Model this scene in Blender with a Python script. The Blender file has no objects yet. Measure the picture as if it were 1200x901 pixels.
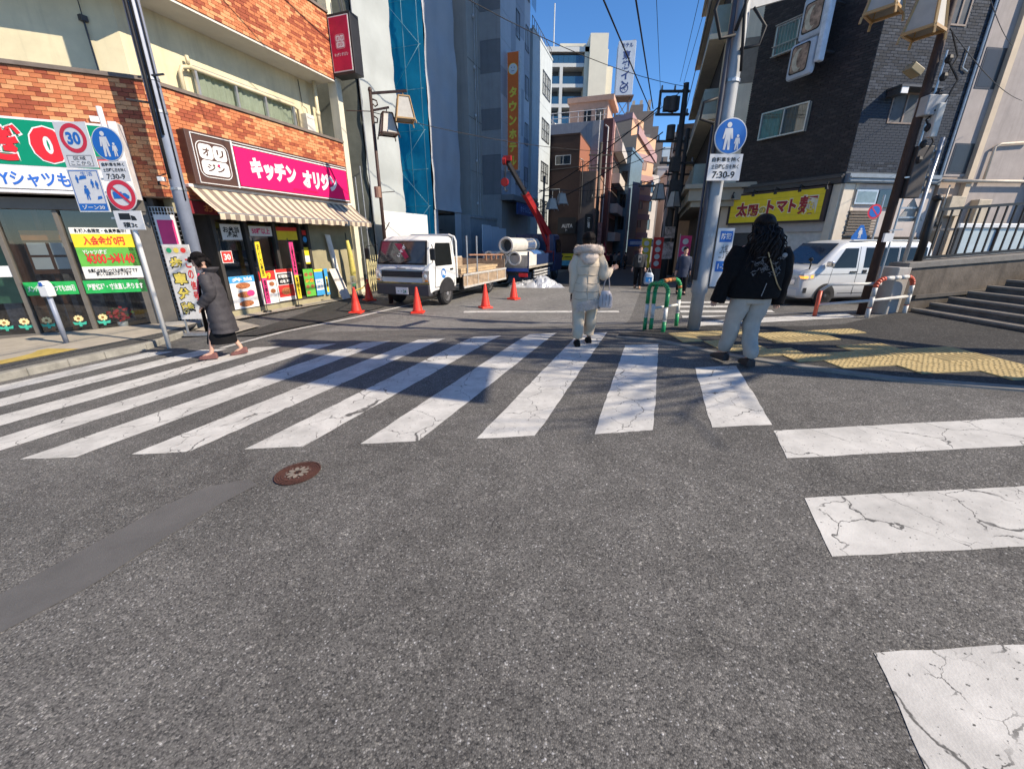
import bpy, bmesh, math, random
from mathutils import Vector, Matrix, noise
random.seed(7)
C = bpy.context.scene.collection
SC = bpy.context.scene
# ---------------------------------------------------------------- camera
PITCH = math.atan(167.5/470)
cam = bpy.data.cameras.new('camera'); CAM = bpy.data.objects.new('camera', cam); C.objects.link(CAM)
cam.sensor_width = 36; cam.lens = 470/1200*36; cam.clip_start = .05; cam.clip_end = 3000
CAM.location = (0, 0, 1.58); CAM.rotation_euler = (math.pi/2-PITCH, 0, 0)
SC.camera = CAM
# ---------------------------------------------------------------- sky and sun
SUN_EL = math.radians(38); SUN_AZ = math.atan2(.92, -.39)      # azimuth measured from +Y towards +X
w = bpy.data.worlds.new('World'); SC.world = w; w.use_nodes = True
nt = w.node_tree; sky = nt.nodes.new('ShaderNodeTexSky'); sky.sky_type = 'NISHITA'; sky.sun_disc = False
sky.sun_elevation = SUN_EL; sky.sun_rotation = SUN_AZ; sky.air_density = 1.0; sky.dust_density = 0; sky.ozone_density = 6; sky.altitude = 1500
bg = nt.nodes['Background']; bg.inputs[1].default_value = .14
hs = nt.nodes.new('ShaderNodeHueSaturation'); hs.inputs['Saturation'].default_value = 1.12
nt.links.new(sky.outputs[0], hs.inputs['Color']); nt.links.new(hs.outputs[0], bg.inputs[0])
sl = bpy.data.lights.new('sun', 'SUN'); sl.energy = 4.9; sl.angle = math.radians(.5); sl.color = (1, .865, .69)
so = bpy.data.objects.new('sun', sl); C.objects.link(so)
SUND = Vector((math.sin(SUN_AZ)*math.cos(SUN_EL), math.cos(SUN_AZ)*math.cos(SUN_EL), math.sin(SUN_EL)))
so.rotation_euler = (-SUND).to_track_quat('-Z', 'Y').to_euler(); so.location = (20, -10, 30)
vs = SC.view_settings; vs.view_transform = 'Standard'; vs.look = 'None'; vs.exposure = .6; vs.gamma = 1
SC.cycles.max_bounces = 6; SC.cycles.transparent_max_bounces = 12
# ---------------------------------------------------------------- materials
_M = {}
def _new(name):
    m = bpy.data.materials.new(name); m.use_nodes = True; return m, m.node_tree, m.node_tree.nodes['Principled BSDF']
def mat(name, rgb, rough=.6, metal=0, var=.18, vs=5, bump=0, bs=60, emit=0, spec=.4, streak=0):
    if name in _M: return _M[name]
    m, t, b = _new(name); N = t.nodes.new; L = t.links.new
    b.inputs['Roughness'].default_value = rough; b.inputs['Metallic'].default_value = metal
    b.inputs['Specular IOR Level'].default_value = spec
    tc = N('ShaderNodeTexCoord')
    n = N('ShaderNodeTexNoise'); n.inputs['Scale'].default_value = vs; n.inputs['Detail'].default_value = 6; n.inputs['Roughness'].default_value = .65
    src = tc.outputs['Object']
    L(src, n.inputs['Vector'])
    mx = N('ShaderNodeMix'); mx.data_type = 'RGBA'
    lo = [c*(1-var) for c in rgb]; hi = [min(1, c*(1+var)) for c in rgb]
    mx.inputs[6].default_value = (*lo, 1); mx.inputs[7].default_value = (*hi, 1)
    mr = N('ShaderNodeMapRange'); mr.inputs[1].default_value = .3; mr.inputs[2].default_value = .7
    L(n.outputs[0], mr.inputs[0]); L(mr.outputs[0], mx.inputs[0])
    out = mx.outputs[2]
    if streak:      # rain streaks and grime
        mp = N('ShaderNodeMapping'); mp.inputs['Scale'].default_value = (3.5, 3.5, .22); L(src, mp.inputs[0])
        n2 = N('ShaderNodeTexNoise'); n2.inputs['Scale'].default_value = 1.3; n2.inputs['Detail'].default_value = 7; n2.inputs['Roughness'].default_value = .7; L(mp.outputs[0], n2.inputs['Vector'])
        r2 = N('ShaderNodeMapRange'); r2.inputs[1].default_value = .5; r2.inputs[2].default_value = .72; L(n2.outputs[0], r2.inputs[0])
        mu = N('ShaderNodeMath'); mu.operation = 'MULTIPLY'; mu.inputs[1].default_value = streak; L(r2.outputs[0], mu.inputs[0])
        m2 = N('ShaderNodeMix'); m2.data_type = 'RGBA'; L(mu.outputs[0], m2.inputs[0]); L(out, m2.inputs[6])
        m2.inputs[7].default_value = (*[c*.42 for c in rgb], 1); out = m2.outputs[2]
    L(out, b.inputs['Base Color'])
    if bump:
        n3 = N('ShaderNodeTexNoise'); n3.inputs['Scale'].default_value = bs; n3.inputs['Detail'].default_value = 4; L(src, n3.inputs['Vector'])
        bp = N('ShaderNodeBump'); bp.inputs['Strength'].default_value = bump; bp.inputs['Distance'].default_value = .01
        L(n3.outputs[0], bp.inputs['Height']); L(bp.outputs[0], b.inputs['Normal'])
    if emit:
        b.inputs['Emission Color'].default_value = (*rgb, 1); b.inputs['Emission Strength'].default_value = emit
    _M[name] = m; return m
def glass(name, tint=(.75, .8, .8), refl=.09, rough=.015):
    if name in _M: return _M[name]
    m = bpy.data.materials.new(name); m.use_nodes = True; t = m.node_tree; t.nodes.clear(); N = t.nodes.new; L = t.links.new
    o = N('ShaderNodeOutputMaterial'); mix = N('ShaderNodeMixShader'); tr = N('ShaderNodeBsdfTransparent'); gl = N('ShaderNodeBsdfGlossy')
    tr.inputs[0].default_value = (*tint, 1); gl.inputs['Roughness'].default_value = rough
    lw = N('ShaderNodeLayerWeight'); lw.inputs[0].default_value = .35
    ad = N('ShaderNodeMath'); ad.operation = 'ADD'; ad.inputs[1].default_value = refl; ad.use_clamp = True
    ml = N('ShaderNodeMath'); ml.operation = 'MULTIPLY'; ml.inputs[1].default_value = .6
    L(lw.outputs['Fresnel'], ml.inputs[0]); L(ml.outputs[0], ad.inputs[0])
    L(ad.outputs[0], mix.inputs[0]); L(tr.outputs[0], mix.inputs[1]); L(gl.outputs[0], mix.inputs[2]); L(mix.outputs[0], o.inputs[0])
    _M[name] = m; return m
def asphalt(name, dark, mid, light, stone=95, patch=.35):
    m, t, b = _new(name); N = t.nodes.new; L = t.links.new
    tc = N('ShaderNodeTexCoord'); P = tc.outputs['Object']
    v = N('ShaderNodeTexVoronoi'); v.inputs['Scale'].default_value = stone; L(P, v.inputs['Vector'])
    sep = N('ShaderNodeSeparateColor'); L(v.outputs['Color'], sep.inputs[0])
    r = N('ShaderNodeValToRGB'); e = r.color_ramp.elements
    e[0].position = 0; e[0].color = (*[dark]*3, 1); e[1].position = 1; e[1].color = (*[light]*3, 1)
    q = e.new(.3); q.color = (mid*.84, mid*.81, mid*.765, 1); q = e.new(.88); q.color = (mid*1.2, mid*1.16, mid*1.09, 1); q = e.new(.97); q.color = (light*.7, light*.67, light*.6, 1)
    L(sep.outputs[0], r.inputs[0])
    # tar between the stones
    dr = N('ShaderNodeMapRange'); dr.inputs[1].default_value = .25; dr.inputs[2].default_value = .75; dr.inputs[3].default_value = 1; dr.inputs[4].default_value = .62; L(v.outputs['Distance'], dr.inputs[0])
    v2 = N('ShaderNodeTexVoronoi'); v2.inputs['Scale'].default_value = stone*.42; L(P, v2.inputs['Vector'])
    s2 = N('ShaderNodeSeparateColor'); L(v2.outputs['Color'], s2.inputs[0])
    p2 = N('ShaderNodeMapRange'); p2.inputs[1].default_value = .9; p2.inputs[2].default_value = 1; p2.inputs[3].default_value = 1; p2.inputs[4].default_value = 1.7; L(s2.outputs[1], p2.inputs[0])
    n = N('ShaderNodeTexNoise'); n.inputs['Scale'].default_value = .55; n.inputs['Detail'].default_value = 9; n.inputs['Roughness'].default_value = .68; L(P, n.inputs['Vector'])
    nr = N('ShaderNodeMapRange'); nr.inputs[1].default_value = .3; nr.inputs[2].default_value = .7; nr.inputs[3].default_value = 1-patch; nr.inputs[4].default_value = 1+patch; L(n.outputs[0], nr.inputs[0])
    n4 = N('ShaderNodeTexNoise'); n4.inputs['Scale'].default_value = 5.5; n4.inputs['Detail'].default_value = 5; L(P, n4.inputs['Vector'])
    r4 = N('ShaderNodeMapRange'); r4.inputs[1].default_value = .3; r4.inputs[2].default_value = .7; r4.inputs[3].default_value = .86; r4.inputs[4].default_value = 1.14; L(n4.outputs[0], r4.inputs[0])
    def mul(a, c):
        k = N('ShaderNodeMath'); k.operation = 'MULTIPLY'; L(a, k.inputs[0]); L(c, k.inputs[1]); return k.outputs[0]
    f = mul(mul(dr.outputs[0], nr.outputs[0]), mul(r4.outputs[0], p2.outputs[0]))
    # hairline cracks in the surface
    dn = N('ShaderNodeTexNoise'); dn.inputs['Scale'].default_value = 1.8; dn.inputs['Detail'].default_value = 4; L(P, dn.inputs['Vector'])
    av = N('ShaderNodeVectorMath'); av.operation = 'MULTIPLY_ADD'; av.inputs[1].default_value = (.9, .9, 0); L(dn.outputs['Color'], av.inputs[0]); L(P, av.inputs[2])
    ve = N('ShaderNodeTexVoronoi'); ve.feature = 'DISTANCE_TO_EDGE'; ve.inputs['Scale'].default_value = .42; L(av.outputs[0], ve.inputs['Vector'])
    ce = N('ShaderNodeMapRange'); ce.inputs[1].default_value = 0; ce.inputs[2].default_value = .006; ce.inputs[3].default_value = .82; ce.inputs[4].default_value = 1; L(ve.outputs['Distance'], ce.inputs[0])
    f = mul(f, ce.outputs[0])
    vm = N('ShaderNodeVectorMath'); vm.operation = 'SCALE'; L(r.outputs[0], vm.inputs[0]); L(f, vm.inputs['Scale'])
    L(vm.outputs[0], b.inputs['Base Color']); b.inputs['Roughness'].default_value = .82; b.inputs['Specular IOR Level'].default_value = .35
    bp = N('ShaderNodeBump'); bp.inputs['Strength'].default_value = .4; bp.inputs['Distance'].default_value = .004; bp.invert = True
    L(v.outputs['Distance'], bp.inputs['Height']); L(bp.outputs[0], b.inputs['Normal'])
    _M[name] = m; return m
def paint(name, rgb):
    m, t, b = _new(name); N = t.nodes.new; L = t.links.new
    P = N('ShaderNodeTexCoord').outputs['Object']
    dn = N('ShaderNodeTexNoise'); dn.inputs['Scale'].default_value = 6; dn.inputs['Detail'].default_value = 5; L(P, dn.inputs['Vector'])
    av = N('ShaderNodeVectorMath'); av.operation = 'MULTIPLY_ADD'; av.inputs[1].default_value = (.22, .22, 0); L(dn.outputs['Color'], av.inputs[0]); L(P, av.inputs[2])
    def crack(sc, wd):
        ve = N('ShaderNodeTexVoronoi'); ve.feature = 'DISTANCE_TO_EDGE'; ve.inputs['Scale'].default_value = sc; L(av.outputs[0], ve.inputs['Vector'])
        c = N('ShaderNodeMapRange'); c.inputs[1].default_value = wd*.4; c.inputs[2].default_value = wd; L(ve.outputs['Distance'], c.inputs[0]); return c.outputs[0]
    mk = N('ShaderNodeTexNoise'); mk.inputs['Scale'].default_value = 1.7; mk.inputs['Detail'].default_value = 3; L(P, mk.inputs['Vector'])
    mr = N('ShaderNodeMapRange'); mr.inputs[1].default_value = .33; mr.inputs[2].default_value = .39; L(mk.outputs[0], mr.inputs[0])
    c1 = crack(2.3, .010); c2 = crack(7, .014)
    mx = N('ShaderNodeMath'); mx.operation = 'MAXIMUM'; L(mr.outputs[0], mx.inputs[0]); L(c2, mx.inputs[1])
    mk2 = N('ShaderNodeMapRange'); mk2.inputs[1].default_value = .47; mk2.inputs[2].default_value = .41; L(mk.outputs[0], mk2.inputs[0])
    mx2 = N('ShaderNodeMath'); mx2.operation = 'MAXIMUM'; L(mk2.outputs[0], mx2.inputs[0]); L(c1, mx2.inputs[1])
    al = N('ShaderNodeMath'); al.operation = 'MULTIPLY'; L(mx.outputs[0], al.inputs[0]); L(mx2.outputs[0], al.inputs[1])
    # small worn-through spots
    wn = N('ShaderNodeTexNoise'); wn.inputs['Scale'].default_value = 55; wn.inputs['Detail'].default_value = 3; L(P, wn.inputs['Vector'])
    wr = N('ShaderNodeMapRange'); wr.inputs[1].default_value = .29; wr.inputs[2].default_value = .33; L(wn.outputs[0], wr.inputs[0])
    a2 = N('ShaderNodeMath'); a2.operation = 'MULTIPLY'; L(al.outputs[0], a2.inputs[0]); L(wr.outputs[0], a2.inputs[1])
    g = N('ShaderNodeTexNoise'); g.inputs['Scale'].default_value = 3; g.inputs['Detail'].default_value = 9; g.inputs['Roughness'].default_value = .7; L(P, g.inputs['Vector'])
    gm = N('ShaderNodeMix'); gm.data_type = 'RGBA'; gm.inputs[6].default_value = (*[c*.72 for c in rgb], 1); gm.inputs[7].default_value = (*[c*1.13 for c in rgb], 1)
    gr = N('ShaderNodeMapRange'); gr.inputs[1].default_value = .3; gr.inputs[2].default_value = .65; L(g.outputs[0], gr.inputs[0]); L(gr.outputs[0], gm.inputs[0])
    fm = N('ShaderNodeMix'); fm.data_type = 'RGBA'; fm.inputs[6].default_value = (.1, .098, .093, 1); L(gm.outputs[2], fm.inputs[7]); L(a2.outputs[0], fm.inputs[0])
    L(fm.outputs[2], b.inputs['Base Color']); b.inputs['Roughness'].default_value = .7
    vo = N('ShaderNodeTexVoronoi'); vo.inputs['Scale'].default_value = 110; L(P, vo.inputs['Vector'])
    bp = N('ShaderNodeBump'); bp.inputs['Strength'].default_value = .16; bp.inputs['Distance'].default_value = .003; L(vo.outputs['Distance'], bp.inputs['Height']); L(bp.outputs[0], b.inputs['Normal'])
    _M[name] = m; return m
# ---------------------------------------------------------------- mesh helpers
SPLIT = {'steel_frame', 'post', 'meter_box', 'spot_lamp', 'switch_box', 'transformer', 'chimney', 'stake', 'wall_lamp', 'strap', 'band', 'clamp', 'rail', 'insulator', 'grille_bar', 'wiper', 'door_handle', 'scaffold_pole', 'lumber', 'wheel_arch', 'bracket', 'garment_rack', 'menu_board', 'interior_post', 'louvre_vent', 'sign_lamp', 'pipe', 'drain_pipe', 'ground_floor_post', 'crossarm', 'side_guard', 'balcony_slab', 'triangle_back'}
def V(*a): return Vector(a)
class MB:
    def __init__(s): s.v = []; s.f = []; s.m = []
    def add(s, vs, fs, m=0):
        o = len(s.v); s.v += [tuple(p) for p in vs]; s.f += [tuple(i+o for i in f) for f in fs]; s.m += [m]*len(fs); return s
    def box(s, x0, x1, y0, y1, z0, z1, m=0):
        return s.add([(x0,y0,z0),(x1,y0,z0),(x1,y1,z0),(x0,y1,z0),(x0,y0,z1),(x1,y0,z1),(x1,y1,z1),(x0,y1,z1)],
                     [(0,3,2,1),(4,5,6,7),(0,1,5,4),(1,2,6,5),(2,3,7,6),(3,0,4,7)], m)
    def obox(s, c, sz, mtx=None, m=0):
        b = MB(); b.box(-sz[0]/2, sz[0]/2, -sz[1]/2, sz[1]/2, -sz[2]/2, sz[2]/2)
        M_ = mtx or Matrix.Identity(3)
        return s.add([M_ @ V(*p) + V(*c) for p in b.v], b.f, m)
    def bar(s, p0, p1, w, h, m=0):       # square bar between two points
        p0, p1 = V(*p0), V(*p1); d = p1-p0; q = d.to_track_quat('Y', 'Z').to_matrix()
        return s.obox((p0+p1)/2, (w, d.length, h), q, m)
    def quad(s, a, b, c, d, m=0): return s.add([a, b, c, d], [(0,1,2,3)], m)
    def cyl(s, p0, p1, r0, r1=None, n=10, m=0, cap=1): return s.tube([p0, p1], [r0, r0 if r1 is None else r1], n, m, cap)
    def tube(s, pts, r, n=8, m=0, cap=1, sq=1):
        pts = [V(*p) for p in pts]; k = len(pts)
        if not hasattr(r, '__len__'): r = [r]*k
        t0 = (pts[1]-pts[0]).normalized(); a = t0.orthogonal().normalized(); rings = []
        for i in range(k):
            t = (pts[min(i+1, k-1)]-pts[max(i-1, 0)]).normalized()
            a = (a-t*a.dot(t)).normalized(); bb = t.cross(a)
            rings.append([pts[i]+(a*math.cos(2*math.pi*j/n)+bb*math.sin(2*math.pi*j/n)*sq)*r[i] for j in range(n)])
        return s.loft(rings, m, cap)
    def loft(s, rings, m=0, cap=1):
        n = len(rings[0]); vs = [p for r in rings for p in r]; fs = []
        for i in range(len(rings)-1):
            for j in range(n): fs.append((i*n+j, i*n+(j+1) % n, (i+1)*n+(j+1) % n, (i+1)*n+j))
        if cap: fs.append(tuple(range(n-1, -1, -1))); fs.append(tuple((len(rings)-1)*n+j for j in range(n)))
        return s.add(vs, fs, m)
    def prism(s, poly, ax, a, b, m=0):
        f = {'y': lambda p, t: (p[0], t, p[1]), 'z': lambda p, t: (p[0], p[1], t), 'x': lambda p, t: (t, p[0], p[1])}[ax]
        return s.loft([[f(p, a) for p in poly], [f(p, b) for p in poly]], m)
    def disc(s, cx, cz, r, y, n=24, m=0, rz=None):
        return s.add([(cx+r*math.cos(2*math.pi*i/n), y, cz+(rz or r)*math.sin(2*math.pi*i/n)) for i in range(n)], [tuple(range(n))], m)
    def ring(s, cx, cz, r0, r1, y, n=24, m=0):
        vs = []; fs = []
        for i in range(n):
            c, d = math.cos(2*math.pi*i/n), math.sin(2*math.pi*i/n); vs += [(cx+r0*c, y, cz+r0*d), (cx+r1*c, y, cz+r1*d)]
            j = (i+1) % n; fs.append((2*i, 2*i+1, 2*j+1, 2*j))
        return s.add(vs, fs, m)
    def ell(s, c, r, n=12, k=8, m=0):
        rings = []
        for i in range(k+1):
            a = math.pi*(i/k)*.98+.03; rings.append([(c[0]+r[0]*math.sin(a)*math.cos(2*math.pi*j/n), c[1]+r[1]*math.sin(a)*math.sin(2*math.pi*j/n), c[2]-r[2]*math.cos(a)) for j in range(n)])
        return s.loft(rings, m)
    def xf(s, fn): s.v = [tuple(fn(V(*p))) for p in s.v]; return s
    def parts(s):
        p = list(range(len(s.v)))
        def fd(i):
            while p[i] != i: p[i] = p[p[i]]; i = p[i]
            return i
        for f in s.f:
            for i in f[1:]: p[fd(i)] = fd(f[0])
        out = {}
        for f, m in zip(s.f, s.m): out.setdefault(fd(f[0]), []).append((f, m))
        res = []
        for fs in out.values():
            b = MB(); ix = {}
            for f, m in fs:
                for i in f:
                    if i not in ix: ix[i] = len(b.v); b.v.append(s.v[i])
                b.f.append(tuple(ix[i] for i in f)); b.m.append(m)
            res.append(b)
        return res
    def build(s, name, mats, parent=None, smooth=False, bevel=0, label=None, loc=None, rot=None, stuff=False):
        if name in SPLIT and not stuff:
            q = s.parts()
            if len(q) > 1: return [b.build(name, mats, parent, smooth, bevel, label, loc, rot) for b in q][-1]
        me = bpy.data.meshes.new(name); me.from_pydata(s.v, [], s.f)
        if not isinstance(mats, (list, tuple)): mats = [mats]
        for x in mats: me.materials.append(x)
        if len(mats) > 1: me.polygons.foreach_set('material_index', s.m)
        if smooth: me.polygons.foreach_set('use_smooth', [True]*len(me.polygons))
        o = bpy.data.objects.new(name, me); C.objects.link(o)
        if parent: o.parent = parent
        if loc: o.location = loc
        if rot: o.rotation_euler = rot
        if bevel:
            bv = o.modifiers.new('bevel', 'BEVEL'); bv.width = bevel; bv.segments = 2; bv.limit_method = 'ANGLE'; bv.angle_limit = math.radians(40)
        if label: o['label'] = label
        if stuff: o['kind'] = 'stuff'
        return o
def tag(o, label, cat, group=None):
    o['label'] = label; o['category'] = cat
    if group: o['group'] = group
    return o
def thing(name, label, cat, loc=(0,0,0), rz=0, group=None):
    o = bpy.data.objects.new(name, None); C.objects.link(o); o.location = loc; o.rotation_euler = (0, 0, rz); o.empty_display_size = .2
    return tag(o, label, cat, group)
def struct(o): o['kind'] = 'structure'; return o
def dup(o, parent=None):
    c = o.copy(); C.objects.link(c)
    if parent: c.parent = parent
    for ch in o.children: dup(ch, c)
    return c
def inst(me, name, parent, loc, rot=None, scale=None):
    o = bpy.data.objects.new(name, me); C.objects.link(o); o.parent = parent; o.location = loc
    if rot is not None: o.rotation_euler = rot
    if scale: o.scale = scale
    return o
_T = {}
def _txt(s, bold):
    if (s, bold) not in _T:
        cu = bpy.data.curves.new('t', 'FONT'); cu.body = s; cu.align_x = 'CENTER'; cu.offset = bold; cu.resolution_u = 3; cu.space_line = .78
        o = bpy.data.objects.new('t', cu); me = bpy.data.meshes.new_from_object(o)
        vs = [(v.co.x, v.co.y) for v in me.vertices]; fs = [tuple(p.vertices) for p in me.polygons]
        x0 = min(v[0] for v in vs); x1 = max(v[0] for v in vs); y0 = min(v[1] for v in vs); y1 = max(v[1] for v in vs)
        _T[(s, bold)] = ([((x-x0)/(x1-x0), (y-y0)/(y1-y0)) for x, y in vs], fs)
        bpy.data.objects.remove(o); bpy.data.curves.remove(cu); bpy.data.meshes.remove(me)
    return _T[(s, bold)]
def text(mb, s, x0, x1, z0, z1, y, m=0, bold=.012, vert=False):
    """flat lettering laid into a mesh, filling the box x0..x1, z0..z1 and facing -Y"""
    if vert: s = '\n'.join(s)
    vs, fs = _txt(s, bold)
    return mb.add([(x0+a*(x1-x0), y, z0+b*(z1-z0)) for a, b in vs], fs, m)
def off2(A, K, B, r):      # inward offset of the two-segment wall line A-K-B (interior on the left of A->B)
    A, K, B = V(*A), V(*K), V(*B); d1 = (K-A).normalized(); d2 = (B-K).normalized()
    n1 = V(-d1.y, d1.x); n2 = V(-d2.y, d2.x); p1 = K+n1*r; p2 = K+n2*r
    den = d1.x*d2.y-d1.y*d2.x; t = ((p2-p1).x*d2.y-(p2-p1).y*d2.x)/den
    return A+n1*r, p1+d1*t, B+n2*r
# common materials
WHITE = mat('white_coat_paint', (.74,.74,.72), .4, var=.06); BLACK = mat('black_paint', (.012,.012,.013), .45); DGREY = mat('dark_grey_metal', (.06,.062,.066), .45, .3)
STEEL = mat('galvanised_steel', (.42,.43,.44), .42, .75, .15, 9); ALU = mat('aluminium_frame', (.5,.5,.5), .35, .7, .08)
DARKGLASS = mat('dark_window_glass', (.018,.024,.03), .04, 0, .3, 2, spec=.8); CONC = mat('concrete', (.33,.32,.3), .85, 0, .2, 3, .3, 40, streak=.5)
PGLASS = glass('shop_glass'); RUBBER = mat('tyre_rubber', (.018,.018,.019), .8); RED = mat('sign_red', (.62,.02,.03), .45, var=.05)
SBLUE = mat('sign_blue', (.02,.11,.42), .4, var=.05); SWHITE = mat('sign_white', (.72,.72,.71), .4, var=.05); SIGNBACK = mat('sign_back_grey', (.34,.33,.31), .5, .3, .12)
YEL = mat('yellow_plastic', (.75,.58,.03), .5, var=.08); GREEN = mat('sign_green', (.02,.3,.1), .45, var=.06); DARKIN = mat('dark_interior', (.03,.028,.026), .9)
CREAM = mat('cream_render', (.62,.56,.38), .8, 0, .1, 2, .15, 90, streak=.3); CURTAIN = mat('pale_curtain', (.5,.52,.4), .9, 0, .12, 3)
CABLE = mat('cable_black', (.014,.014,.016), .6); SKIN = mat('skin', (.55,.33,.24), .55, 0, .06, 8)
# a window: frame mesh with pane (and curtain) as its sub-parts; faces -Y at depth y
def window(parent, x0, x1, z0, z1, y, fm=None, gm=None, mull=(.5,), trans=(), fw=.05, curtain=None, rec=.06, name='window', fd=.05):
    fm = fm or ALU; gm = gm or DARKGLASS
    b = MB()
    b.box(x0, x1, y-fd*.5, y+fd, z0, z0+fw); b.box(x0, x1, y-fd*.5, y+fd, z1-fw, z1); b.box(x0, x0+fw, y-fd*.5, y+fd, z0+fw, z1-fw); b.box(x1-fw, x1, y-fd*.5, y+fd, z0+fw, z1-fw)
    for q in mull: xm = x0+(x1-x0)*q; b.box(xm-fw*.4, xm+fw*.4, y-fd*.4, y+fd, z0+fw, z1-fw)
    for q in trans: zm = z0+(z1-z0)*q; b.box(x0+fw, x1-fw, y-fd*.3, y+fd*.9, zm-fw*.35, zm+fw*.35)
    f = b.build(name, fm, parent)
    MB().quad((x0+fw,y+fd*.4,z0+fw),(x1-fw,y+fd*.4,z0+fw),(x1-fw,y+fd*.4,z1-fw),(x0+fw,y+fd*.4,z1-fw)).build('pane', gm, f)
    if curtain:
        cb = MB(); n = max(6, int((x1-x0)/.05)); yc = y+fd+.06
        pts = [(x0+(x1-x0)*i/n, yc+.02*math.sin(i*1.9)+.01*math.sin(i*.7)) for i in range(n+1)]
        for i in range(n): cb.quad((*pts[i], z0), (*pts[i+1], z0), (*pts[i+1], z1), (*pts[i], z1))
        cb.build('curtain', curtain, f)
    return f
# ---------------------------------------------------------------- ground
def ss(a, b, x):
    t = min(1, max(0, (x-a)/(b-a))); return t*t*(3-2*t)
def zg(x, y):
    q = 1-ss(6.5+.8*ss(2.5, 4, x), 11, y)
    return .052*max(-14, min(14, x))*q+(-.36-.03*max(0, min(70, y-18)))*(1-q)
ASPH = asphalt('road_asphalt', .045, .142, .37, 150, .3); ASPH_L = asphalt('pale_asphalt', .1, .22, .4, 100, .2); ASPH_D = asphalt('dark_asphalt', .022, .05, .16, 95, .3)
PAINT = paint('road_paint', (.53,.52,.49))
xs = [-600,-250,-90,-60,-40,-28,-20]+[-14+i*.25 for i in range(113)]+[20,28,40,60,90,250,600]
ys = [-600,-200,-80,-40,-20,-10,-5,-2]+[i*.25 for i in range(89)]+[24,26,28,31,34,38,42,48,55,65,75,88,110,150,300,900]
b = MB(); nx = len(xs)
b.add([(x, y, zg(x, y)) for y in ys for x in xs], [(j*nx+i, j*nx+i+1, (j+1)*nx+i+1, (j+1)*nx+i) for j in range(len(ys)-1) for i in range(nx-1)])
struct(b.build('ground', ASPH, smooth=True))
def sheet(name, q, m, dz=.005, st=.3, z=zg, jag=0):
    """flat sheet over the quad q (near-left, near-right, far-right, far-left), draped on the ground"""
    q = [V(*p) for p in q]; lu = max((q[1]-q[0]).length, (q[2]-q[3]).length); lv = max((q[3]-q[0]).length, (q[2]-q[1]).length)
    nu = max(1, math.ceil(lu/st)); nv = max(1, math.ceil(lv/st)); vs = []
    for j in range(nv+1):
        for i in range(nu+1):
            a, c = i/nu, j/nv; p = (q[0]*(1-a)+q[1]*a)*(1-c)+(q[3]*(1-a)+q[2]*a)*c
            if jag and (i in (0, nu) or j in (0, nv)): p = p+V(random.uniform(-jag, jag), random.uniform(-jag, jag))
            vs.append((p.x, p.y, z(p.x, p.y)+dz))
    k = nu+1
    return MB().add(vs, [(j*k+i, j*k+i+1, (j+1)*k+i+1, (j+1)*k+i) for j in range(nv) for i in range(nu)]).build(name, m, smooth=True)
# paler resurfaced part of the side street
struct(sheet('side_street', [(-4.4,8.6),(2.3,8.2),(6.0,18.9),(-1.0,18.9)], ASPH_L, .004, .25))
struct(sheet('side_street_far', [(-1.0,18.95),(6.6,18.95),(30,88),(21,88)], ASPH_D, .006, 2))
# zebra in front: the stripes run along the side street
for k in range(-9, 3):
    x0 = -.31+k*1.005; far = {1: 5.93, 2: 4.72, 0: 6.95}.get(k, 7.15); near = 3.08; skew = {0: .385, 1: .36, 2: .335}.get(k, .4)
    dx = (far-near)*skew
    struct(sheet('crosswalk_stripe', [(x0, near+random.uniform(-.02,.02)), (x0+.51, near+.01), (x0+.5+dx, far), (x0+dx, far+random.uniform(-.03,.03))], PAINT, .003, .12, jag=.006))
# zebra on the right: stripes along the main road
for y0, y1, xa, xb in ((-.3,.16,.8,1.0),(.66,1.12,1.22,1.41),(1.61,2.09,1.61,1.8),(2.55,2.98,1.99,2.15)):
    struct(sheet('crosswalk_stripe', [(xa,y0),(xa+4.2,y0+.07),(xb+4.2,y1+.07),(xb,y1)], PAINT, .0025, .12, jag=.004))
# zebra across the right-hand street, beyond the corner
for i in range(8):
    y0 = 7.0+i*.92; xo = 3.3+.34*(y0-7)
    struct(sheet('crosswalk_stripe', [(xo,y0),(xo+2.75,y0+.04),(xo+2.9,y0+.46),(xo+.15,y0+.42)], PAINT, .008, .15, jag=.008))
struct(sheet('stop_line', [(-1.4,11.55),(3.1,11.6),(3.15,11.9),(-1.4,11.85)], PAINT, .012, .15, jag=.008))
for (x0,y0),(x1,y1) in (((-5.42,7.2),(-5.12,8.7)),((-5.12,8.7),(-3.7,12.3)),((-3.7,12.3),(-1.5,18.2))):
    struct(sheet('edge_line', [(x0,y0),(x0+.13,y0),(x1+.13,y1),(x1,y1)], PAINT, .012, .15, jag=.006))
# asphalt repair strip
pe = [((-2.64,1.60),(-2.36,1.36)),((-2.52,1.92),(-2.2,1.62)),((-2.38,2.3),(-2.1,1.95)),((-2.24,2.52),(-1.98,2.3)),((-1.98,2.6),(-1.86,2.52))]
for i in range(4):
    struct(sheet('asphalt_patch', [pe[i][0], pe[i][1], pe[i+1][1], pe[i+1][0]], mat('smooth_repair_asphalt', (.108,.105,.102), .75, 0, .15, 3, .25, 180), .0035, .1))
struct(sheet('asphalt_patch', [(-3.6,.1),(-3.1,-.1),(-2.36,1.36),(-2.64,1.6)], _M['smooth_repair_asphalt'], .0035, .1))
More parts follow.
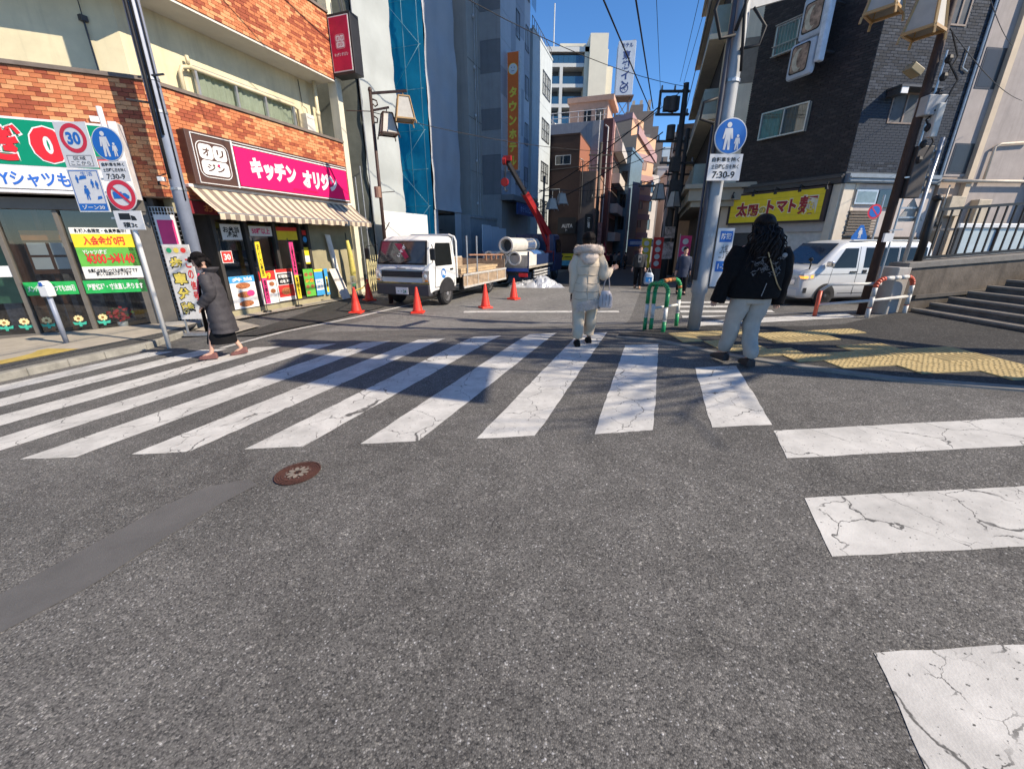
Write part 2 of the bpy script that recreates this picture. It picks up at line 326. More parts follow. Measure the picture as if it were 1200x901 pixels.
# ---- left pavement with kerb
CURBM = mat('kerb_concrete', (.24,.23,.2), .9, 0, .3, 5, .4, 50, streak=.3)
PAVE = mat('pale_paving', (.36,.32,.26), .85, 0, .15, 4, .2, 60); PAVED = asphalt('pavement_asphalt', .03, .085, .22, 110, .3)
SW = .12
edge = [(-9.3,1.5),(-8.6,3.2),(-7.95,4.9),(-7.55,5.95),(-7.2,6.85),(-6.95,7.42),(-6.98,7.75),(-7.15,8.75)]
inner = [(-19,5.2),(-17,5.8),(-14.6,6.7),(-13,7.4),(-11.5,8.2),(-9.2,9.3),(-8.3,9.7),(-7.75,10.1)]
b = MB(); zt = lambda p, r: zg(*p)+SW-r
n = len(edge)
rows = []
for i in range(n):
    e, q = V(*edge[i]), V(*inner[i]); dn = (q-e).normalized()
    rows.append([(e.x+dn.x*a, e.y+dn.y*a, zg(e.x+dn.x*a, e.y+dn.y*a)+h) for a, h in ((0,-.1),(.015,SW-.015),(.03,SW),(.17,SW),(.175,SW-.004),(.9,SW),(1.0,SW),(max(1.2,(q-e).length),SW-.02))])
for i in range(n-1):
    for j in range(7): b.quad(rows[i][j], rows[i+1][j], rows[i+1][j+1], rows[i][j+1], 0 if j < 4 else (1 if j < 5 else 2))
struct(b.build('pavement_left', [CURBM, PAVED, PAVE]))
# kerb stones are separate pieces
pl = bpy.data.objects['pavement_left']
for i in range(n-1):
    a, c = V(*edge[i]), V(*edge[i+1]); L_ = (c-a).length; k = max(1, round(L_/.6))
    for j in range(k):
        p, q = a.lerp(c, (j+.012)/k), a.lerp(c, (j+.988)/k); dn = V(*inner[i])-V(*edge[i]); dn.normalize(); h = SW+random.uniform(.002,.008)
        o1, o2 = p-dn*.02, q-dn*.02; i1, i2 = p+dn*.15, q+dn*.15
        pts = [(o1,-.08),(o2,-.08),(i2,-.02),(i1,-.02),(p,h-.01),(q,h-.01),(i2,h),(i1,h)]
        MB().add([(v.x, v.y, zg(v.x, v.y)+z) for v, z in pts], [(0,1,2,3),(4,5,6,7),(0,1,5,4),(1,2,6,5),(2,3,7,6),(3,0,4,7)]).build('kerb_stone', CURBM, pl, bevel=.012)
# yellow worn tactile paving at left
struct(sheet('worn_tactile_paving', [(-9.6,6.2),(-8.35,6.3),(-8.0,7.2),(-8.75,7.35)], mat('worn_yellow', (.42,.31,.08), .8, 0, .25, 9, .3, 60), SW+.006, .2))
# forecourt of the shop: pale strip by the facade and a dark asphalt ramp
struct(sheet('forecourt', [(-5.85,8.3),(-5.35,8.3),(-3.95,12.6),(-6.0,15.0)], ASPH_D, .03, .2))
struct(sheet('forecourt_pale', [(-7.2,9.0),(-6.0,8.5),(-5.95,9.4),(-7.6,10.6)], PAVE, .05, .2))
struct(sheet('forecourt_pale', [(-7.9,11.0),(-7.1,10.3),(-5.4,15.2),(-6.3,15.7)], PAVE, .05, .2))
# ---- right pavement (flush corner)
zr = lambda x, y: .052*x+.018
cur = [(1.7,6.45),(2.2,6.1),(2.46,5.72),(2.78,5.15),(3.2,4.7),(3.6,4.28),(4.03,3.9),(4.79,3.52),(6.0,2.9),(8.0,2.1),(14,1.5)]
far = [(1.8,6.6),(2.4,6.85),(3.0,6.98),(3.5,6.85),(4.2,6.62),(4.8,6.5),(5.4,6.5),(6.0,6.8),(6.9,7.2),(8.5,7.3),(14,7.9)]
b = MB(); rows = []
for i in range(len(cur)):
    e, q = V(*cur[i]), V(*far[i]); dn = (q-e).normalized(); Lq = (q-e).length; r = []
    for a, h in ((0,-.05),(.01,.003),(.11,.006),(.12,.010),(Lq*.5,.012),(Lq-.01,.012),(Lq,-.9)):
        p = e+dn*a; r.append((p.x, p.y, zr(p.x, p.y)+h))
    rows.append(r)
for i in range(len(cur)-1):
    for j in range(6): b.quad(rows[i][j], rows[i+1][j], rows[i+1][j+1], rows[i][j+1], 0 if j < 3 else 1)
pr = struct(b.build('pavement_right', [mat('pale_kerb', (.2,.19,.17), .85, 0, .2, 6, .3, 60), ASPH_D]))
# tactile paving blocks, each its own tile
TY = mat('tactile_yellow', (.44,.335,.155), .75, 0, .2, 6, .3, 90)
dot = MB(); dot.box(-.147,.147,-.147,.147,-.01,.004)
for i in range(5):
    for j in range(5): x, y = (i-2)*.058, (j-2)*.058; dot.cyl((x,y,.004),(x,y,.010),.017,.011,6)
bars = MB(); bars.box(-.147,.147,-.147,.147,-.01,.004)
for i in range(4): x = (i-1.5)*.073; bars.add([(x-.018,-.135,.004),(x+.018,-.135,.004),(x+.018,.135,.004),(x-.018,.135,.004),(x-.012,-.13,.010),(x+.012,-.13,.010),(x+.012,.13,.010),(x-.012,.13,.010)],[(4,5,6,7),(0,1,5,4),(1,2,6,5),(2,3,7,6),(3,0,4,7)])
do = dot.build('tactile_tile', TY, pr); bo = bars.build('tactile_tile', TY, pr)
dm, bm_ = do.data, bo.data
bpy.data.objects.remove(do); bpy.data.objects.remove(bo)
def cury(x):
    for (a, b_), (c, d_) in zip(cur, cur[1:]):
        if a <= x <= c: return b_+(d_-b_)*(x-a)/(c-a)
    return 3
def fary(x):
    for (a, b_), (c, d_) in zip(far, far[1:]):
        if a <= x <= c: return b_+(d_-b_)*(x-a)/(c-a)
    return 7
done = set()
def tile(i, j, me):
    if (i, j) in done: return
    done.add((i, j)); x, y = i*.3, j*.3
    inst(me, 'tactile_tile', pr, (x, y, zr(x, y)+.017+random.uniform(-.001,.002)), (0, -math.atan(.052), random.uniform(-.006,.006)))
for i in range(9, 26):
    x = i*.3; j0 = math.ceil((cury(x)+.42)/.3)
    for j in (j0, j0+1): tile(i, j, dm)
for i in range(9, 18):
    x = i*.3; j0 = math.floor((fary(x)-.45)/.3); tile(i, j0, dm)
    if i in (13, 14, 15): tile(i, j0-1, bm_)
for i in (15, 16, 17, 18):
    j0 = math.ceil((cury(i*.3)+.42)/.3)+2
    for j in (j0, j0+1): tile(i, j, bm_)
# manhole
mh = thing('manhole_cover', 'round rust brown manhole cover with a pale flower motif in the road', 'manhole cover', (-1.63, 2.65, zg(-1.63,2.65)+.004))
mh.rotation_euler = (0, -math.atan(.052), 0); mh.scale = (.54,.54,1)
RUST = mat('manhole_rust', (.1,.045,.035), .75, .3, .25, 14, .4, 90); MOT = mat('manhole_motif', (.2,.17,.14), .8)
b = MB()
for r0, r1, z in ((0,.3,.002),(.2,.215,.006),(.228,.243,.006),(.256,.271,.006),(.285,.3,.008)):
    n = 32; vs = []
    for i in range(n): c, s_ = math.cos(2*math.pi*i/n), math.sin(2*math.pi*i/n); vs += [(r0*c,r0*s_,z),(r1*c,r1*s_,z)]
    b.add(vs, [(2*i,2*i+1,2*((i+1)%n)+1,2*((i+1)%n)) for i in range(n)])
b.build('cover', RUST, mh)
b = MB()
for k in range(9):
    a = k*2*math.pi/9
    b.add([( (.1+rr*math.cos(t))*math.cos(a)-ww*math.sin(t)*math.sin(a), (.1+rr*math.cos(t))*math.sin(a)+ww*math.sin(t)*math.cos(a), .009) for t in [i*math.pi/5 for i in range(10)] for rr, ww in ((.055,.03),)], [tuple(range(10))])
    a += .35; b.add([(.16*math.cos(a)+.012*math.cos(t), .16*math.sin(a)+.012*math.sin(t), .009) for t in [i*math.pi/3 for i in range(6)]], [tuple(range(6))])
b.build('motif', MOT, mh)
b = MB(); b.add([(.025*math.cos(t), .025*math.sin(t), .010) for t in [i*math.pi/4 for i in range(8)]], [tuple(range(8))]); b.build('lift_hole', BLACK, mh)
# ---------------------------------------------------------------- left building (frame: x along the street wall, -y outward)
BR = [mat('brick_orange', (.5,.17,.07), .75, 0, .18, 14, .3, 60), mat('brick_red', (.31,.075,.035), .75, 0, .18, 14, .3, 60), mat('brick_tan', (.6,.29,.13), .75, 0, .15, 14, .3, 60)]
MORTAR = mat('mortar', (.3,.2,.14), .9, 0, .2, 8); LEDGE = mat('ledge_grey_brown', (.17,.14,.12), .8, 0, .2, 5); SOFFIT = mat('soffit_white', (.6,.59,.53), .8, 0, .06, 2)
LB = thing('apartment_building', 'cream apartment building with orange brick balcony bands over two shops', 'building', (-6.6, 13.12, 0), math.radians(71.2))
th2 = math.radians(-47.2); X2 = V(math.cos(th2), math.sin(th2), 0); Y2 = V(-math.sin(th2), math.cos(th2), 0)
KX = -3.36; A_ = V(KX, 0)-V(X2.x, X2.y)*12; K_ = V(KX, 0); B_ = V(2.62, 0)
def band(name, z0, z1, m, r=0, parent=LB, ext=(2.72, 9)):
    a, k, c = off2(A_, K_, B_, r)
    return MB().prism([(a.x,a.y),(k.x,k.y),(ext[0] if r > .3 else c.x, c.y),(ext[0] if r > .3 else c.x, ext[1]),(a.x+8,a.y+7)], 'z', z0, z1, m=0).build(name, m, parent)
band('brick_band', 2.5, 4.72, MORTAR, .012); band('brick_band', 6.5, 8.25, MORTAR, .012); band('brick_band', 10.1, 11.9, MORTAR, .012)
for z in (4.72, 8.25, 11.9): band('ledge', z, z+.07, LEDGE, -.05)
for z in (6.47, 10.07): band('soffit', z-.01, z+.028, SOFFIT, .0)
band('wall', 4.79, 6.46, CREAM, .85); band('wall', 8.32, 10.06, CREAM, .85); band('wall', 11.97, 14.5, CREAM, .85)
cand = []
def bricks(org, dx, x0, x1, z0, z1):
    bh, bw = .078, .182; r = 0; z = z0
    while z+bh < z1+.01:
        x = x0-(bw/2 if r % 2 else 0)
        while x < x1:
            a, c = max(x, x0), min(x+bw, x1)
            if c-a > .04:
                p = noise.noise((a*.9, z*1.7, org.x))+random.uniform(-.75, .75)
                cand.append((org+dx*(a+c)/2+V(0,0,z+bh/2), math.atan2(dx.y, dx.x), c-a, 1 if p < -.28 else (2 if p > .3 else 0)))
            x += bw
        z += bh; r += 1
k0 = V(KX, 0, 0)
for z0, z1 in ((2.52,4.72),(6.52,8.25),(10.12,11.9)):
    bricks(k0, X2, -5, 0, z0, z1); bricks(V(0,0,0), V(1,0,0), KX, 2.62, z0, z1)
LBW = Matrix.Translation((-6.6,13.12,0)) @ Matrix.Rotation(math.radians(71.2), 4, 'Z')
def behind(p):    # behind the shop signs or outside the picture
    q = LBW @ p; f = q.y*math.cos(PITCH)-(q.z-1.58)*math.sin(PITCH)
    if f < .1: return True
    u = 600+470*q.x/f; v = 450-470*(q.y*math.sin(PITCH)+(q.z-1.58)*math.cos(PITCH))/f
    if u < 0 or v < 0: return True
    if p.x > KX and -2.95 < p.x < 2.35 and 2.7 < p.z < 3.97: return True
    return p.x < KX and p.z < 3.75
cand.sort(key=lambda c: (behind(c[0]), ((LBW @ c[0])-V(0,0,1.58)).length))
bme = {}
for i in range(3):
    t = MB(); t.box(-.087,.087,-.008,.03,-.035,.035); o = t.build('brick', BR[i], LB, bevel=0); bme[i] = o.data; bpy.data.objects.remove(o)
t = MB()
for i, (p, a, wd, ci) in enumerate(cand):
    pr_ = random.uniform(-.003,.003); yv = V(-math.sin(a), math.cos(a), 0)
    if i < 290: inst(bme[ci], 'brick', LB, p+yv*pr_, (0,0,a), ((wd-.008)/.174,1,1))
    else:
        q = MB(); q.box(-(wd-.008)/2,(wd-.008)/2,-.008+pr_,.02,-.035,.035); R_ = Matrix.Rotation(a, 3, 'Z'); t.add([R_ @ V(*v)+p for v in q.v], q.f, ci)
t.build('brick', BR, LB, stuff=True)
# end fin, ground floor, rear
b = MB(); b.box(2.622, 2.86, -.02, .3, -.5, 14.5); b.build('end_pier', mat('cream_pier', (.62,.58,.45), .75, 0, .08, 2, streak=.2), LB)
b = MB(); b.box(2.72, 9, 7, 9, -.5, 14.4); b.build('rear_wall', CREAM, LB)
# floor-2 window, pipes and boxes on the recessed wall
FRAMEW = mat('pale_window_frame', (.62,.6,.52), .5)
window(LB, -1.62, 1.42, 4.6, 5.62, .70, ALU, PGLASS, (.36,.66), (), .06, CURTAIN)
b = MB(); b.tube([(-1.95,.72,4.8),(-1.95,.72,5.38),(-1.9,.7,5.5),(-1.72,.7,5.55)], .045, 8); b.tube([(-1.72,.7,5.56),(1.42,.7,5.56),(1.6,.72,5.5),(1.6,.72,4.8)], .05, 8); b.tube([(-1.72,.7,5.6),(-1.72,.7,5.78)],.04,8)
b.build('drain_pipe', mat('beige_pipe', (.62,.54,.36), .5), LB, smooth=True)
b = MB(); b.tube([(2.32,.6,4.8),(2.32,.6,6.45)], .06, 10); b.tube([(2.32,.6,5.5),(2.32,.6,5.62)], .075, 10); b.build('drain_pipe', _M['beige_pipe'], LB, smooth=True)
b = MB(); b.box(1.78,2.12,.6,.84,4.85,5.45); b.box(1.83,2.07,.585,.6,5.33,5.38,0); hb = b.build('water_heater', mat('heater_white', (.6,.57,.52), .5), LB, bevel=.012)
b = MB(); [b.tube([(1.85+i*.08,.68,4.79),(1.85+i*.08,.68,4.86)], .015, 6) for i in range(4)]; b.tube([(1.95,.7,5.45),(1.95,.7,5.6),(1.9,.8,5.7),(1.9,.83,6.4)], .012, 6); b.build('heater_pipe', DGREY, hb)
def l2(x, y, z): v = V(KX,0,0)+X2*x+Y2*y; return V(v.x, v.y, z)
b = MB(); b.box(-.06,.06,-.05,.05,-.05,.05); b.xf(lambda p: p+l2(-.9,.8,5.9)); b.tube([l2(-.9,.8,6.4), l2(-.9,.8,5.9)], .01, 5); b.tube([l2(-.9,.8,5.85), l2(-.88,.79,4.8)], .018, 6); b.build('junction_box', DGREY, LB)
b = MB(); b.box(-2.35,-2.2,.78,.85,9.3,9.9); b.build('vent', DGREY, LB)
window(LB, -1.6, 1.2, 8.6, 9.8, .83, ALU, DARKGLASS, (.5,))
# ---- ground floor of the right-hand shop
OW = mat('shop_wall_olive', (.3,.27,.17), .8, 0, .15, 3, .2, 60, streak=.2); SF = mat('shop_frame_dark', (.05,.045,.04), .45)
b = MB(); b.box(.56,2.62,.1,.5,-.5,2.5); b.build('shop_wall', OW, LB, bevel=.01)
MB().box(-3.3,.56,.12,.4,2.2,2.5).build('lintel', OW, LB); MB().box(-3.3,.56,.05,.5,-.5,-.18).build('plinth', OW, LB)
b = MB()
for x in (-2.5,-1.62,-.72,.2,.52): b.box(x-.045,x+.045,.06,.2,-.18,2.2)
b.box(-2.5,.55,.07,.19,2.1,2.2); b.box(-2.5,.55,.07,.19,-.18,-.08); b.box(-2.46,.5,.09,.17,.55,.6)
sf = b.build('shop_front', SF, LB)
for a, c in ((-2.455,-1.665),(-1.575,-.765),(-.675,.155),(.245,.475)):
    MB().quad((a,.13,-.08),(c,.13,-.08),(c,.13,2.1),(a,.13,2.1)).build('pane', PGLASS, sf)
b = MB(); b.box(-2.5,.56,2.4,2.5,-.4,2.5); b.box(-3.3,-2.45,1.6,1.7,-.4,2.5); b.box(.5,.56,.25,2.4,-.4,2.5); b.box(-2.5,-2.44,.25,2.4,-.4,2.5); b.box(-2.5,.56,.2,2.4,2.35,2.45); b.box(-2.5,.56,.2,2.4,-.4,-.3); b.build('shop_interior', mat('interior_wall', (.1,.09,.08), .9), LB)
b = MB(); b.box(-2.0,.2,1.3,1.7,-.3,.75); b.box(-2.1,.3,1.25,1.75,.75,.8); b.build('counter', mat('counter_steel', (.25,.25,.24), .4, .3), LB)
b = MB()
for i in range(5): b.box(-2.2+i*.55,-1.85+i*.55,2.3,2.38,1.3,1.9)
b.build('menu_board', mat('menu_print', (.55,.42,.3), .7, 0, .5, 18), LB)
# posters in the windows
PW = mat('poster_paper', (.72,.71,.68), .6, var=.05); PR = mat('poster_red', (.62,.035,.03), .55, var=.1); PY = mat('poster_yellow', (.8,.6,.03), .55, var=.08); PG = mat('poster_green', (.12,.42,.06), .55, var=.15); PB = mat('poster_blue', (.05,.3,.6), .55, var=.15); FOOD = mat('food_print', (.36,.13,.05), .6, 0, .7, 24); PK = mat('poster_pink', (.75,.05,.2), .55, var=.08)
PMATS = [PW, PR, PY, PG, PB, FOOD, PK, BLACK]
def poster(nm, x0, x1, z0, z1, y, fn, parent=LB):
    b = MB(); b.box(x0, x1, y, y+.006, z0, z1, fn[0])
    for it in fn[1]:
        if it[0] == 'r': b.quad((x0+(x1-x0)*it[1], y-it[6]*.001-.002, z0+(z1-z0)*it[3]), (x0+(x1-x0)*it[2], y-it[6]*.001-.002, z0+(z1-z0)*it[3]), (x0+(x1-x0)*it[2], y-it[6]*.001-.002, z0+(z1-z0)*it[4]), (x0+(x1-x0)*it[1], y-it[6]*.001-.002, z0+(z1-z0)*it[4]), it[5])
        elif it[0] == 'e': b.disc(x0+(x1-x0)*it[1], z0+(z1-z0)*it[2], (x1-x0)*it[3], y-it[6]*.001-.002, 14, it[5], (z1-z0)*it[4])
        else: text(b, it[1], x0+(x1-x0)*it[2], x0+(x1-x0)*it[3], z0+(z1-z0)*it[4], z0+(z1-z0)*it[5], y-.008, it[6], .03)
    return b.build(nm, PMATS, parent)
Pz = .05
poster('poster', -2.44,-1.7,-.15,.7,Pz, (0,[('r',0,1,.8,1,4,1)]+[('e',.5,.7-.28*i,.3,.1,5,1) for i in range(3)]+[('e',.75,.45,.16,.1,6,2),('t','弁当',.1,.9,.84,.96,0)]))
poster('poster', -1.56,-1.02,-.14,.78,Pz, (0,[('r',0,1,.72,1,1,1),('t','499',.1,.75,.76,.95,2)]+[('e',.27+.46*(i%2),.6-.22*(i//2),.17,.07,5,1) for i in range(4)]))
poster('poster', -1.0,-.38,-.12,.8,Pz, (0,[('r',.05,1,.9,1,1,1),('r',.1,.9,.52,.86,7,1),('t','期間限定',.15,.85,.72,.83,0),('t','の新味',.2,.8,.56,.68,0),('r',.05,.97,.12,.5,1,1),('e',.5,.3,.3,.12,5,2)]))
poster('poster', .02,.42,-.1,.75,Pz-.03, (3,[('t','コーン麺',.1,.9,.5,.62,2)]+[('e',.25+.5*(i%2),.8-.22*(i//2),.2,.07,5 if i != 3 else 1,1) for i in range(7)]))
poster('poster', .46,.82,-.12,.72,Pz-.03, (4,[('r',.06,.94,.2,.62,0,1),('r',0,1,.9,1,2,1),('t','冷やし',.15,.85,.45,.58,4),('t','あり',.2,.8,.27,.4,4)]))
poster('poster', .9,1.05,-.14,.72,Pz-.03, (4,[('r',.2,.8,.1,.7,2,1),('r',.3,.7,.3,.6,7,2)]))
poster('poster', -2.3,-1.75,1.62,2.0,.11, (0,[('t','お弁当\n惣菜',.1,.9,.15,.85,7)]))
poster('poster', -1.5,-.78,1.72,1.98,.11, (0,[('t','50種以上',.1,.9,.2,.8,6)]))
poster('poster', -.62,.12,1.62,1.98,.11, (2,[('r',0,1,.7,1,1,1)]))
poster('poster', -2.5,-2.2,1.05,1.35,.03, (0,[('r',.05,.95,.05,.95,1,1),('t','30',.2,.8,.25,.75,0)]))
poster('poster', .25,.5,.9,1.4,.11, (2,[('r',.1,.9,.1,.5,0,1)]))
poster('poster', .3,.5,1.5,1.95,.11, (7,[('r',.1,.9,.6,.9,1,1),('e',.5,.3,.4,.2,4,1)]))
# sign band inside under the awning
b = MB(); b.box(-3.0,.6,-.02,.05,2.2,2.48,0); text(b, 'お弁当・お惣菜 できたて', -2.7, .2, 2.25, 2.43, -.026, 1, .03); b.build('fascia_sign', [mat('fascia_maroon', (.2,.02,.03), .5), mat('fascia_orange', (.6,.22,.08), .5)], LB)
b = MB(); b.add([(1.14,-.06,1.80),(1.34,-.06,1.78),(1.62,-.03,.36),(1.46,-.03,.36)],[(0,1,2,3)]); b.add([(1.14,-.02,1.80),(1.34,-.02,1.78),(1.62,.05,.36),(1.46,.05,.36)],[(0,1,2,3)]); b.build('sunlight_patch', mat('sunlight_white', (.8,.79,.74), .5), LB)  # slanted patch of sunlight on the wall, built as a white plate
# ---- shop sign box
PINK = mat('sign_pink', (.78,.012,.13), .35, var=.03); BROWN = mat('sign_brown', (.085,.045,.035), .4, var=.08)
b = MB(); b.box(-2.9,2.32,-.25,.0,2.83,3.95,0); sg = b.build('shop_sign', BROWN, LB, bevel=.012)
b = MB(); b.box(-1.78,2.26,-.275,-.25,2.92,3.8,0); b.box(-1.80,2.28,-.27,-.25,3.82,3.85,1); b.box(-1.80,2.28,-.27,-.25,2.875,2.9,1); b.box(-1.84,-1.80,-.27,-.25,2.86,3.92,1); b.box(-2.8,2.28,-.27,-.25,3.89,3.905,1); b.box(-2.8,-1.84,-.27,-.25,2.87,2.885,1); b.box(-2.8,-2.785,-.27,-.25,2.885,3.89,1)
text(b, 'キッチン', -1.4, .08, 3.14, 3.64, -.279, 1, .075); text(b, 'オリジン', .3, 1.76, 3.1, 3.6, -.279, 1, .075); text(b, 'KITCHEN ORIGIN', -.1, .85, 2.985, 3.04, -.279, 2)
b.build('sign_panel', [PINK, SWHITE, mat('sign_dark_pink', (.35,.01,.05), .4)], sg)
def rrect(b, x0, x1, z0, z1, r, y, m):
    pts = []
    for cx, cz, a0 in ((x1-r,z0+r,-90),(x1-r,z1-r,0),(x0+r,z1-r,90),(x0+r,z0+r,180)):
        for i in range(5): a = math.radians(a0+i*22.5); pts.append((cx+r*math.cos(a), y, cz+r*math.sin(a)))
    b.add(pts, [tuple(range(20))], m)
def logo(b, x0, x1, z0, z1, y):
    w_, h = x1-x0, z1-z0
    rrect(b, x0-.08*w_, x1+.08*w_, z0-.08*h, z1+.08*h, .24*w_, y, 1); rrect(b, x0-.055*w_, x1+.055*w_, z0-.055*h, z1+.055*h, .22*w_, y-.001, 0)
    for i, j, s_ in ((0,1,'オ'),(1,1,'リ')): rrect(b, x0+w_*(.5*i+.01), x0+w_*(.5*i+.49), z0+h*.51, z0+h*.99, .12*w_, y-.002, 1); text(b, s_, x0+w_*(.5*i+.13), x0+w_*(.5*i+.38), z0+h*.62, z0+h*.88, y-.004, 0, .03)
    rrect(b, x0+.01*w_, x1-.01*w_, z0+.01*h, z0+.48*h, .12*w_, y-.002, 1); text(b, 'ジン', x0+w_*.18, x0+w_*.82, z0+h*.12, z0+h*.38, y-.004, 0, .03); b.disc(x0+w_*.62, z0+h*.36, .045*w_, y-.006, 12, 2)
b = MB(); logo(b, -2.68, -2.0, 3.06, 3.72, -.262); b.build('logo', [BROWN, SWHITE, PINK], sg)
# awning: each stripe its own strip of cloth, drooping over the front
AW1 = mat('awning_beige', (.55,.46,.34), .85, 0, .08, 6); AW2 = mat('awning_brown', (.21,.165,.135), .85, 0, .08, 6)
aw = MB().box(-3.0, 2.55, -.14, 0, 2.76, 2.84).build('awning_case', mat('case_white', (.62,.6,.57), .45), LB, bevel=.02)
b = MB(); n = 44; W_ = 5.5/n
for i in range(n):
    x0, x1 = -2.97+i*W_, -2.97+(i+1)*W_
    for x in (x0,): pass
    pts = [(-.1,2.78),(-.45,2.47),(-.85,2.2),(-.87,2.17),(-.865,2.06+.012*math.sin(i*1.3))]
    for (ya,za),(yb,zb) in zip(pts, pts[1:]): b.quad((x0,ya,za),(x1,ya,za),(x1,yb,zb),(x0,yb,zb), i % 2)
    b.quad((x0,-.855,2.19),(x1,-.855,2.19),(x1,-.845,2.06),(x0,-.845,2.06), i % 2)
b.build('awning_cloth', [AW1, AW2], aw)
b = MB(); b.tube([(-2.97,-.84,2.2),(2.53,-.84,2.2)], .022, 8); b.bar((-2.9,-.1,2.7),(-2.9,-.82,2.2),.03,.03); b.bar((2.45,-.1,2.7),(2.45,-.82,2.2),.03,.03); b.build('awning_arm', STEEL, aw)
# ---- projecting sign near the top right corner
PS = thing('projecting_sign', 'pink projecting box sign high on the brick corner, lettered in white', 'sign', tuple(LBW @ V(2.9,0,0)), math.radians(-18.8))
b = MB(); b.box(-.02,.86,-.32,.1,6.6,8.2); b.build('box', mat('sign_box_black', (.03,.03,.033), .4), PS, bevel=.015)
b = MB(); b.box(.05,.79,-.335,-.32,6.68,8.12,1); b.box(.075,.765,-.342,-.335,6.71,8.09,0); logo(b, .27, .58, 7.3, 7.62, -.345); text(b, 'キッチン オリジン', .16, .68, 7.08, 7.18, -.345, 1, .03)
b.build('sign_panel', [mat('faded_pink', (.5,.012,.07), .4), SWHITE, PINK], PS)
b = MB(); b.box(-.15,.0,-.15,-.1,7.8,7.86); b.box(-.15,.0,-.15,-.1,6.9,6.96); b.tube([(.4,-.1,8.2),(.3,-.1,8.75)], .02, 6); b.tube([(.5,-.1,8.2),(.42,-.1,8.9)], .02, 6); b.build('bracket', DGREY, PS)
# ---- left-hand shop (dry cleaner) in the frame of the angled wall
DC = thing('dry_cleaner_shop', 'dry cleaning shop with a green and white sign over dark glass doors', 'shop', (-7.68, 9.94, 0), math.radians(24))
GS = mat('cleaner_green', (.0,.23,.12), .35, var=.04); DB = mat('letter_blue', (.03,.13,.5), .4)
b = MB(); b.box(-6.5,-.6,-.3,.0,2.48,3.8,0); b.box(-.66,-.52,-.34,.0,2.42,3.86,0); b.box(-6.5,-.66,-.34,-.3,2.48,2.54,0); sb = b.build('sign_box', mat('sign_box_white', (.66,.65,.66), .4), DC, bevel=.01)
b = MB(); b.quad((-6.45,-.305,2.98),(-.68,-.305,2.98),(-.68,-.305,3.76),(-6.45,-.305,3.76),0); b.quad((-6.45,-.345,2.56),(-.68,-.345,2.56),(-.68,-.345,2.94),(-6.45,-.345,2.94),1)
for s_, x0, x1 in (('ぎ',-2.56,-1.99),('0',-1.95,-1.4)):
    text(b, s_, x0, x1, 3.02, 3.69, -.312, 1, .1); text(b, s_, x0+.025, x1-.025, 3.045, 3.665, -.318, 2, .05)
text(b, 'もYシャツも急ぎ', -2.75, -1.02, 2.6, 2.88, -.352, 3, .03); b.quad((-1.0,-.31,3.0),(-.7,-.31,3.0),(-.7,-.31,3.2),(-1.0,-.31,3.2),2)
b.build('sign_panel', [GS, SWHITE, RED, DB], sb)
MET = mat('shopfront_bronze', (.15,.135,.115), .5, .2, .12)
b = MB(); b.box(-6.5,-.5,-.06,.12,2.2,2.42); b.box(-6.5,-.5,-.02,.12,-.5,-.33)
for x in (-6.4,-5.0,-4.0,-3.02,-2.06): b.box(x-.04,x+.04,-.02,.1,-.33,2.2)
b.box(-.88,-.5,-.04,.2,-.5,2.2); b.box(-1.04,-.88,0,.1,-.33,2.2)
fr = b.build('shop_front', MET, DC, bevel=.006)
for a, c in ((-4.96,-4.04),(-3.96,-3.06),(-2.98,-2.1),(-2.02,-1.04)): MB().quad((a,.05,-.33),(c,.05,-.33),(c,.05,2.2),(a,.05,2.2)).build('pane', PGLASS, fr)
b = MB(); b.box(-6.5,-.4,2.2,2.3,-.5,2.5); b.box(-.5,-.4,.12,2.3,-.5,2.5); b.box(-6.5,-.4,.15,2.3,2.3,2.4); b.box(-6.5,-.4,.15,2.3,-.55,-.42); b.build('shop_interior', _M['interior_wall'], DC)
b = MB(); b.box(-3.3,-3.1,.5,.8,-.42,2.3); b.box(-2.65,-2.55,.5,.6,-.42,2.3); b.build('interior_post', mat('wood_brown', (.14,.06,.03), .6), DC)
b = MB(); b.box(-2.9,-2.2,.4,.42,.9,1.75,0); b.box(-2.9,-2.2,.39,.4,1.6,1.8,1); [b.quad((-2.85+.36*i,.385,1.0+.3*j),(-2.55+.36*i,.385,1.0+.3*j),(-2.55+.36*i,.385,1.25+.3*j),(-2.85+.36*i,.385,1.25+.3*j),2) for i in range(2) for j in range(2)]; b.box(-3.8,-3.2,.4,.42,.3,1.7,3); b.build('notice', [_M['wood_brown'], mat('notice_orange', (.55,.2,.05), .6), PW, mat('notice_green', (.1,.25,.15), .6)], DC)
b = MB(); [b.box(-4.5+i*.5,-4.2+i*.5,1.2,1.8,-.4,.9+.2*(i%3)) for i in range(7)]; b.build('garment_rack', mat('garments', (.2,.19,.2), .9, 0, .6, 8), DC)
poster('poster', -1.93,-.9,.8,1.86,.0, (3,[('r',0,1,.62,.88,2,1),('r',0,1,.88,1,0,1),('t','新規入会限定・会員募集中！',.08,.92,.9,.98,7),('t','入会金が0円',.16,.84,.66,.84,1),('r',.0,1,.0,.24,0,1),('t','Yシャツ1枚が',.1,.5,.48,.58,0),('t','¥300→¥140',.12,.92,.3,.5,1),('t','会員様は全品いつでもお得な価格です\n詳しくは店内スタッフまで',.08,.92,.05,.2,7)]), DC)
BG_ = [mat('banner_green', (.02,.36,.08), .5), SWHITE]
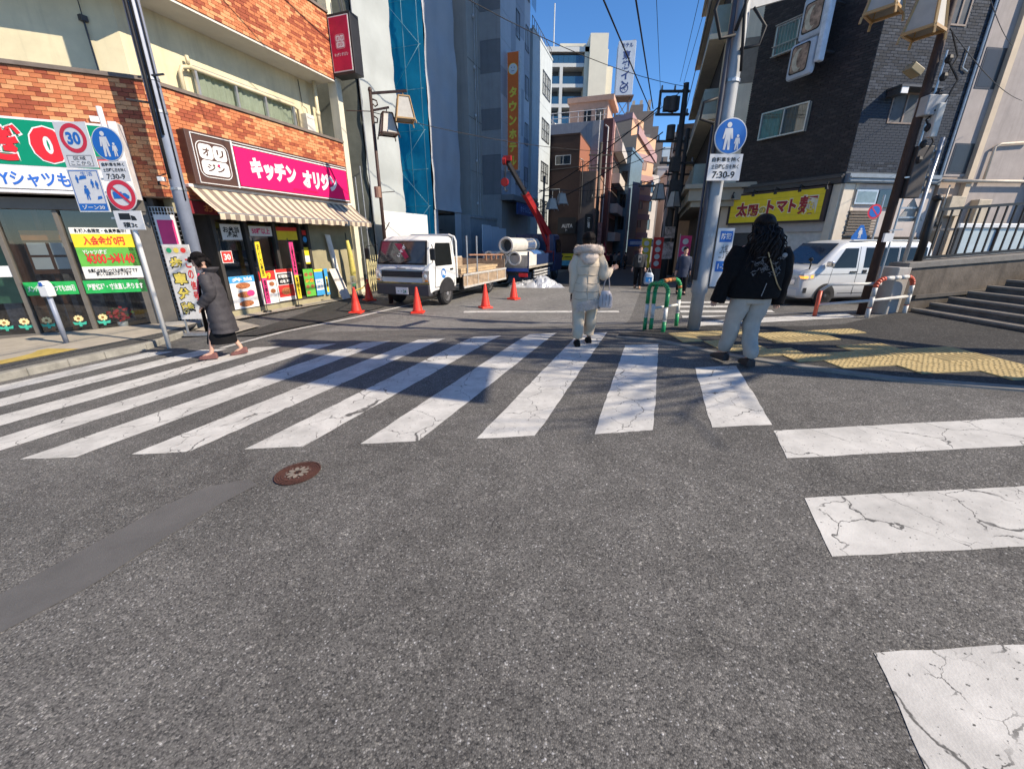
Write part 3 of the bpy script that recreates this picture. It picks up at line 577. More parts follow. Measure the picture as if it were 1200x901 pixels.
b = MB(); b.box(-2.0,-.92,.0,.004,.48,.76,0); text(b, '洋服修理・寸法直し承ります', -1.95, -.97, .55, .69, -.004, 1, .03); b.build('window_banner', BG_, DC); b = MB(); b.box(-2.96,-2.12,.0,.004,.48,.76,0); text(b, 'メンバー様はいつでも20%引', -2.92, -2.16, .55, .69, -.004, 1, .03); b.build('window_banner', BG_, DC); b = MB(); b.disc(-3.3,1.55,.1,.0,16,0); b.disc(-3.3,1.55,.075,-.003,16,1); b.build('round_sticker', BG_, DC); b = MB(); b.box(-3.35,-3.06,0,.004,.88,1.1,1); b.build('window_sticker', BG_, DC)
SUNF = mat('sunflower_cream', (.75,.6,.3), .6); LEAFS = mat('sticker_teal', (.05,.4,.28), .6)
for x in (-3.5,-3.19,-2.83,-2.3,-1.88):
    b = MB(); b.disc(x,-.06,.06,.035,10,0,.05); [b.disc(x+.065*math.cos(k*.7),-.06+.055*math.sin(k*.7),.022,.037,6,0) for k in range(9)]; b.disc(x,-.06,.028,.03,8,1)
    b.add([(x-.1,.036,-.2),(x+.1,.036,-.2),(x+.12,.036,-.13),(x+.03,.036,-.16),(x,.036,-.11),(x-.03,.036,-.16),(x-.12,.036,-.13)],[(0,1,2,3,4,5,6)],2); b.box(x-.025,x+.025,.036,.037,-.24,-.2,2)
    b.build('sunflower_sticker', [SUNF, mat('sunflower_brown', (.25,.13,.04), .7), LEAFS], DC)
fp = thing('flower_pot', 'white pot of red flowers inside the dry cleaner window', 'flower pot', tuple((Matrix.Translation((-7.68,9.94,0)) @ Matrix.Rotation(math.radians(24),4,'Z')) @ V(-1.64,.25,-.42)), math.radians(24))
b = MB(); b.cyl((0,0,0),(0,0,.2),.07,.1,12); b.build('pot', SWHITE, fp, smooth=True)
b = MB()
for k in range(46):
    c = V(random.gauss(0,.12), random.gauss(0,.07), .38+random.gauss(0,.07)); a = V(random.uniform(-1,1),random.uniform(-1,1),random.uniform(-1,1)).normalized()*.05; e_ = a.orthogonal().normalized()*.045
    b.quad(c-a-e_*.3, c+e_*.9, c+a+e_*.2, c-e_, 0 if k % 4 else 1)
b.build('flowers', [mat('flower_red', (.6,.03,.05), .6, 0, .3), mat('leaf_green', (.05,.16,.04), .6)], fp)
# stair entrance between the shops with a lattice gate and photo banner
b = MB(); b.box(-.5,0.02,1.2,1.3,-.5,2.5); b.box(-.5,-.45,.2,1.3,-.5,2.5); b.build('entrance_recess', DARKIN, DC)
b = MB()
for i in range(9): b.box(-.5+i*.055,-.485+i*.055,.05,.07,-.42,2.3)
for i in range(28): b.box(-.5,0,.045,.06,-.4+i*.1,-.385+i*.1)
b.build('lattice_gate', STEEL, DC)
poster('banner_photo', -.42,-.04,-.1,2.15,-.02, (5,[('r',0,1,.7,1,0,1),('r',.1,.9,.72,.95,6,2),('e',.5,.55,.45,.1,6,1),('e',.5,.32,.42,.1,0,1),('e',.5,.1,.4,.08,5,2),('t','から揚',.1,.9,.6,.66,0)]), DC)
b = MB(); b.box(-.75,.05,-.5,-.05,-.5,-.24); b.build('entrance_step', CONC, DC, bevel=.02)
b = MB(); b.add([tuple(V(0,0,0)) for _ in range(0)], []); b.box(-1.0,-.86,-.06,.0,3.88,3.98); b.build('wall_lamp', SWHITE, DC)
# ---------------------------------------------------------------- row of buildings further up the left side (same street line)
TH1 = math.radians(71.2); THE = math.radians(-18.8)
def LW(x, y, z=0): return LBW @ V(x, y, z)
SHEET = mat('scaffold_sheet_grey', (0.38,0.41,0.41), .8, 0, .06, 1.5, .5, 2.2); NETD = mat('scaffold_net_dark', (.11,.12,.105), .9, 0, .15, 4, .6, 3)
BLUEM = mat('scaffold_mesh_blue', (0.000,0.218,0.368), .75, 0, .1, 2, .5, 3); SHEET2 = mat('scaffold_sheet_bluegrey', (.42,.44,.47), .8, 0, .06, 1.2, .5, 2)
def cloth(b, p0, p1, z0, z1, amp, m=0, nu=10, nz=40, seed=0):
    p0, p1 = V(*p0), V(*p1); d_ = (p1-p0); nn = V(-d_.y, d_.x, 0).normalized(); vs = []
    for j in range(nz+1):
        for i in range(nu+1):
            z = z0+(z1-z0)*j/nz; p = p0+d_*i/nu
            o_ = noise.noise((p.x*1.2+seed, p.y*1.2, z*.55))*amp+noise.noise((p.x*3+seed, p.y*3, z*1.7))*amp*.35-amp*.5*abs(math.sin(z*1.65))
            p = p+nn*o_; vs.append((p.x, p.y, z))
    k = nu+1; b.add(vs, [(j*k+i, j*k+i+1, (j+1)*k+i+1, (j+1)*k+i) for j in range(nz) for i in range(nu)], m)
SB = thing('scaffolded_building', 'building under construction wrapped in pale grey and blue scaffold sheets', 'building', (-6.6,13.12,0), TH1)
b = MB(); b.box(4.4,14.0,4.2,12,-.5,26); b.box(4.4,6.35,.7,4.2,-.5,26); b.box(10.7,14,1.4,4.2,3.1,26); b.box(10.7,10.8,1.4,4.2,-.5,3.1); b.build('shell', mat('raw_concrete', (.2,.2,.2), .9, 0, .2, 2), SB)
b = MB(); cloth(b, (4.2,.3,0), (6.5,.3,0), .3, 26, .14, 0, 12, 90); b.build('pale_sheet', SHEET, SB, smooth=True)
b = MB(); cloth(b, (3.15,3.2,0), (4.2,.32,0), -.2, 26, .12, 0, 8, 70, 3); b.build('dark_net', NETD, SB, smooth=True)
b = MB(); cloth(b, (6.5,.3,0), (6.7,3.0,0), 0, 26, .1, 0, 6, 70, 5); cloth(b, (6.7,3.0,0), (10.4,3.0,0), 0, 26, .12, 0, 14, 70, 6); cloth(b, (10.4,3.0,0), (10.45,1.0,0), 0, 26, .08, 0, 6, 70, 7); b.build('blue_mesh', BLUEM, SB, smooth=True)
b = MB(); cloth(b, (10.45,1.0,0), (13.75,1.0,0), 3.2, 26, .1, 0, 14, 70, 9); cloth(b, (13.75,1.0,0), (13.8,1.4,0), 0, 26, .05, 0, 3, 50, 11); cloth(b, (10.45,1.0,0),(10.9,1.0,0),-.3,3.2,.05,0,3,12,2); cloth(b, (12.9,1.0,0),(13.75,1.0,0),-.3,3.2,.05,0,3,12,2); b.build('grey_sheet', SHEET2, SB, smooth=True)
b = MB()
for x in (6.75,8.2,9.6): b.tube([(x,2.75,-.3),(x,2.75,26)], .03, 6)
for k in range(14): z = 1.6+k*1.75; b.tube([(6.6,2.78,z),(10.4,2.78,z)], .022, 6)
for k in range(6): z = 1.6+k*3.5; b.tube([(6.75,2.8,z),(8.2,2.8,z+1.75),(9.6,2.8,z+3.5)], .018, 6)

for y in (1.2,2.0,2.75): b.tube([(10.28,y,-.3),(10.28,y,26)], .014, 5)
for k in range(14): z = 1.6+k*1.75; b.tube([(10.3,1.1,z),(10.3,2.85,z)], .01, 5)
for k in range(13): z = 1.6+k*1.75; b.tube([(10.27,1.15 if k % 2 else 2.8,z),(10.27,2.8 if k % 2 else 1.15,z+1.75)], .008, 5)
b.build('scaffold_tube', mat('scaffold_tube_pale', (.2,.36,.42), .5, .3), SB, smooth=True)
b = MB(); [b.tube([(3.35+i*.35,.25,-.3),(3.35+i*.35,.25,3.8+i*.4)], .03, 6) for i in range(2)]; b.tube([(4.15,.2,-.3),(4.15,.2,26)], .03, 6); b.build('scaffold_pole', STEEL, SB)
b = MB()
for i in range(9): b.box(10.95+i*.2,11.0+i*.2,1.9,1.95,-.4,2.6)
for i in range(5): b.box(10.9,12.9,1.85,1.9,.2+i*.5,.24+i*.5)
b.build('interior_shoring', DGREY, SB); MB().box(10.9,12.9,2.9,3,-.5,3.1).build('dark_backing', DARKIN, SB)
# white hoarding in front
HO = thing('site_hoarding', 'bright white site hoarding panels behind the white truck', 'hoarding', (-6.6,13.12,0), TH1)
for i in range(3): b = MB(); b.box(4.06+i*1.1,5.155+i*1.1,-.35,-.3,-.4,2.7+i*.008); b.build('panel', mat('hoarding_white', (.7,.7,.67), .45, 0, .03), HO, bevel=.006)
b = MB(); [b.box(4.06+i*1.1,4.12+i*1.1,-.3,-.22,-.4,2.6) for i in range(4)]; b.build('post', STEEL, HO)
# yellow accordion gate next to the truck
AG = thing('accordion_gate', 'pale yellow accordion gate between the brick corner and the truck', 'gate', tuple(LW(2.95,-.25,-.36)), TH1)
b = MB()
for i in range(7): x = i*.14; b.tube([(x,0,.12),(x,0,1.45)], .014, 6)
for i in range(6):
    for z in (.3,.8): x = i*.14; b.tube([(x,.01,z),(x+.14,.01,z+.45)], .01, 5); b.tube([(x+.14,-.01,z),(x,-.01,z+.45)], .01, 5)
b.build('lattice', mat('gate_yellow', (.62,.55,.3), .5), AG)
b = MB(); b.tube([(.98,0,0),(.98,0,1.5)], .03, 8); b.tube([(-.1,0,0),(-.1,0,1.5)], .03, 8); b.build('post', _M['gate_yellow'], AG)
# pillar building
PB_ = thing('grey_pillar_building', 'tall pale grey slab building with a vertical lamp line, between blue sheets and hotel', 'building', (-6.6,13.12,0), TH1)
GP = mat('slab_grey', (0.420,0.406,0.378), .8, 0, .08, 1.5, .15, 40, streak=.35)
b = MB(); b.box(16.3,19,1.4,11,-.5,27); b.box(13.9,16.3,4.2,11,-.5,27); b.build('wall', GP, PB_)
b = MB(); [b.ell((17.2,1.33,4+k*2.55), (.09,.09,.12), 8, 6) for k in range(9)]; b.build('wall_lamp', mat('lamp_cover', (.5,.5,.5), .4), PB_, smooth=True)
b = MB(); b.tube([(17.35,1.35,0),(17.35,1.35,27)], .025, 6); b.tube([(17.7,1.35,0),(17.7,1.35,27)], .02, 6); b.build('conduit', _M['lamp_cover'], PB_)
b = MB(); [b.box(16.3,19,1.38,1.4,k*3.0+2.9,k*3.0+2.92) for k in range(8)]; b.build('joint', mat('joint_dark', (.14,.14,.14), .9), PB_)
b = MB(); b.box(13.8,18.25,.4,1.38,-.5,2.95); b.box(13.8,18.3,.35,1.38,2.95,3.1); b.build('low_annex', mat('annex_grey', (0.280,0.294,0.308), .8, 0, .12, 2, streak=.4), PB_)
# hotel
HB = thing('hotel_building', 'blue grey banded hotel building carrying the vertical orange sign', 'building', (-6.6,13.12,0), TH1)
HD = mat('hotel_band_dark', (.2,.2,.205), .75, 0, .08, 2, streak=.25); HM = mat('hotel_band_mid', (.33,.325,.32), .75, 0, .08, 2, streak=.25); HL = mat('hotel_front_pale', (.53,.56,.61), .7, 0, .06, 2, streak=.2); HS = mat('hotel_front_slate', (.36,.385,.44), .7, 0, .06, 2, streak=.2)
lv = [-.5,4.65,7.08,8.53,9.73,11.68,13.39,14.83,16.3,17.8,19.3,20.8]
for i in range(11):
    MB().box(18.3,24.6,.012,10,lv[i],lv[i+1]-.012).build('wall_band', HM if i == 0 else (HD if i % 2 else HM), HB)
segs = [(18.3,20.3,0),(20.3,21.3,1),(21.3,23.2,2),(23.2,24.6,3)]
for x0, x1, s_ in segs:
    for k in range(6):
        z0, z1 = 4.65+k*2.95, 4.65+(k+1)*2.95
        up = (s_+k) % 2
        MB().box(x0,x1-.02,0,.012,z0,z0+1.45).build('front_panel', HL if up else HS, HB); MB().box(x0,x1-.02,0,.012,z0+1.47,z1-.02).build('front_panel', HS if up and s_ else HL, HB)
for k in range(5):
    for x0, x1 in ((21.3,22.1),(23.5,24.3)): window(HB, x0, x1, 5.6+k*3, 7.1+k*3, -.01, DGREY, DARKGLASS, (.5,), ())
MB().box(24.6,25.4,.3,9,-.5,20).build('dark_recess', HD, HB)
b = MB(); b.box(24.9,25.3,-.6,.2,18.6,18.7); [b.box(24.0+i*.2,24.02+i*.2,-.3,-.28,17.3,18.2) for i in range(6)]; b.box(24,25.1,-.32,-.27,18.2,18.24); b.build('roof_rail', DGREY, HB)
b = MB(); b.box(18.1,24.7,-.9,0,4.25,4.6); b.build('canopy', HD, HB); b = MB(); b.box(18.8,23,-1.0,-.9,3.4,4.15); b.build('blue_fascia', mat('fascia_blue', (.02,.06,.2), .5), HB)
b = MB(); text(b, 'ホテル入口', 19.4,22,3.55,4.0,-1.01,0,.03); b.build('fascia_letters', mat('letter_paleblue', (.25,.4,.7), .5), HB)
b = MB(); [b.cyl((19.5+i*1.6,-1.3,4.55),(19.5+i*1.6,-1.0,4.75),.16,.06,10) for i in range(3)]; b.build('spot_lamp', mat('lamp_tan', (.3,.24,.16), .5), HB)
HSN = thing('vertical_hotel_sign', 'tall orange vertical sign with yellow katakana on the hotel', 'sign', tuple(LW(19.6,0,0)), THE)
b = MB(); b.box(.0,.9,-.18,.18,6.2,13.06); b.build('box', mat('sign_edge_white', (.55,.55,.55), .5), HSN, bevel=.02)
b = MB(); b.box(.06,.8,-.2,-.18,6.26,13.0,0)
for i, s_ in enumerate('タウンホテル'): text(b, s_, .16, .70, 10.55-i*.8, 11.13-i*.8, -.206, 1, .05)
b.disc(.43,12.1,.29,-.204,20,2); b.ring(.43,12.1,.29,.32,-.205,20,1); b.disc(.33,12.18,.03,-.208,8,3); b.disc(.53,12.18,.03,-.208,8,3); b.quad((.33,-.208,11.98),(.53,-.208,11.98),(.53,-.208,12.01),(.33,-.208,12.01),3)
b.build('sign_panel', [mat('sign_orange', (.8,.17,.03), .5, var=.06), mat('letter_yellow', (.8,.66,.08), .5), SWHITE, HD], HSN)
b = MB(); b.box(-.1,.0,-.05,.2,11.6,11.7); b.box(-.1,.0,-.05,.2,9.5,9.6); b.box(-.1,.0,-.05,.2,7.5,7.6); b.build('bracket', DGREY, HSN)
# pale building with grid windows
WB = thing('pale_office_building', 'pale bluish office building with barred windows, right of the hotel', 'building', (-6.6,13.12,0), TH1)
b = MB(); b.box(25.4,31.6,0,10,-1,16.6); b.box(25.35,31.65,-.04,.1,16.6,16.75); [b.box(25.4,31.6,-.012,0,z,z+.05) for z in (6.0,9.2,12.5)]; b.build('wall', mat('office_pale', (0.450,0.500,0.525), .75, 0, .08, 2, .1, 40, streak=.4), WB)
for z0, z1 in ((13.3,15.0),(10.0,11.6),(6.7,8.3),(3.2,5.2)): window(WB, 28.4, 31.0, z0, z1, -.02, DGREY, DARKGLASS, (.33,.66), (.5,), .06)
b = MB(); [b.tube([(25.5+i*.6,.1,16.7),(25.5+i*.6,.1,17.4)], .02, 5) for i in range(11)]; b.tube([(25.5,.1,17.4),(31.5,.1,17.4)], .025, 5); b.build('roof_rail', DGREY, WB)
# brown building, lower volume sticking out
BB = thing('brown_building', 'dark brown building with a black name board, stepping out beyond the pale office', 'building', tuple(LW(32,0,0)), THE)
BRN = mat('brown_tile', (0.042,0.024,0.02), .7, 0, .15, 3, .2, 30, streak=.3); BRP = mat('pinkish_brown', (.33,.2,.15), .75, 0, .12, 3); GBR = mat('grey_brown', (.15,.125,.115), .75, 0, .12, 3)
b = MB(); b.box(-3,2.7,0,9,-1.4,10.85); b.box(-3.05,2.75,-.05,9.05,10.85,11.0); b.box(-3,2.72,-.02,0,9.6,9.7); b.build('upper_wall', BRN, BB)
b = MB(); b.box(2.72,2.76,0.02,9,8,10.8); b.build('side_wall', mat('brown_side', (.3,.12,.07), .75, 0, .12, 4), BB)
b = MB(); b.box(-3,2.9,-.02,0,-1.4,7.85); b.box(2.72,4.3,.5,9,-1.4,7.85); b.build('lower_wall', BRN, BB)
b = MB(); b.box(2.74,4.32,.44,.5,-1.4,7.85); b.build('corner_wall', GBR, BB); MB().box(4.3,4.36,.52,9.4,-1.4,7.9).build('side_wall', BRP, BB)
window(BB, .46, 1.95, 8.45, 9.25, -.03, ALU, DARKGLASS, (.5,)); window(BB, -.4, 1.0, 5.1, 6.4, -.03, ALU, mat('lit_pane_grey', (.22,.27,.3), .2), (.5,))
sgn = MB(); sgn.box(.95,2.75,-.18,-.05,2.3,3.8,0); text(sgn, 'ALITA', 1.35, 2.45, 2.85, 3.2, -.19, 1, .03); text(sgn, 'ト', 1.75,1.95,2.5,2.75,-.19,1,.02); sgn.build('name_board', [mat('board_black', (.012,.012,.014), .5), mat('letter_grey', (.45,.46,.48), .5)], BB)
sgn = MB(); sgn.box(3.55,4.28,.28,.4,2.4,4.1,0); text(sgn, '酒場', 3.8,4.05,2.8,3.8,.27,1,.03, True); sgn.build('name_board', [_M['board_black'], SWHITE], BB)
b = MB(); b.tube([(3.05,.3,4.2),(3.05,.3,8.8),(2.8,.1,8.9)], .06, 6); b.tube([(-1,-.12,8.0),(6.5,-.4,8.3)], .04, 6); b.build('pipe', DGREY, BB)
window(BB, 3.55, 4.2, 5.2, 7.0, .42, DGREY, mat('pane_teal', (.12,.25,.24), .15), (.5,))
b = MB(); b.box(2.9,4.1,1,5,7.85,7.95); [b.tube([(2.8+i*.35,.55,7.9),(2.8+i*.35,.55,8.7)], .02, 5) for i in range(5)]; b.tube([(2.8,.55,8.7),(4.3,.55,8.7)], .02, 5); b.build('terrace_rail', DGREY, BB)
for k in range(2): sd = window(BB, 4.38, 4.4, 0,.1,0) if 0 else None
fb = MB(); fb.box(4.3,4.9,3,3.2,1.2,3.4,0); fb.build('hanging_banner', mat('banner_redwhite', (.5,.25,.22), .6, 0, .5, 3), BB)
sp = MB(); sp.box(.5,3.6,-.9,-.3,-.9,.5,0); sp.quad((.5,-.91,-.2),(3.6,-.91,-.2),(3.6,-.91,.45),(.5,-.91,.45),1); sp.quad((.5,-.92,-.7),(3.6,-.92,-.7),(3.6,-.92,-.2),(.5,-.92,-.2),2); text(sp,'Lフード',.8,3.3,-.1,.35,-.93,0,.03)
sp.build('shop_counter_sign', [_M['board_black'], YEL, mat('counter_cyan', (.1,.4,.55), .5)], BB)
# grey and maroon block behind
GB = thing('grey_maroon_building', 'grey walled block with maroon edge and pink balcony side behind the brown building', 'building', tuple(LW(38,-1,0)), THE)
GW = mat('block_grey', (0.338,0.351,0.378), .8, 0, .08, 2, streak=.3); MAR = mat('maroon_tile', (.12,.05,.05), .7, 0, .1, 3); PKW = mat('pink_tile', (.42,.25,.22), .75, 0, .08, 3, streak=.2)
MB().box(-6,3.0,0,12,-1.5,13.3).build('wall', GW, GB); MB().box(3.0,3.95,-.03,1,-1.5,13.4).build('edge_pier', MAR, GB)
GS_ = MB(); GS_.box(3.0,4.0,1,13,-1.5,13.3); GS_.build('side_wall', PKW, GB)
for k in range(4):
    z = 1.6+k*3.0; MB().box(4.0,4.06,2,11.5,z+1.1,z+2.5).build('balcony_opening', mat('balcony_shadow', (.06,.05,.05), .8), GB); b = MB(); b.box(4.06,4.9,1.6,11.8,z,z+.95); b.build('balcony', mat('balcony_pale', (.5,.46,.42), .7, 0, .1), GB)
b = MB(); [b.tube([(-6+i*.9,.1,13.3),(-6+i*.9,.1,14.3)], .03, 5) for i in range(11)]; b.tube([(-6,.1,14.3),(3.2,.1,14.3)], .04, 5); b.tube([(-6,.1,13.8),(3.2,.1,13.8)], .03, 5); b.build('roof_rail', mat('rail_white', (.6,.6,.6), .5), GB)
b = MB(); b.tube([(2.6,-.1,3),(2.6,-.1,14)], .05, 6); b.tube([(3.5,-.1,1),(3.5,-.1,12.6),(3.2,-.1,12.8)], .07, 6); b.build('pipe', _M['rail_white'], GB)
b = MB(); b.box(-1.5,2.8,4,9,13.3,16.1); b.box(-1.7,3.4,3.8,9.2,16.1,16.6); b.build('penthouse', mat('salmon_render', (.52,.33,.24), .75, 0, .08, 3), GB)
[window(GB, .2+i*1.3, 1.0+i*1.3, 14.0, 15.4, 3.97, DGREY, DARKGLASS, ()) for i in range(2)]
b = MB(); b.box(-5.5,-3.5,1,3,13.3,15.2); b.add([(-5.8,.2,16.5),(-5.8,3,16.5),(-2.2,3,13.5),(-2.2,.2,13.5),(-5.8,.2,16.2),(-5.8,3,16.2),(-2.2,3,13.2),(-2.2,.2,13.2)],[(0,1,2,3),(4,5,6,7),(0,3,7,4),(1,2,6,5),(0,1,5,4),(2,3,7,6)]); b.build('roof_stair', mat('stair_white', (.65,.64,.6), .7), GB)
# cream tower, rooftop billboard, further buildings up the street
def facade_block(name, label, org, rz, x0, x1, dep, z0, z1, wm, wins, cat='building', gm=None):
    t = thing(name, label, cat, org, rz); MB().box(x0,x1,0,dep,z0,z1).build('wall', wm, t)
    MB().box(x0-.1,x1+.1,-.1,dep+.1,z1,z1+.35).build('parapet', wm, t)
    for w_ in wins: window(t, *w_, -.03, DGREY, gm or DARKGLASS, (.5,), (), .08)
    return t
TW = thing('cream_tower', 'tall cream apartment tower with glass balconies against the sky', 'building', (0,95,0), 0)
CT = mat('tower_cream', (.66,.62,.5), .7, 0, .05, .6); CTW = mat('tower_white', (.6,.6,.56), .6, 0, .05)
b = MB(); b.box(14.8,18.2,-2,10,-3,38.4); b.build('stair_shaft', CT, TW); MB().box(18.2,20.0,1,9,-3,34.2).build('rear_shaft', CT, TW); MB().box(17.2,18.4,-1.7,-1,-3,36).build('fin', CT, TW)
MB().box(4,14.8,1.5,10,-3,36.2).build('wall', mat('tower_recess', (.1,.11,.13), .5), TW); MB().box(9.5,14.6,2,9,36.2,38.3).build('roof_house', CT, TW); MB().box(10.6,13.6,1.9,2,36.9,37.8).build('roof_louvre', DGREY, TW)
MB().box(14.0,14.82,-1.2,1.5,-3,36.6).build('side_pier', CT, TW); MB().box(4,14.8,-1.2,1.6,35.8,36.6).build('eave', CTW, TW)
for k in range(8):
    z = 10.6+k*3.35; MB().box(4,14.0,-1.0,1.5,z-.6,z).build('balcony_slab', CTW, TW); 
    b = MB()
    for i in range(10): b.box(4+i,4.96+i,-.95,-.9,z,z+1.25)
    b.build('balcony_glass', mat('balcony_blue_glass', (.03,.09,.16), .08, spec=.8), TW)
    if k < 7: MB().box(9.3,9.9,-1.0,1.5,z,z+2.75).build('balcony_pier', CTW, TW)
b = MB(); b.tube([(8.3,3,36.5),(8.3,3,45)], .12, 6); b.build('mast', CTW, TW)
BD = thing('rooftop_billboard', 'white and pale blue vertical hotel billboard on a rooftop steel frame', 'billboard', (17.3,80,0), math.radians(-8))
b = MB(); b.box(0,2.7,-1,1.8,24.4,31.8); b.build('box', mat('billboard_pale', (.5,.56,.62), .5, 0, .08, .8), BD); 
b = MB(); [text(b, s_, .75, 2.0, 29.3-i*1.35, 30.5-i*1.35, -1.02, 0, .04) for i, s_ in enumerate('東横イン')]; text(b, 'ホテル', .5,2.3,30.9,31.5,-1.02,0,.02); b.ring(1.35,25.4,.55,.68,-1.02,18,0); text(b, '大', 1.05,1.65,25.05,25.75,-1.02,0,.02); b.build('letters', mat('letter_navy', (.04,.07,.2), .5), BD)
MB().box(2.7,2.75,-.9,1.7,24.5,31.7).build('side_face', mat('billboard_white', (.78,.8,.82), .5), BD)
b = MB(); [b.bar((x,y,20),(x,y,24.5),.15,.15) for x in (.3,2.4) for y in (-.6,1.4)]; b.bar((.3,-.6,21),(2.4,-.6,24),.1,.1); b.bar((2.4,-.6,21),(.3,-.6,24),.1,.1); b.box(-.2,3,-1.2,2,24.2,24.4); b.tube([(0,0,31.9),(2.7,0,32.2)], .05, 5); b.box(.2,2.5,-.5,1.3,18,21.8); b.build('steel_frame', mat('frame_brown', (.16,.12,.1), .7, 0, .3), BD)
facade_block('billboard_building', 'tan block whose roof carries the vertical billboard', (17,80.5,0), THE, -1.5, 4.2, 9, -3, 17.9, mat('tan_render', (.4,.33,.27), .8, 0, .1, 1), [(-.8,1.2,12,14),(2,3.6,12,14)])
facade_block('bluish_building', 'narrow bluish building with a slanted pale top behind the pink balconies', (13.6,56,0), math.radians(-25), -.6, 1.1, 9, -2, 12.0, mat('bluish_tile', (.13,.2,.26), .6, 0, .15, 2), [(.1,.9,3+k*2.6,4.6+k*2.6) for k in range(3)])
PC = thing('peach_building', 'sunlit peach block with dusty pink bands closing the view up the street', 'building', (17.9,66,0), math.radians(42))
PEA = mat('peach_render', (.6,.37,.23), .75, 0, .06, 1); DPK = mat('dusty_pink', (.38,.24,.24), .75, 0, .06, 1)
MB().box(0,5.2,0,10,-3,16.0).build('wall', PEA, PC)
for k in range(6): z = -.6+k*2.7; MB().box(-.08,5.4,-.14,.0,z,z+.8).build('band', DPK, PC)
MB().prism([(-.1,17.0),(5.5,13.9),(5.5,12.9),(-.1,16)], 'y', -.3, .0).build('gable_band', DPK, PC); MB().prism([(0,18.9),(3.4,17.0),(3.4,16.2),(0,18.0)], 'y', 1, 9).build('gable_band', DPK, PC); MB().box(0,3.0,1,9,16,18.2).build('upper_wall', PEA, PC)
for k in range(5): window(PC, 1.4, 3.2, .9+k*2.7, 2.0+k*2.7, -.05, DPK, mat('peach_pane', (.3,.2,.14), .3), (.5,), ())
MB().box(5.2,9.0,1,11,-3,11.6).build('side_wing', mat('wing_white', (.45,.42,.4), .8, 0, .1, 1), PC)
for k in range(4): window(PC, 6.0, 7.6, .6+k*2.8, 2.2+k*2.8, .96, DGREY, DARKGLASS, (.5,), ())
DS = thing('stepped_dark_building', 'dark grey brown building stepping down to the right against the sky', 'building', (23,95,0), math.radians(-10))
DST = mat('stepped_brown', (.17,.145,.13), .8, 0, .1, 1)
for x0, x1, z in ((0,5.6,26.2),(1.0,3.4,27.4),(5.6,6.8,23.5),(6.8,8.0,20.8),(8.0,9.2,18.0),(-1.5,0,23.2)): MB().box(x0,x1-.02,0+.01*x0,10,-3,z).build('wall_step', DST, DS)
b = MB(); [b.box(x,x+.5,1,2,26.2,28.4) for x in (1.3,2.8,4.4)]; b.build('chimney', mat('chimney_tan', (.4,.36,.3), .8), DS)
for k in range(6):
    MB().box(-.2,8.2-max(0,k-2)*1.0,-.8,-.05,6+k*3,6.9+k*3).build('balcony', mat('balcony_grey', (.26,.24,.22), .8), DS)
facade_block('white_far_building', 'white far building with dark windows at the right end of the street view', (28.5,88,0), math.radians(-12), 0, 8, 9, -3, 15, mat('far_white', (.5,.48,.46), .8, 0, .08, 1), [(1+2.2*i,2.2+2.2*i,1+k*3,2.6+k*3) for i in range(3) for k in range(4)])
facade_block('pink_far_building', 'pale pink far building beyond the peach block', (26.0,75,0), math.radians(-12), 0, 5, 9, -3, 12.5, mat('far_pink', (.5,.38,.34), .8, 0, .08, 1), [(.8+2*i,1.9+2*i,.6+k*2.8,2.2+k*2.8) for i in range(2) for k in range(4)])
facade_block('glass_far_tower', 'slim pale blue tower just left of the right-hand street wall', (37,112,0), 0, 0, 4.5, 9, -3, 23, mat('far_blue', (.4,.48,.55), .5, 0, .08, 1), [(.8,3.6,6+k*3,7.6+k*3) for k in range(5)])
# ---------------------------------------------------------------- right-hand buildings
RC = (12.29, 16.5, 0)
DB1 = thing('dark_tile_building', 'tall dark brick tile building over a ground floor with a yellow noodle shop sign', 'building', RC, math.radians(-62.5))
TILE = mat('tile_dark', (.026,.022,.023), .65, 0, .35, 9, .25, 30, streak=.2); TILE2 = mat('tile_slate', (.026,.035,.052), .7, 0, .3, 9, .25, 30, spec=.2); TJ = mat('tile_joint', (.1,.11,.12), .9, 0, .2, 5); TJD = mat('tile_joint_dark', (.045,.045,.048), .9, 0, .2, 5)
a8 = math.radians(70.5)      # the lit face turns away from the dark one at the corner
XB = V(math.cos(a8), math.sin(a8), 0); YB = V(-math.sin(a8), math.cos(a8), 0)
def r2(x, y, z): v = XB*x+YB*y; return V(v.x, v.y, z)
p1 = r2(4.0, 0, 0); p2 = r2(4.0, 8, 0)
b = MB(); b.prism([(-5.1,.012),(-.004,.012),(r2(4.0,.012,0).x,r2(4.0,.012,0).y),(p2.x,p2.y),(-5.1,9)], 'z', 3.9, 31); b.build('wall', TJD, DB1)
b = MB(); b.box(0,4.0,.0,.02,3.95,10.85); sub2_ = b.xf(lambda p: r2(p.x, p.y+.002, p.z)).build('tile_backing', TJ, DB1)
b = MB(); b.prism([(-5.1,.5),(.2,.5),(r2(4.0,.5,0).x,r2(4.0,.5,0).y),(p2.x,p2.y),(-5.1,9)], 'z', -.6, 3.9); b.build('ground_floor_wall', mat('beige_render', (.6,.53,.42), .8, 0, .1, 2, .1, 60, streak=.3), DB1)
BEIGE = _M['beige_render']
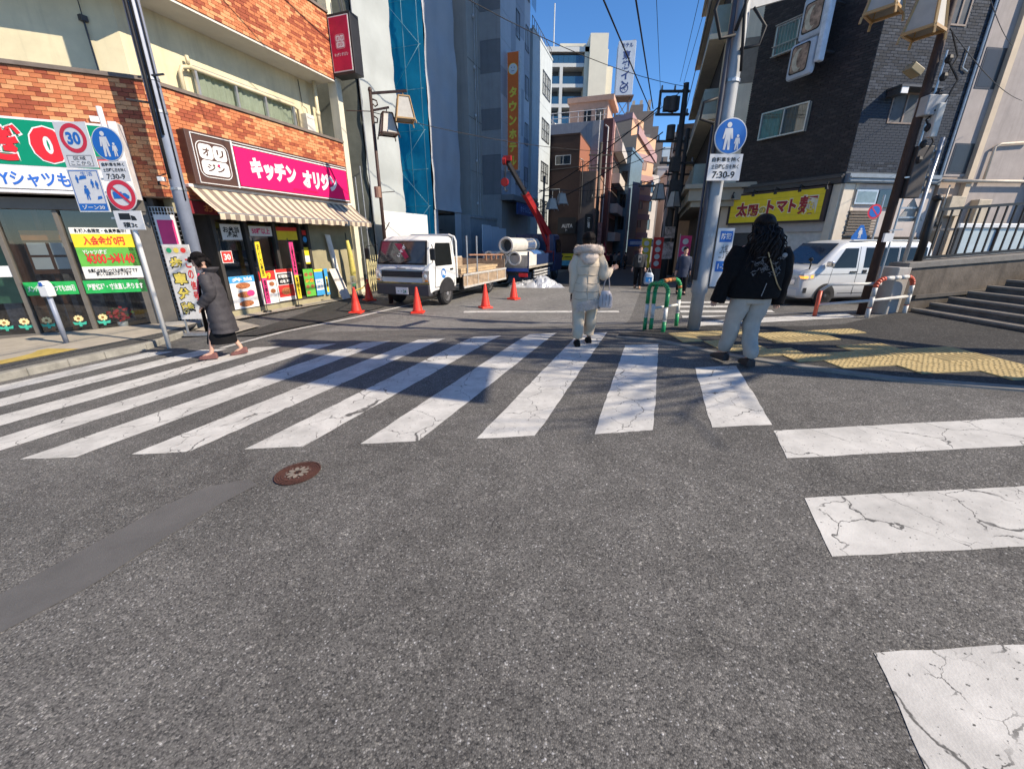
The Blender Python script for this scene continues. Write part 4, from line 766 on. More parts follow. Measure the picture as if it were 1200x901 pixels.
# brick tiles: the nearest ones in the lit face are separate pieces, the rest joined
cand = []
holes1 = [(-3.62,-1.75,5.62,6.62),(-3.62,-1.9,8.55,9.55),(-3.62,-1.9,11.5,12.6)]
holes2 = [(1.1,2.3,5.55,6.5),(1.1,2.3,8.3,9.6),(2.45,3.15,8.45,9.6)]
def tiles(fn, ang, x0, x1, z0, z1, bw, bh, holes, lst):
    r = 0; z = z0
    while z+bh < z1:
        x = x0-(bw/2 if r % 2 else 0)
        while x < x1:
            a, c = max(x, x0), min(x+bw, x1); cx = (a+c)/2
            if c-a > .06 and not any(h[0]-.02 < cx < h[1]+.02 and h[2] < z+bh/2 < h[3] for h in holes): lst.append((fn(cx, 0, z+bh/2), ang, c-a))
            x += bw
        z += bh; r += 1
tl = []; tiles(lambda x,y,z: r2(x,y,z), a8, 0, 4.0, 4.0, 10.8, .27, .085, holes2, tl)
tl.sort(key=lambda c: c[0].z)
t = MB(); t.box(-.129,.129,-.008,.03,-.036,.036); o = t.build('brick_tile', TILE2, DB1); tme = o.data; bpy.data.objects.remove(o)
TV = [TILE2, mat('tile_slate_dark', (.016,.022,.033), .7, 0, .3, 9, spec=.2), mat('tile_slate_pale', (.042,.053,.072), .7, 0, .3, 9, spec=.2)]
t = MB()
for i, (p, a, wd) in enumerate(tl):
    k = .003*random.uniform(-1,1); q_ = p+YB*k
    if 0 <= i-60 < 290 and wd > .26: inst(tme, 'brick_tile', DB1, q_, (0,0,a))
    else:
        q = MB(); q.box(-(wd-.012)/2,(wd-.012)/2,-.008,.02,-.036,.036); R_ = Matrix.Rotation(a, 3, 'Z'); t.add([R_ @ V(*v)+q_ for v in q.v], q.f, random.choice((0,0,1,1,2)))
t.build('brick_tile', TV, DB1, stuff=True)
tl = []; tiles(lambda x,y,z: V(x,0,z), 0, -5.1, 0, 4.0, 13.0, .27, .085, holes1, tl)
t = MB()
for p, a, wd in tl: k = .003*random.uniform(-1,1); t.box(p.x-(wd-.012)/2, p.x+(wd-.012)/2, -.008+k, .02, p.z-.036, p.z+.036, random.choice((0,0,0,1)))
t.build('brick_tile', [TILE, mat('tile_dark_brown', (.04,.032,.032), .6, 0, .3, 9)], DB1, stuff=True)
BARS = mat('window_bars', (.35,.33,.29), .5, .3)
CUR2 = mat('curtain_greybeige', (.3,.27,.22), .9, 0, .15, 4)
for x0, x1, z0, z1 in holes1:
    w_ = window(DB1, x0, x1, z0, z1, -.15, ALU, PGLASS, (.5,), (), .05, CUR2)
for z0, z1 in ((8.55,9.55),):
    b = MB(); [b.box(-3.6+i*.12,-3.585+i*.12,-.24,-.22,z0,z1) for i in range(15)]; b.box(-3.65,-1.88,-.25,-.21,z0-.03,z0); b.box(-3.65,-1.88,-.25,-.21,z1,z1+.03); b.box(-3.65,-1.88,-.25,-.21,z0+.3,z0+.33); b.build('window_grille', BARS, DB1)
def sub2(name, mb, mt, parent=DB1, **k): mb.xf(lambda p: r2(p.x, p.y, p.z)); return mb.build(name, mt, parent, **k)
for x0, x1, z0, z1 in holes2:
    b = MB(); [b.box(*q) for q in ((x0,x1,-.03,.04,z0,z0+.05),(x0,x1,-.03,.04,z1-.05,z1),(x0,x0+.05,-.03,.04,z0+.05,z1-.05),(x1-.05,x1,-.03,.04,z0+.05,z1-.05),((x0+x1)/2-.03,(x0+x1)/2+.03,-.03,.04,z0+.05,z1-.05))]
    f = sub2('window', b, mat('window_frame_brown', (.2,.15,.12), .5)); b = MB(); b.quad((x0+.05,.01,z0+.05),(x1-.05,.01,z0+.05),(x1-.05,.01,z1-.05),(x0+.05,.01,z1-.05)); sub2('pane', b, mat('pane_green_grey', (.28,.33,.28), .25), f)
b = MB(); b.box(.75,2.4,-.55,0,6.5,6.56); b.box(.78,1.05,-.5,-.05,6.3,6.5); sub2('window_hood', b, DGREY); b = MB(); b.box(.8,1.06,-.53,-.5,6.31,6.5); sub2('lamp_box', b, SWHITE)
b = MB(); [b.tube([(4.02,-.06,3.6),(4.02,-.06,16)], .04, 8)]; b.tube([(3.5,-.05,7.3),(3.5,-.05,7.9)], .02, 6); b.tube([(3.5,-.05,7.3),(3.75,-.05,7.2)],.02,6); sub2('drain_pipe', b, mat('pipe_blue_grey', (.4,.47,.52), .4))
# ledge, pilasters, frieze of the ground floor
b = MB(); b.box(-5.15,-.02,-.16,.3,3.62,3.92); b.box(-5.15,-.02,-.22,.3,3.80,3.86); b.build('ledge', DGREY, DB1)
b = MB(); b.box(.02,3.95,-.18,.3,3.62,3.92); b.box(.02,3.9,-.24,-.18,3.66,3.70); b.box(.02,3.9,-.24,-.18,3.78,3.82); sub2('ledge', b, mat('gutter_blue_grey', (.2,.24,.28), .5))
for x0, x1 in ((-5.1,-4.42),(-.3,-.02)): MB().box(x0,x1,-.06,.5,-.6,3.6).build('pilaster', BEIGE, DB1, bevel=.01)
b = MB(); b.box(.02,.45,-.06,.5,-.6,3.6); sub2('pilaster', b, mat('beige_pale', (.64,.57,.46), .8, 0, .08, 2, streak=.2))
b = MB(); b.box(.45,4.0,-.0,.5,-.6,3.6); sub2('ground_wall', b, mat('wall_cream_pink', (.5,.44,.4), .8, 0, .08, 2, streak=.3))
b = MB(); b.box(.58,1.5,-.08,.02,2.9,3.4); w_ = sub2('window', b, ALU); b = MB(); b.quad((.64,-.085,2.96),(1.44,-.085,2.96),(1.44,-.085,3.34),(.64,-.085,3.34)); sub2('pane', b, mat('pane_grey_blue', (.2,.27,.3), .1), w_); b = MB(); b.box(1.55,2.3,-.08,.02,2.8,3.4); sub2('window', b, DARKGLASS)
b = MB(); [b.box(.5,1.75,-.1-.02*(i%2),-.06,1.85+i*.1,1.91+i*.1) for i in range(8)]; b.box(.46,1.79,-.09,-.0,1.8,1.84); b.box(.46,1.79,-.09,0,2.64,2.68); sub2('louvre_vent', b, mat('louvre_brown', (.16,.13,.1), .6))
b = MB(); b.box(.45,3.9,-.03,0,1.2,1.75); sub2('dark_opening', b, DARKIN)
# shop opening under the sign
b = MB(); b.box(-4.42,-.3,-.02,.3,1.95,2.32); b.build('shop_lintel', mat('lintel_grey', (.4,.38,.36), .7, 0, .1), DB1); b = MB(); b.box(-4.42,-2.4,.1,.3,-.6,1.95); b.build('shop_door', mat('door_dark', (.04,.042,.05), .3), DB1); b = MB(); b.box(-2.4,-.3,.08,.3,-.6,1.95); b.build('shop_shutter', mat('shutter_pale', (.5,.5,.47), .6), DB1)
YS = mat('noodle_yellow', (.8,.61,.02), .5, var=.06); KR = mat('kanji_red', (.32,.02,.03), .5)
b = MB(); b.box(-4.42,-.32,-.2,.05,2.3,3.58); ys = b.build('noodle_sign', mat('sign_frame_dark', (.045,.03,.03), .5), DB1)
b = MB(); b.quad((-4.3,-.205,2.38),(-.44,-.205,2.38),(-.44,-.205,3.5),(-4.3,-.205,3.5),0); [b.quad((-4.3,-.207,2.38+k*.224),(-.44,-.207,2.38+k*.224),(-.44,-.207,2.39+k*.224),(-4.3,-.207,2.39+k*.224),3) for k in range(1,5)]
for s_, x0, x1, z0, z1 in (('太',-4.0,-3.45,2.62,3.2),('陽',-3.42,-2.95,2.62,3.1),('の',-2.92,-2.62,2.7,2.98),('ト',-2.6,-2.28,2.68,3.22),('マ',-2.2,-1.75,2.72,3.15),('ト',-1.68,-1.4,2.7,3.2),('麺',-1.32,-.66,2.6,3.28)):
    text(b, s_, x0-.03, x1+.03, z0-.03, z1+.03, -.208, 2, .09); text(b, s_, x0, x1, z0, z1, -.212, 3 if s_ == 'の' else 1, .06 if s_ != '麺' else .03)
b.build('sign_panel', [YS, KR, mat('kanji_halo', (.72,.68,.55), .5), mat('sign_line', (.45,.36,.05), .5)], ys)
b = MB(); [b.tube([(-4.1+i*.95,-.2,3.6),(-4.1+i*.95,-.45,3.66),(-4.1+i*.95,-.5,3.52)], .02, 6) for i in range(5)]; [b.cyl((-4.1+i*.95,-.5,3.55),(-4.1+i*.95,-.46,3.42),.03,.07,8) for i in range(5)]; b.build('sign_lamp', BLACK, ys)
# projecting double frame sign
FS = thing('framed_projecting_sign', 'pale blue grey projecting sign with two rounded picture panels on the dark brick wall', 'sign', tuple(Matrix.Translation(RC) @ Matrix.Rotation(math.radians(-62.5),4,'Z') @ V(-1.75,-.8,0)), math.radians(-70))
PBG = mat('frame_pale_blue', (.42,.48,.56), .4, 0, .12, 4)
b = MB(); b.box(-.55,.45,-.12,.12,8.45,9.75); b.box(-.75,.25,-.12,.12,7.3,8.45); b.build('frame', PBG, FS, bevel=.12); b = MB(); b.box(.3,.5,-.14,.14,7.6,9.9); b.build('spine', mat('frame_pale', (.55,.6,.66), .35), FS, bevel=.05)
PIC = mat('picture_warm', (.3,.2,.14), .5, 0, .75, 5); PIC2 = mat('picture_cream', (.5,.45,.34), .5, 0, .3, 5)
for x0, z0 in ((-.42,8.62),(-.62,7.45)):
    b = MB(); rrect(b, x0, x0+.68, z0, z0+.9, .1, -.125, 2); rrect(b, x0+.04, x0+.64, z0+.04, z0+.86, .1, -.13, 0); b.disc(x0+.3,z0+.42,.22,-.134,16,1,.36); b.disc(x0+.4,z0+.45,.15,-.138,14,0,.3); b.build('picture_panel', [PIC, PIC2, BLACK], FS)
b = MB(); b.tube([(.3,0,8.0),(.3,.8,8.0)], .04, 6); b.tube([(.3,0,9.4),(.3,.8,9.4)], .04, 6); b.build('bracket', DGREY, FS)
# beige building at the far right
RB = thing('beige_grey_building', 'grey beige rendered building with a lit vertical rib, right of the dark tiles', 'building', tuple(Matrix.Translation(RC) @ Matrix.Rotation(math.radians(-62.5),4,'Z') @ r2(4.06,-.12,0)), math.radians(8))
RW = mat('render_taupe', (.34,.3,.28), .8, 0, .12, 2, .2, 50, streak=.35); RW2 = mat('render_brown', (.36,.28,.22), .8, 0, .12, 2, .2, 50, streak=.3)
b = MB(); b.box(0,.95,0,8,3.9,30); b.box(1.2,14,-.02,8,-.6,30); b.build('wall', RW, RB); MB().box(0,1.2,.02,8,-.6,3.9).build('low_wall', RW2, RB); MB().box(.95,1.2,-.14,.3,-.6,30).build('rib', mat('rib_beige', (.55,.45,.33), .8, 0, .1, 2), RB)
for z0, z1 in ((6.7,7.9),(4.0,5.0),(9.6,10.9)): b = MB(); b.box(.08,.92,-.015,.01,z0,z1); o = b.build('window', mat('window_dark_frame', (.03,.03,.035), .4), RB); MB().quad((.14,-.02,z0+.06),(.86,-.02,z0+.06),(.86,-.02,z1-.06),(.14,-.02,z1-.06)).build('pane', mat('pane_matt_dark', (.02,.022,.026), .35), o)
b = MB(); b.tube([(-.2,-.2,3.72),(6,-.2,3.78)], .06, 8); b.tube([(1.7,-.12,3.7),(1.7,-.12,4.9),(1.9,-.12,5.0),(3.2,-.12,5.1)], .045, 8); b.tube([(.3,-.1,2.2),(.3,-.1,3.6)],.03,6); b.build('pipe', mat('pipe_beige', (.55,.47,.37), .5), RB, smooth=True)
b = MB(); b.box(.35,1.0,-.28,.02,2.5,3.2); b.box(1.6,2.2,-.3,0,2.2,3.1); b.build('meter_box', mat('box_beige', (.45,.38,.28), .6), RB, bevel=.02)
b = MB(); b.box(0.0,.6,-.02,.0,1.2,2.3); b.build('dark_door', DARKIN, RB)
MB().box(4.2,5.0,-.35,.0,-.6,30).build('pier', mat('pier_brown', (.2,.16,.14), .8, 0, .15, 2), RB)
# pale shed window unit behind the railing
SU = thing('glazed_lean_to', 'pale glazed lean-to with a white top rail behind the black railing', 'lean-to', tuple(Matrix.Translation((14.8,14.2,0)) @ V(0,0,-.36)), math.radians(4))
b = MB(); b.box(-.05,3.1,0,.08,2.36,2.5); b.build('top_rail', SWHITE, SU, bevel=.02); b = MB(); b.box(0,.14,.02,.1,0,2.36); b.box(2.7,3.0,.02,.12,0,2.36); b.box(1.4,1.46,.02,.08,0,2.36); b.build('post', DGREY, SU); b = MB(); b.quad((.14,.06,.3),(2.7,.06,.3),(2.7,.06,2.3),(.14,.06,2.3)); b.build('pane', mat('pane_pale_blue', (.42,.5,.54), .12, 0, .15, 1.5), SU); MB().box(.1,2.8,.03,.1,0,.3).build('base', CONC, SU); MB().box(0,3,.1,1.2,2.3,2.36).build('roof', STEEL, SU)
b = MB(); b.tube([(.5,-.01,1.0),(.7,-.01,1.25),(.95,-.01,1.1),(1.0,-.01,.6)], .015, 5); b.build('cable', CABLE, SU)
SU2 = thing('pale_blue_crate', 'pale blue stacked box beside a beige board, right of the glazed lean-to', 'box', (18.6,14.4,-.36), math.radians(4))
b = MB(); b.box(0,1.2,0,.8,0,1.75); b.build('box', mat('box_pale_blue', (.35,.43,.52), .5, 0, .1), SU2, bevel=.03); b = MB(); b.box(-.35,-.05,0,.4,0,2.0); b.build('board', mat('board_beige', (.5,.47,.36), .7), SU2)
# cream building along the street
CB = thing('cream_street_building', 'cream building with stepped balconies along the right of the street', 'building', (9.1,20.8,0), THE)
CRD = mat('cream_shade_wall', (.62,.54,.4), .8, 0, .08, 2, .1, 60, streak=.25)
b = MB(); b.box(.0,6,0,14,4.0,28); b.build('wall', CRD, CB); b = MB(); b.box(.35,6,.3,14,-1,4.0); b.build('ground_wall', mat('shop_dark_wall', (.12,.1,.08), .8, 0, .3, 2), CB)
b = MB(); b.box(-.75,2.2,-.5,14,3.35,4.0); b.box(-.95,2.2,-.7,14,3.85,4.05); b.box(-.6,2.2,-.3,14,3.1,3.35); b.build('cornice', mat('cornice_beige', (.33,.29,.22), .8, 0, .12, 2), CB, bevel=.02)
for k in range(8):
    z = 4.05+k*3.0; b = MB(); b.box(-.6,.0,.6,13.5,z+.0,z+1.0); b.build('balcony', mat('balcony_green_grey', (.2,.25,.23), .6, 0, .1), CB); MB().box(-.7,.1,.5,13.6,z-.2,z).build('balcony_slab', CRD, CB); MB().box(.0,.05,1.2,12,z+1.0,z+2.2).build('opening', DARKIN, CB) if 0 else None
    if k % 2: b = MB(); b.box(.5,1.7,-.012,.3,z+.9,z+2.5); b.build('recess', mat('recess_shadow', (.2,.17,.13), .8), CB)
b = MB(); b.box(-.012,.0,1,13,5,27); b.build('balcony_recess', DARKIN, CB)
facade_block('brown_shophouse', 'low brown shop building beyond the cream street building on the right', tuple(Matrix.Translation((8.15,21.1,0)) @ Matrix.Rotation(THE,4,'Z') @ V(-.3,14.6,0)), math.radians(-108.8), -9, 0, 6, -2.5, 9.5, mat('shophouse_brown', (.2,.15,.12), .8, 0, .15, 1), [(-8+i*2.6,-6.4+i*2.6,2+k*3,3.6+k*3) for i in range(3) for k in range(2)])
facade_block('white_shophouse', 'white shop building with small windows further down the right side', tuple(Matrix.Translation((8.15,21.1,0)) @ Matrix.Rotation(THE,4,'Z') @ V(-.5,24,0)), math.radians(-108.8), -12, 0, 6, -3, 11, mat('shophouse_white', (.5,.48,.45), .8, 0, .1, 1), [(-11+i*2.6,-9.4+i*2.6,2+k*3,3.6+k*3) for i in range(4) for k in range(3)])
facade_block('reddish_shophouse', 'reddish tiled shop building far down the right side', tuple(Matrix.Translation((8.15,21.1,0)) @ Matrix.Rotation(THE,4,'Z') @ V(-.2,37,0)), math.radians(-108.8), -14, 0, 6, -3, 12, mat('shophouse_red', (.33,.18,.14), .8, 0, .1, 1), [(-13+i*2.6,-11.4+i*2.6,2+k*3,3.6+k*3) for i in range(5) for k in range(3)])
# left side of the far street at ground level
facade_block('far_left_shophouse', 'dim shop row at street level beyond the pink balconies', tuple(LW(50,-1.5,0)), TH1, 0, 4, 6, -3, 8.5, mat('shoprow_grey', (.3,.3,.32), .8, 0, .1, 1), [(1,3,2,4)])
# ---------------------------------------------------------------- steps, retaining wall, railing at the right
ST = thing('concrete_steps', 'worn concrete steps climbing to the right behind a low wall', 'steps', (0,0,0))
CST = mat('old_concrete', (.12,.108,.095), .9, 0, .3, 4, .4, 40, streak=.5); CSD = mat('step_nosing', (.19,.18,.165), .85, 0, .2, 6, .3, 50)
for k in range(9):
    x = 7.12+k*.3; z0 = .36+.098*k
    b = MB(); b.box(x,x+.33 if k < 8 else x+8,3.2,7.2,z0-.6,z0+.1); b.build('step', CST, ST, bevel=.01); b = MB(); b.box(x-.012,x+.05,3.2,7.19,z0+.065,z0+.104); b.build('step_nosing', CSD, ST, bevel=.006)
RT = thing('retaining_wall', 'stained concrete retaining wall with a pale end pillar beside the steps', 'wall', (6.85,7.35,0), math.radians(5))
b = MB(); b.prism([(.0,-.6),(9,-.6),(9,1.75),(.22,1.17),(0,1.15)], 'y', -.12, .18); b.build('wall', mat('stained_concrete', (.13,.11,.09), .9, 0, .4, 2.5, .4, 30, streak=.7), RT, bevel=.015)
b = MB(); b.prism([(-.02,1.13),(9,1.74),(9,1.84),(-.02,1.23)], 'y', -.15, .21); b.build('coping', CSD, RT, bevel=.01); b = MB(); b.box(-.2,.05,-.16,.22,-.4,1.16); b.build('end_pillar', mat('pillar_pale', (.38,.36,.33), .85, 0, .15, 4, .3, 50, streak=.4), RT, bevel=.02)
b = MB(); b.prism([(.3,.62),(9,1.2),(9,1.26),(.3,.68)], 'y', -.15, -.1); b.build('wall_ledge', CST, RT)
RL = thing('black_railing', 'black steel railing with thin uprights on top of the retaining wall', 'railing', (6.85,7.35,0), math.radians(5))
zt = lambda x: 1.18+.0678*x
b = MB(); b.tube([(.32,.03,zt(.3)),(.32,.03,zt(.3)+1.02)], .06, 8); b.ell((.32,.03,zt(.3)+1.06),(.07,.07,.06),10,6); b.tube([(4.6,.03,zt(4.6)),(4.6,.03,zt(4.6)+1.0)], .06, 8); b.build('post', BLACK, RL, smooth=True)
for z in (.1,.88): b = MB(); b.bar((.32,.03,zt(.32)+z),(8,.03,zt(8)+z),.05,.045); b.build('rail', BLACK, RL)
for i in range(44): x = .5+i*.17; b = MB(); b.bar((x,.03,zt(x)+.1),(x,.03,zt(x)+.88),.022,.022); b.build('baluster', BLACK, RL) if i < 40 else None
# hill side behind the railing: street surface retained there
# ---------------------------------------------------------------- street furniture
POLEG = mat('pole_grey', (.33,.34,.35), .6, .1, .12, 5, .1, 60, streak=.25); POLEB = mat('pole_blue_grey', (.24,.27,.34), .5, .1, .12, 5, streak=.2); IRON = mat('lamp_iron_brown', (.06,.035,.028), .55, .2, .25, 8); PANEL = mat('lantern_panel', (.42,.4,.36), .5, 0, .1, 8)
GOLD = mat('lantern_frame_tan', (.42,.27,.12), .5, .1, .1)
def lantern(parent, c, h=.6, wt=.14, wb=.26, rz=0, fm=None):
    """four flared panels in a frame, hanging from point c"""
    R_ = Matrix.Rotation(rz, 3, 'Z'); c = V(*c); P = lambda x, y, z: R_ @ V(x, y, z)+c
    fr = MB(); ct = [(-1,-1),(1,-1),(1,1),(-1,1)]
    for i in range(4):
        (a, b_), (d_, e_) = ct[i], ct[(i+1) % 4]
        fr.bar(P(a*wt,b_*wt,-.12), P(a*wb,b_*wb,-.12-h), .03, .03); fr.bar(P(a*wt,b_*wt,-.12), P(d_*wt,e_*wt,-.12), .03, .03); fr.bar(P(a*wb,b_*wb,-.12-h+.03), P(d_*wb,e_*wb,-.12-h+.03), .035, .035); fr.bar(P(a*wb*1.05,b_*wb*1.05,-.12-h), P(a*wb*1.1,b_*wb*1.1,-.2-h),.025,.025)
    fr.cyl(P(0,0,0), P(0,0,-.13), .015, .015, 6); fr.bar(P(-wt,-wt,-.12),P(wt,wt,-.12),.02,.02); fr.bar(P(wt,-wt,-.12),P(-wt,wt,-.12),.02,.02)
    f = fr.build('lantern', fm or GOLD, parent)
    for i in range(4):
        (a, b_), (d_, e_) = ct[i], ct[(i+1) % 4]; k = .96
        MB().quad(P(a*wt*k,b_*wt*k,-.13), P(d_*wt*k,e_*wt*k,-.13), P(d_*wb*k,e_*wb*k,-.1-h), P(a*wb*k,b_*wb*k,-.1-h)).build('panel', PANEL, f)
    return f
# left street lamp
SL = thing('street_lamp', 'brown iron street lamp with two hanging lanterns in front of the grey scaffold sheet', 'street lamp', (-4.05,13.58,-.36), 0)
b = MB(); b.cyl((0,0,0),(0,0,.8),.075,.07,10); b.cyl((0,0,.8),(0,0,5.95),.055,.045,10); b.ell((0,0,6.0),(.06,.06,.08),10,6); b.build('pole', IRON, SL, smooth=True)
b = MB(); b.bar((0,0,5.92),(1.05,0,5.98),.05,.06); b.bar((0,0,5.5),(.5,0,5.58),.045,.05); b.tube([(.05,-.0,5.78),(.16,0,5.74),(.18,0,5.64),(.1,0,5.6),(.05,0,5.66)],.02,6); b.tube([(.05,0,5.36),(.14,0,5.3),(.12,0,5.2),(.03,0,5.2)],.02,6); b.tube([(-.75,0,5.5),(0,0,5.48)],.012,5); b.tube([(0,0,3.35),(.45,0,3.38)],.012,5); b.tube([(0,0,2.2),(.2,0,2.5)],.015,5); b.build('arm', IRON, SL)
b = MB(); b.cyl((-.04,-.1,3.2),(-.04,-.1,3.5),.1,.1,10); b.build('speaker', mat('lamp_speaker', (.25,.14,.1), .6), SL)
lantern(SL, (.93,0,5.95), .6, .15, .26, .35); lantern(SL, (.42,0,5.55), .56, .13, .24, .5, IRON)
# left utility pole
UP = thing('utility_pole', 'blue grey utility pole in front of the brick corner, cables strapped to it', 'utility pole', (-7.1,9.44,-.4), 0)
b = MB(); b.tube([(0,0,0),(0,0,4),(0,0,13)], [.13,.135,.12], 14); b.build('pole', POLEB, UP, smooth=True)
b = MB(); b.tube([(.0,-.17,3.2),(.02,-.165,5),(0,-.15,8),(0,-.14,12)], .03, 6); b.tube([(.08,-.14,4),(.09,-.135,13)], .022, 6); b.tube([(.13,-.05,2.8),(.15,-.06,6),(.1,-.1,9)], .014, 5); b.tube([(-.1,-.12,3.3),(-.25,-.15,3.25),(-.27,-.15,3.1),(-.12,-.14,3.05)], .014, 5); b.build('cable', CABLE, UP, smooth=True)
for z in (4.4,4.95,3.0): MB().cyl((0,0,z),(0,0,z+.05),.146,.146,14).build('strap', STEEL, UP)
b = MB(); b.bar((-.2,-.05,5.0),(.35,-.1,5.03),.03,.03); b.tube([(-.5,-.1,4.62),(0,-.12,4.55)],.02,5); b.build('step_bolt', DGREY, UP); MB().box(-.24,-.14,-.2,-.1,3.16,3.24).build('bracket', SWHITE, UP)
b = MB(); b.box(-.17,.17,-.21,-.17,1.9,3.0); b.build('wrap', STEEL, UP) if 0 else None
# traffic sign post at the kerb
SP = thing('traffic_sign_post', 'white traffic sign post at the left kerb carrying six plates', 'sign post', (-6.55,7.46,-.36), 0)
MB().tube([(0,0,0),(0,0,3.95)], .037, 10).build('post', mat('post_white', (.68,.68,.67), .4, .1, .05), SP, smooth=True)
RB_ = mat('road_sign_red', (.58,.025,.05), .4, 0, .04); BLU = mat('road_sign_blue', (.015,.13,.45), .4, 0, .05); PWH = mat('plate_white', (.62,.62,.62), .4, 0, .05); SM = [PWH, RB_, BLU, BLACK]
def person_icon(b, x, z, h, y, m):
    b.disc(x, z+h*.9, h*.1, y, 10, m); b.add([(x-h*.15,y,z+h*.78),(x+h*.15,y,z+h*.78),(x+h*.22,y,z+h*.4),(x+h*.14,y,z+h*.4),(x+h*.1,y,z+h*.6),(x+h*.13,y,z),(x+h*.04,y,z),(x,y,z+h*.38),(x-h*.05,y,z),(x-h*.14,y,z),(x-h*.1,y,z+h*.6),(x-h*.15,y,z+h*.4),(x-h*.22,y,z+h*.4)], [(0,1,2,3,4,10,11,12),(4,5,6,7,8,9,10)], m)
def plate(parent, nm, x0, x1, z0, z1, y, fn):
    b = MB(); b.box(x0, x1, y, y+.012, z0, z1, 0); fn(b, y-.003); return b.build(nm, SM, parent, bevel=0)
def f30(b, y):
    b.ring(-.5,3.44,.155,.215,y,28,1); text(b,'30',-.62,-.38,3.34,3.54,y,2,.03); [b.quad((x0,y,z0),(x1,y,z0),(x1,y,z1),(x0,y,z1),3) for x0,x1,z0,z1 in ((-.68,-.32,3.1,3.105),(-.68,-.32,3.2,3.2),(-.68,-.32,3.205,3.21),(-.685,-.68,3.07,3.2))]
    text(b,'区域',-.57,-.43,3.105+.05,3.2,y,3,.0) if 0 else None
def f30b(b, y): 
    b.ring(-.5,3.5,.15,.21,y,28,1); text(b,'30',-.61,-.39,3.41,3.59,y,2,.04)
    for x0,x1,z0,z1 in ((-.7,-.3,3.255,3.26),(-.7,-.3,3.1,3.105),(-.7,-.695,3.1,3.26),(-.305,-.3,3.1,3.26)): b.quad((x0,y,z0),(x1,y,z0),(x1,y,z1),(x0,y,z1),3)
    text(b,'区域',-.6,-.4,3.19,3.245,y,3,.0); text(b,'ここから',-.66,-.34,3.12,3.175,y,3,.0)
def fzone(b, y):
    b.quad((-.77,y,2.43),(-.29,y,2.43),(-.29,y,2.54),(-.77,y,2.54),2); text(b,'ゾーン30',-.72,-.34,2.45,2.52,y-.002,0,.03)
    for x0,x1,z0,z1 in ((-.77,-.29,3.03,3.04),(-.77,-.76,2.54,3.03),(-.3,-.29,2.54,3.03)): b.quad((x0,y,z0),(x1,y,z0),(x1,y,z1),(x0,y,z1),2)
    person_icon(b,-.56,2.6,.22,y,2); person_icon(b,-.66,2.85,.12,y,2); person_icon(b,-.43,2.78,.13,y,2); person_icon(b,-.36,2.76,.13,y,2); b.quad((-.63,y,2.9),(-.5,y,2.92),(-.5,y,2.96),(-.6,y,2.96),2); b.quad((-.42,y,2.6),(-.33,y,2.62),(-.34,y,2.66),(-.4,y,2.65),2)
    text(b,'生活',-.58,-.38,2.96,3.02,y,2,.0)
plate(SP,'speed_plate',-.76,-.24,3.08,3.73,-.06,f30b); plate(SP,'zone_plate',-.79,-.27,2.41,3.06,-.055,fzone)
b = MB(); b.disc(.02,3.42,.245,-.06,32,0); b.disc(.02,3.42,.232,-.063,32,2); person_icon(b,-.02,3.24,.36,-.066,0); person_icon(b,.12,3.24,.2,-.066,0); b.disc(.02,3.42,.245,-.05,32,0); b.build('pedestrian_plate', SM, SP)
plate(SP,'hours_plate',-.22,.23,2.88,3.18,-.055,lambda b,y: (text(b,'自転車を除く',-.18,.19,3.1,3.155,y,3,.02), text(b,'土日曜休日を除く',-.18,.19,3.02,3.075,y,3,.02), text(b,'7:30-9',-.15,.15,2.91,2.99,y,3,.02)))
b = MB(); b.disc(.0,2.67,.245,-.06,32,0); b.ring(.0,2.67,.165,.232,-.063,32,1); b.box(-.13,.02,-.066,-.064,2.62,2.72,2); b.add([(.03,-.066,2.62),(.13,-.066,2.62),(.13,-.066,2.66),(.08,-.066,2.7),(.03,-.066,2.7)],[(0,1,2,3,4)],2); b.add([(-.14,-.068,2.78),(-.11,-.068,2.81),(.14,-.068,2.56),(.11,-.068,2.53)],[(0,1,2,3)],1); b.disc(0,2.67,.245,-.05,32,0); b.build('no_lorry_plate', SM, SP)
plate(SP,'lorry_plate',-.23,.24,2.13,2.43,-.055,lambda b,y: (b.quad((-.15,y,2.29),(.04,y,2.29),(.04,y,2.39),(-.15,y,2.39),3), b.quad((.05,y,2.28),(.14,y,2.28),(.12,y,2.34),(.05,y,2.36),3), text(b,'積3t',-.12,.12,2.16,2.25,y,3,.02)))
b = MB(); [b.box(-.3,.1,-.05,-.037,z,z+.03) for z in (3.5,3.2,2.9,2.7,2.3)]; b.build('clamp', STEEL, SP)
# small white-headed bollard
BO = thing('bollard', 'thin grey post with a white reflector head on the left pavement', 'bollard', (-8.83,7.77,-.34), 0)
MB().tube([(0,0,0),(0,0,1.0)], .04, 10).build('post', POLEB, BO, smooth=True); b = MB(); b.box(-.09,.09,-.07,.07,.93,1.13); b.prism([(-.09,1.13),(.09,1.13),(.03,1.22),(-.03,1.22)],'y',-.07,.07); b.build('head', SWHITE, BO, bevel=.02); b = MB(); b.box(-.03,.03,-.075,-.07,1.13,1.2); b.build('reflector', SBLUE, BO)
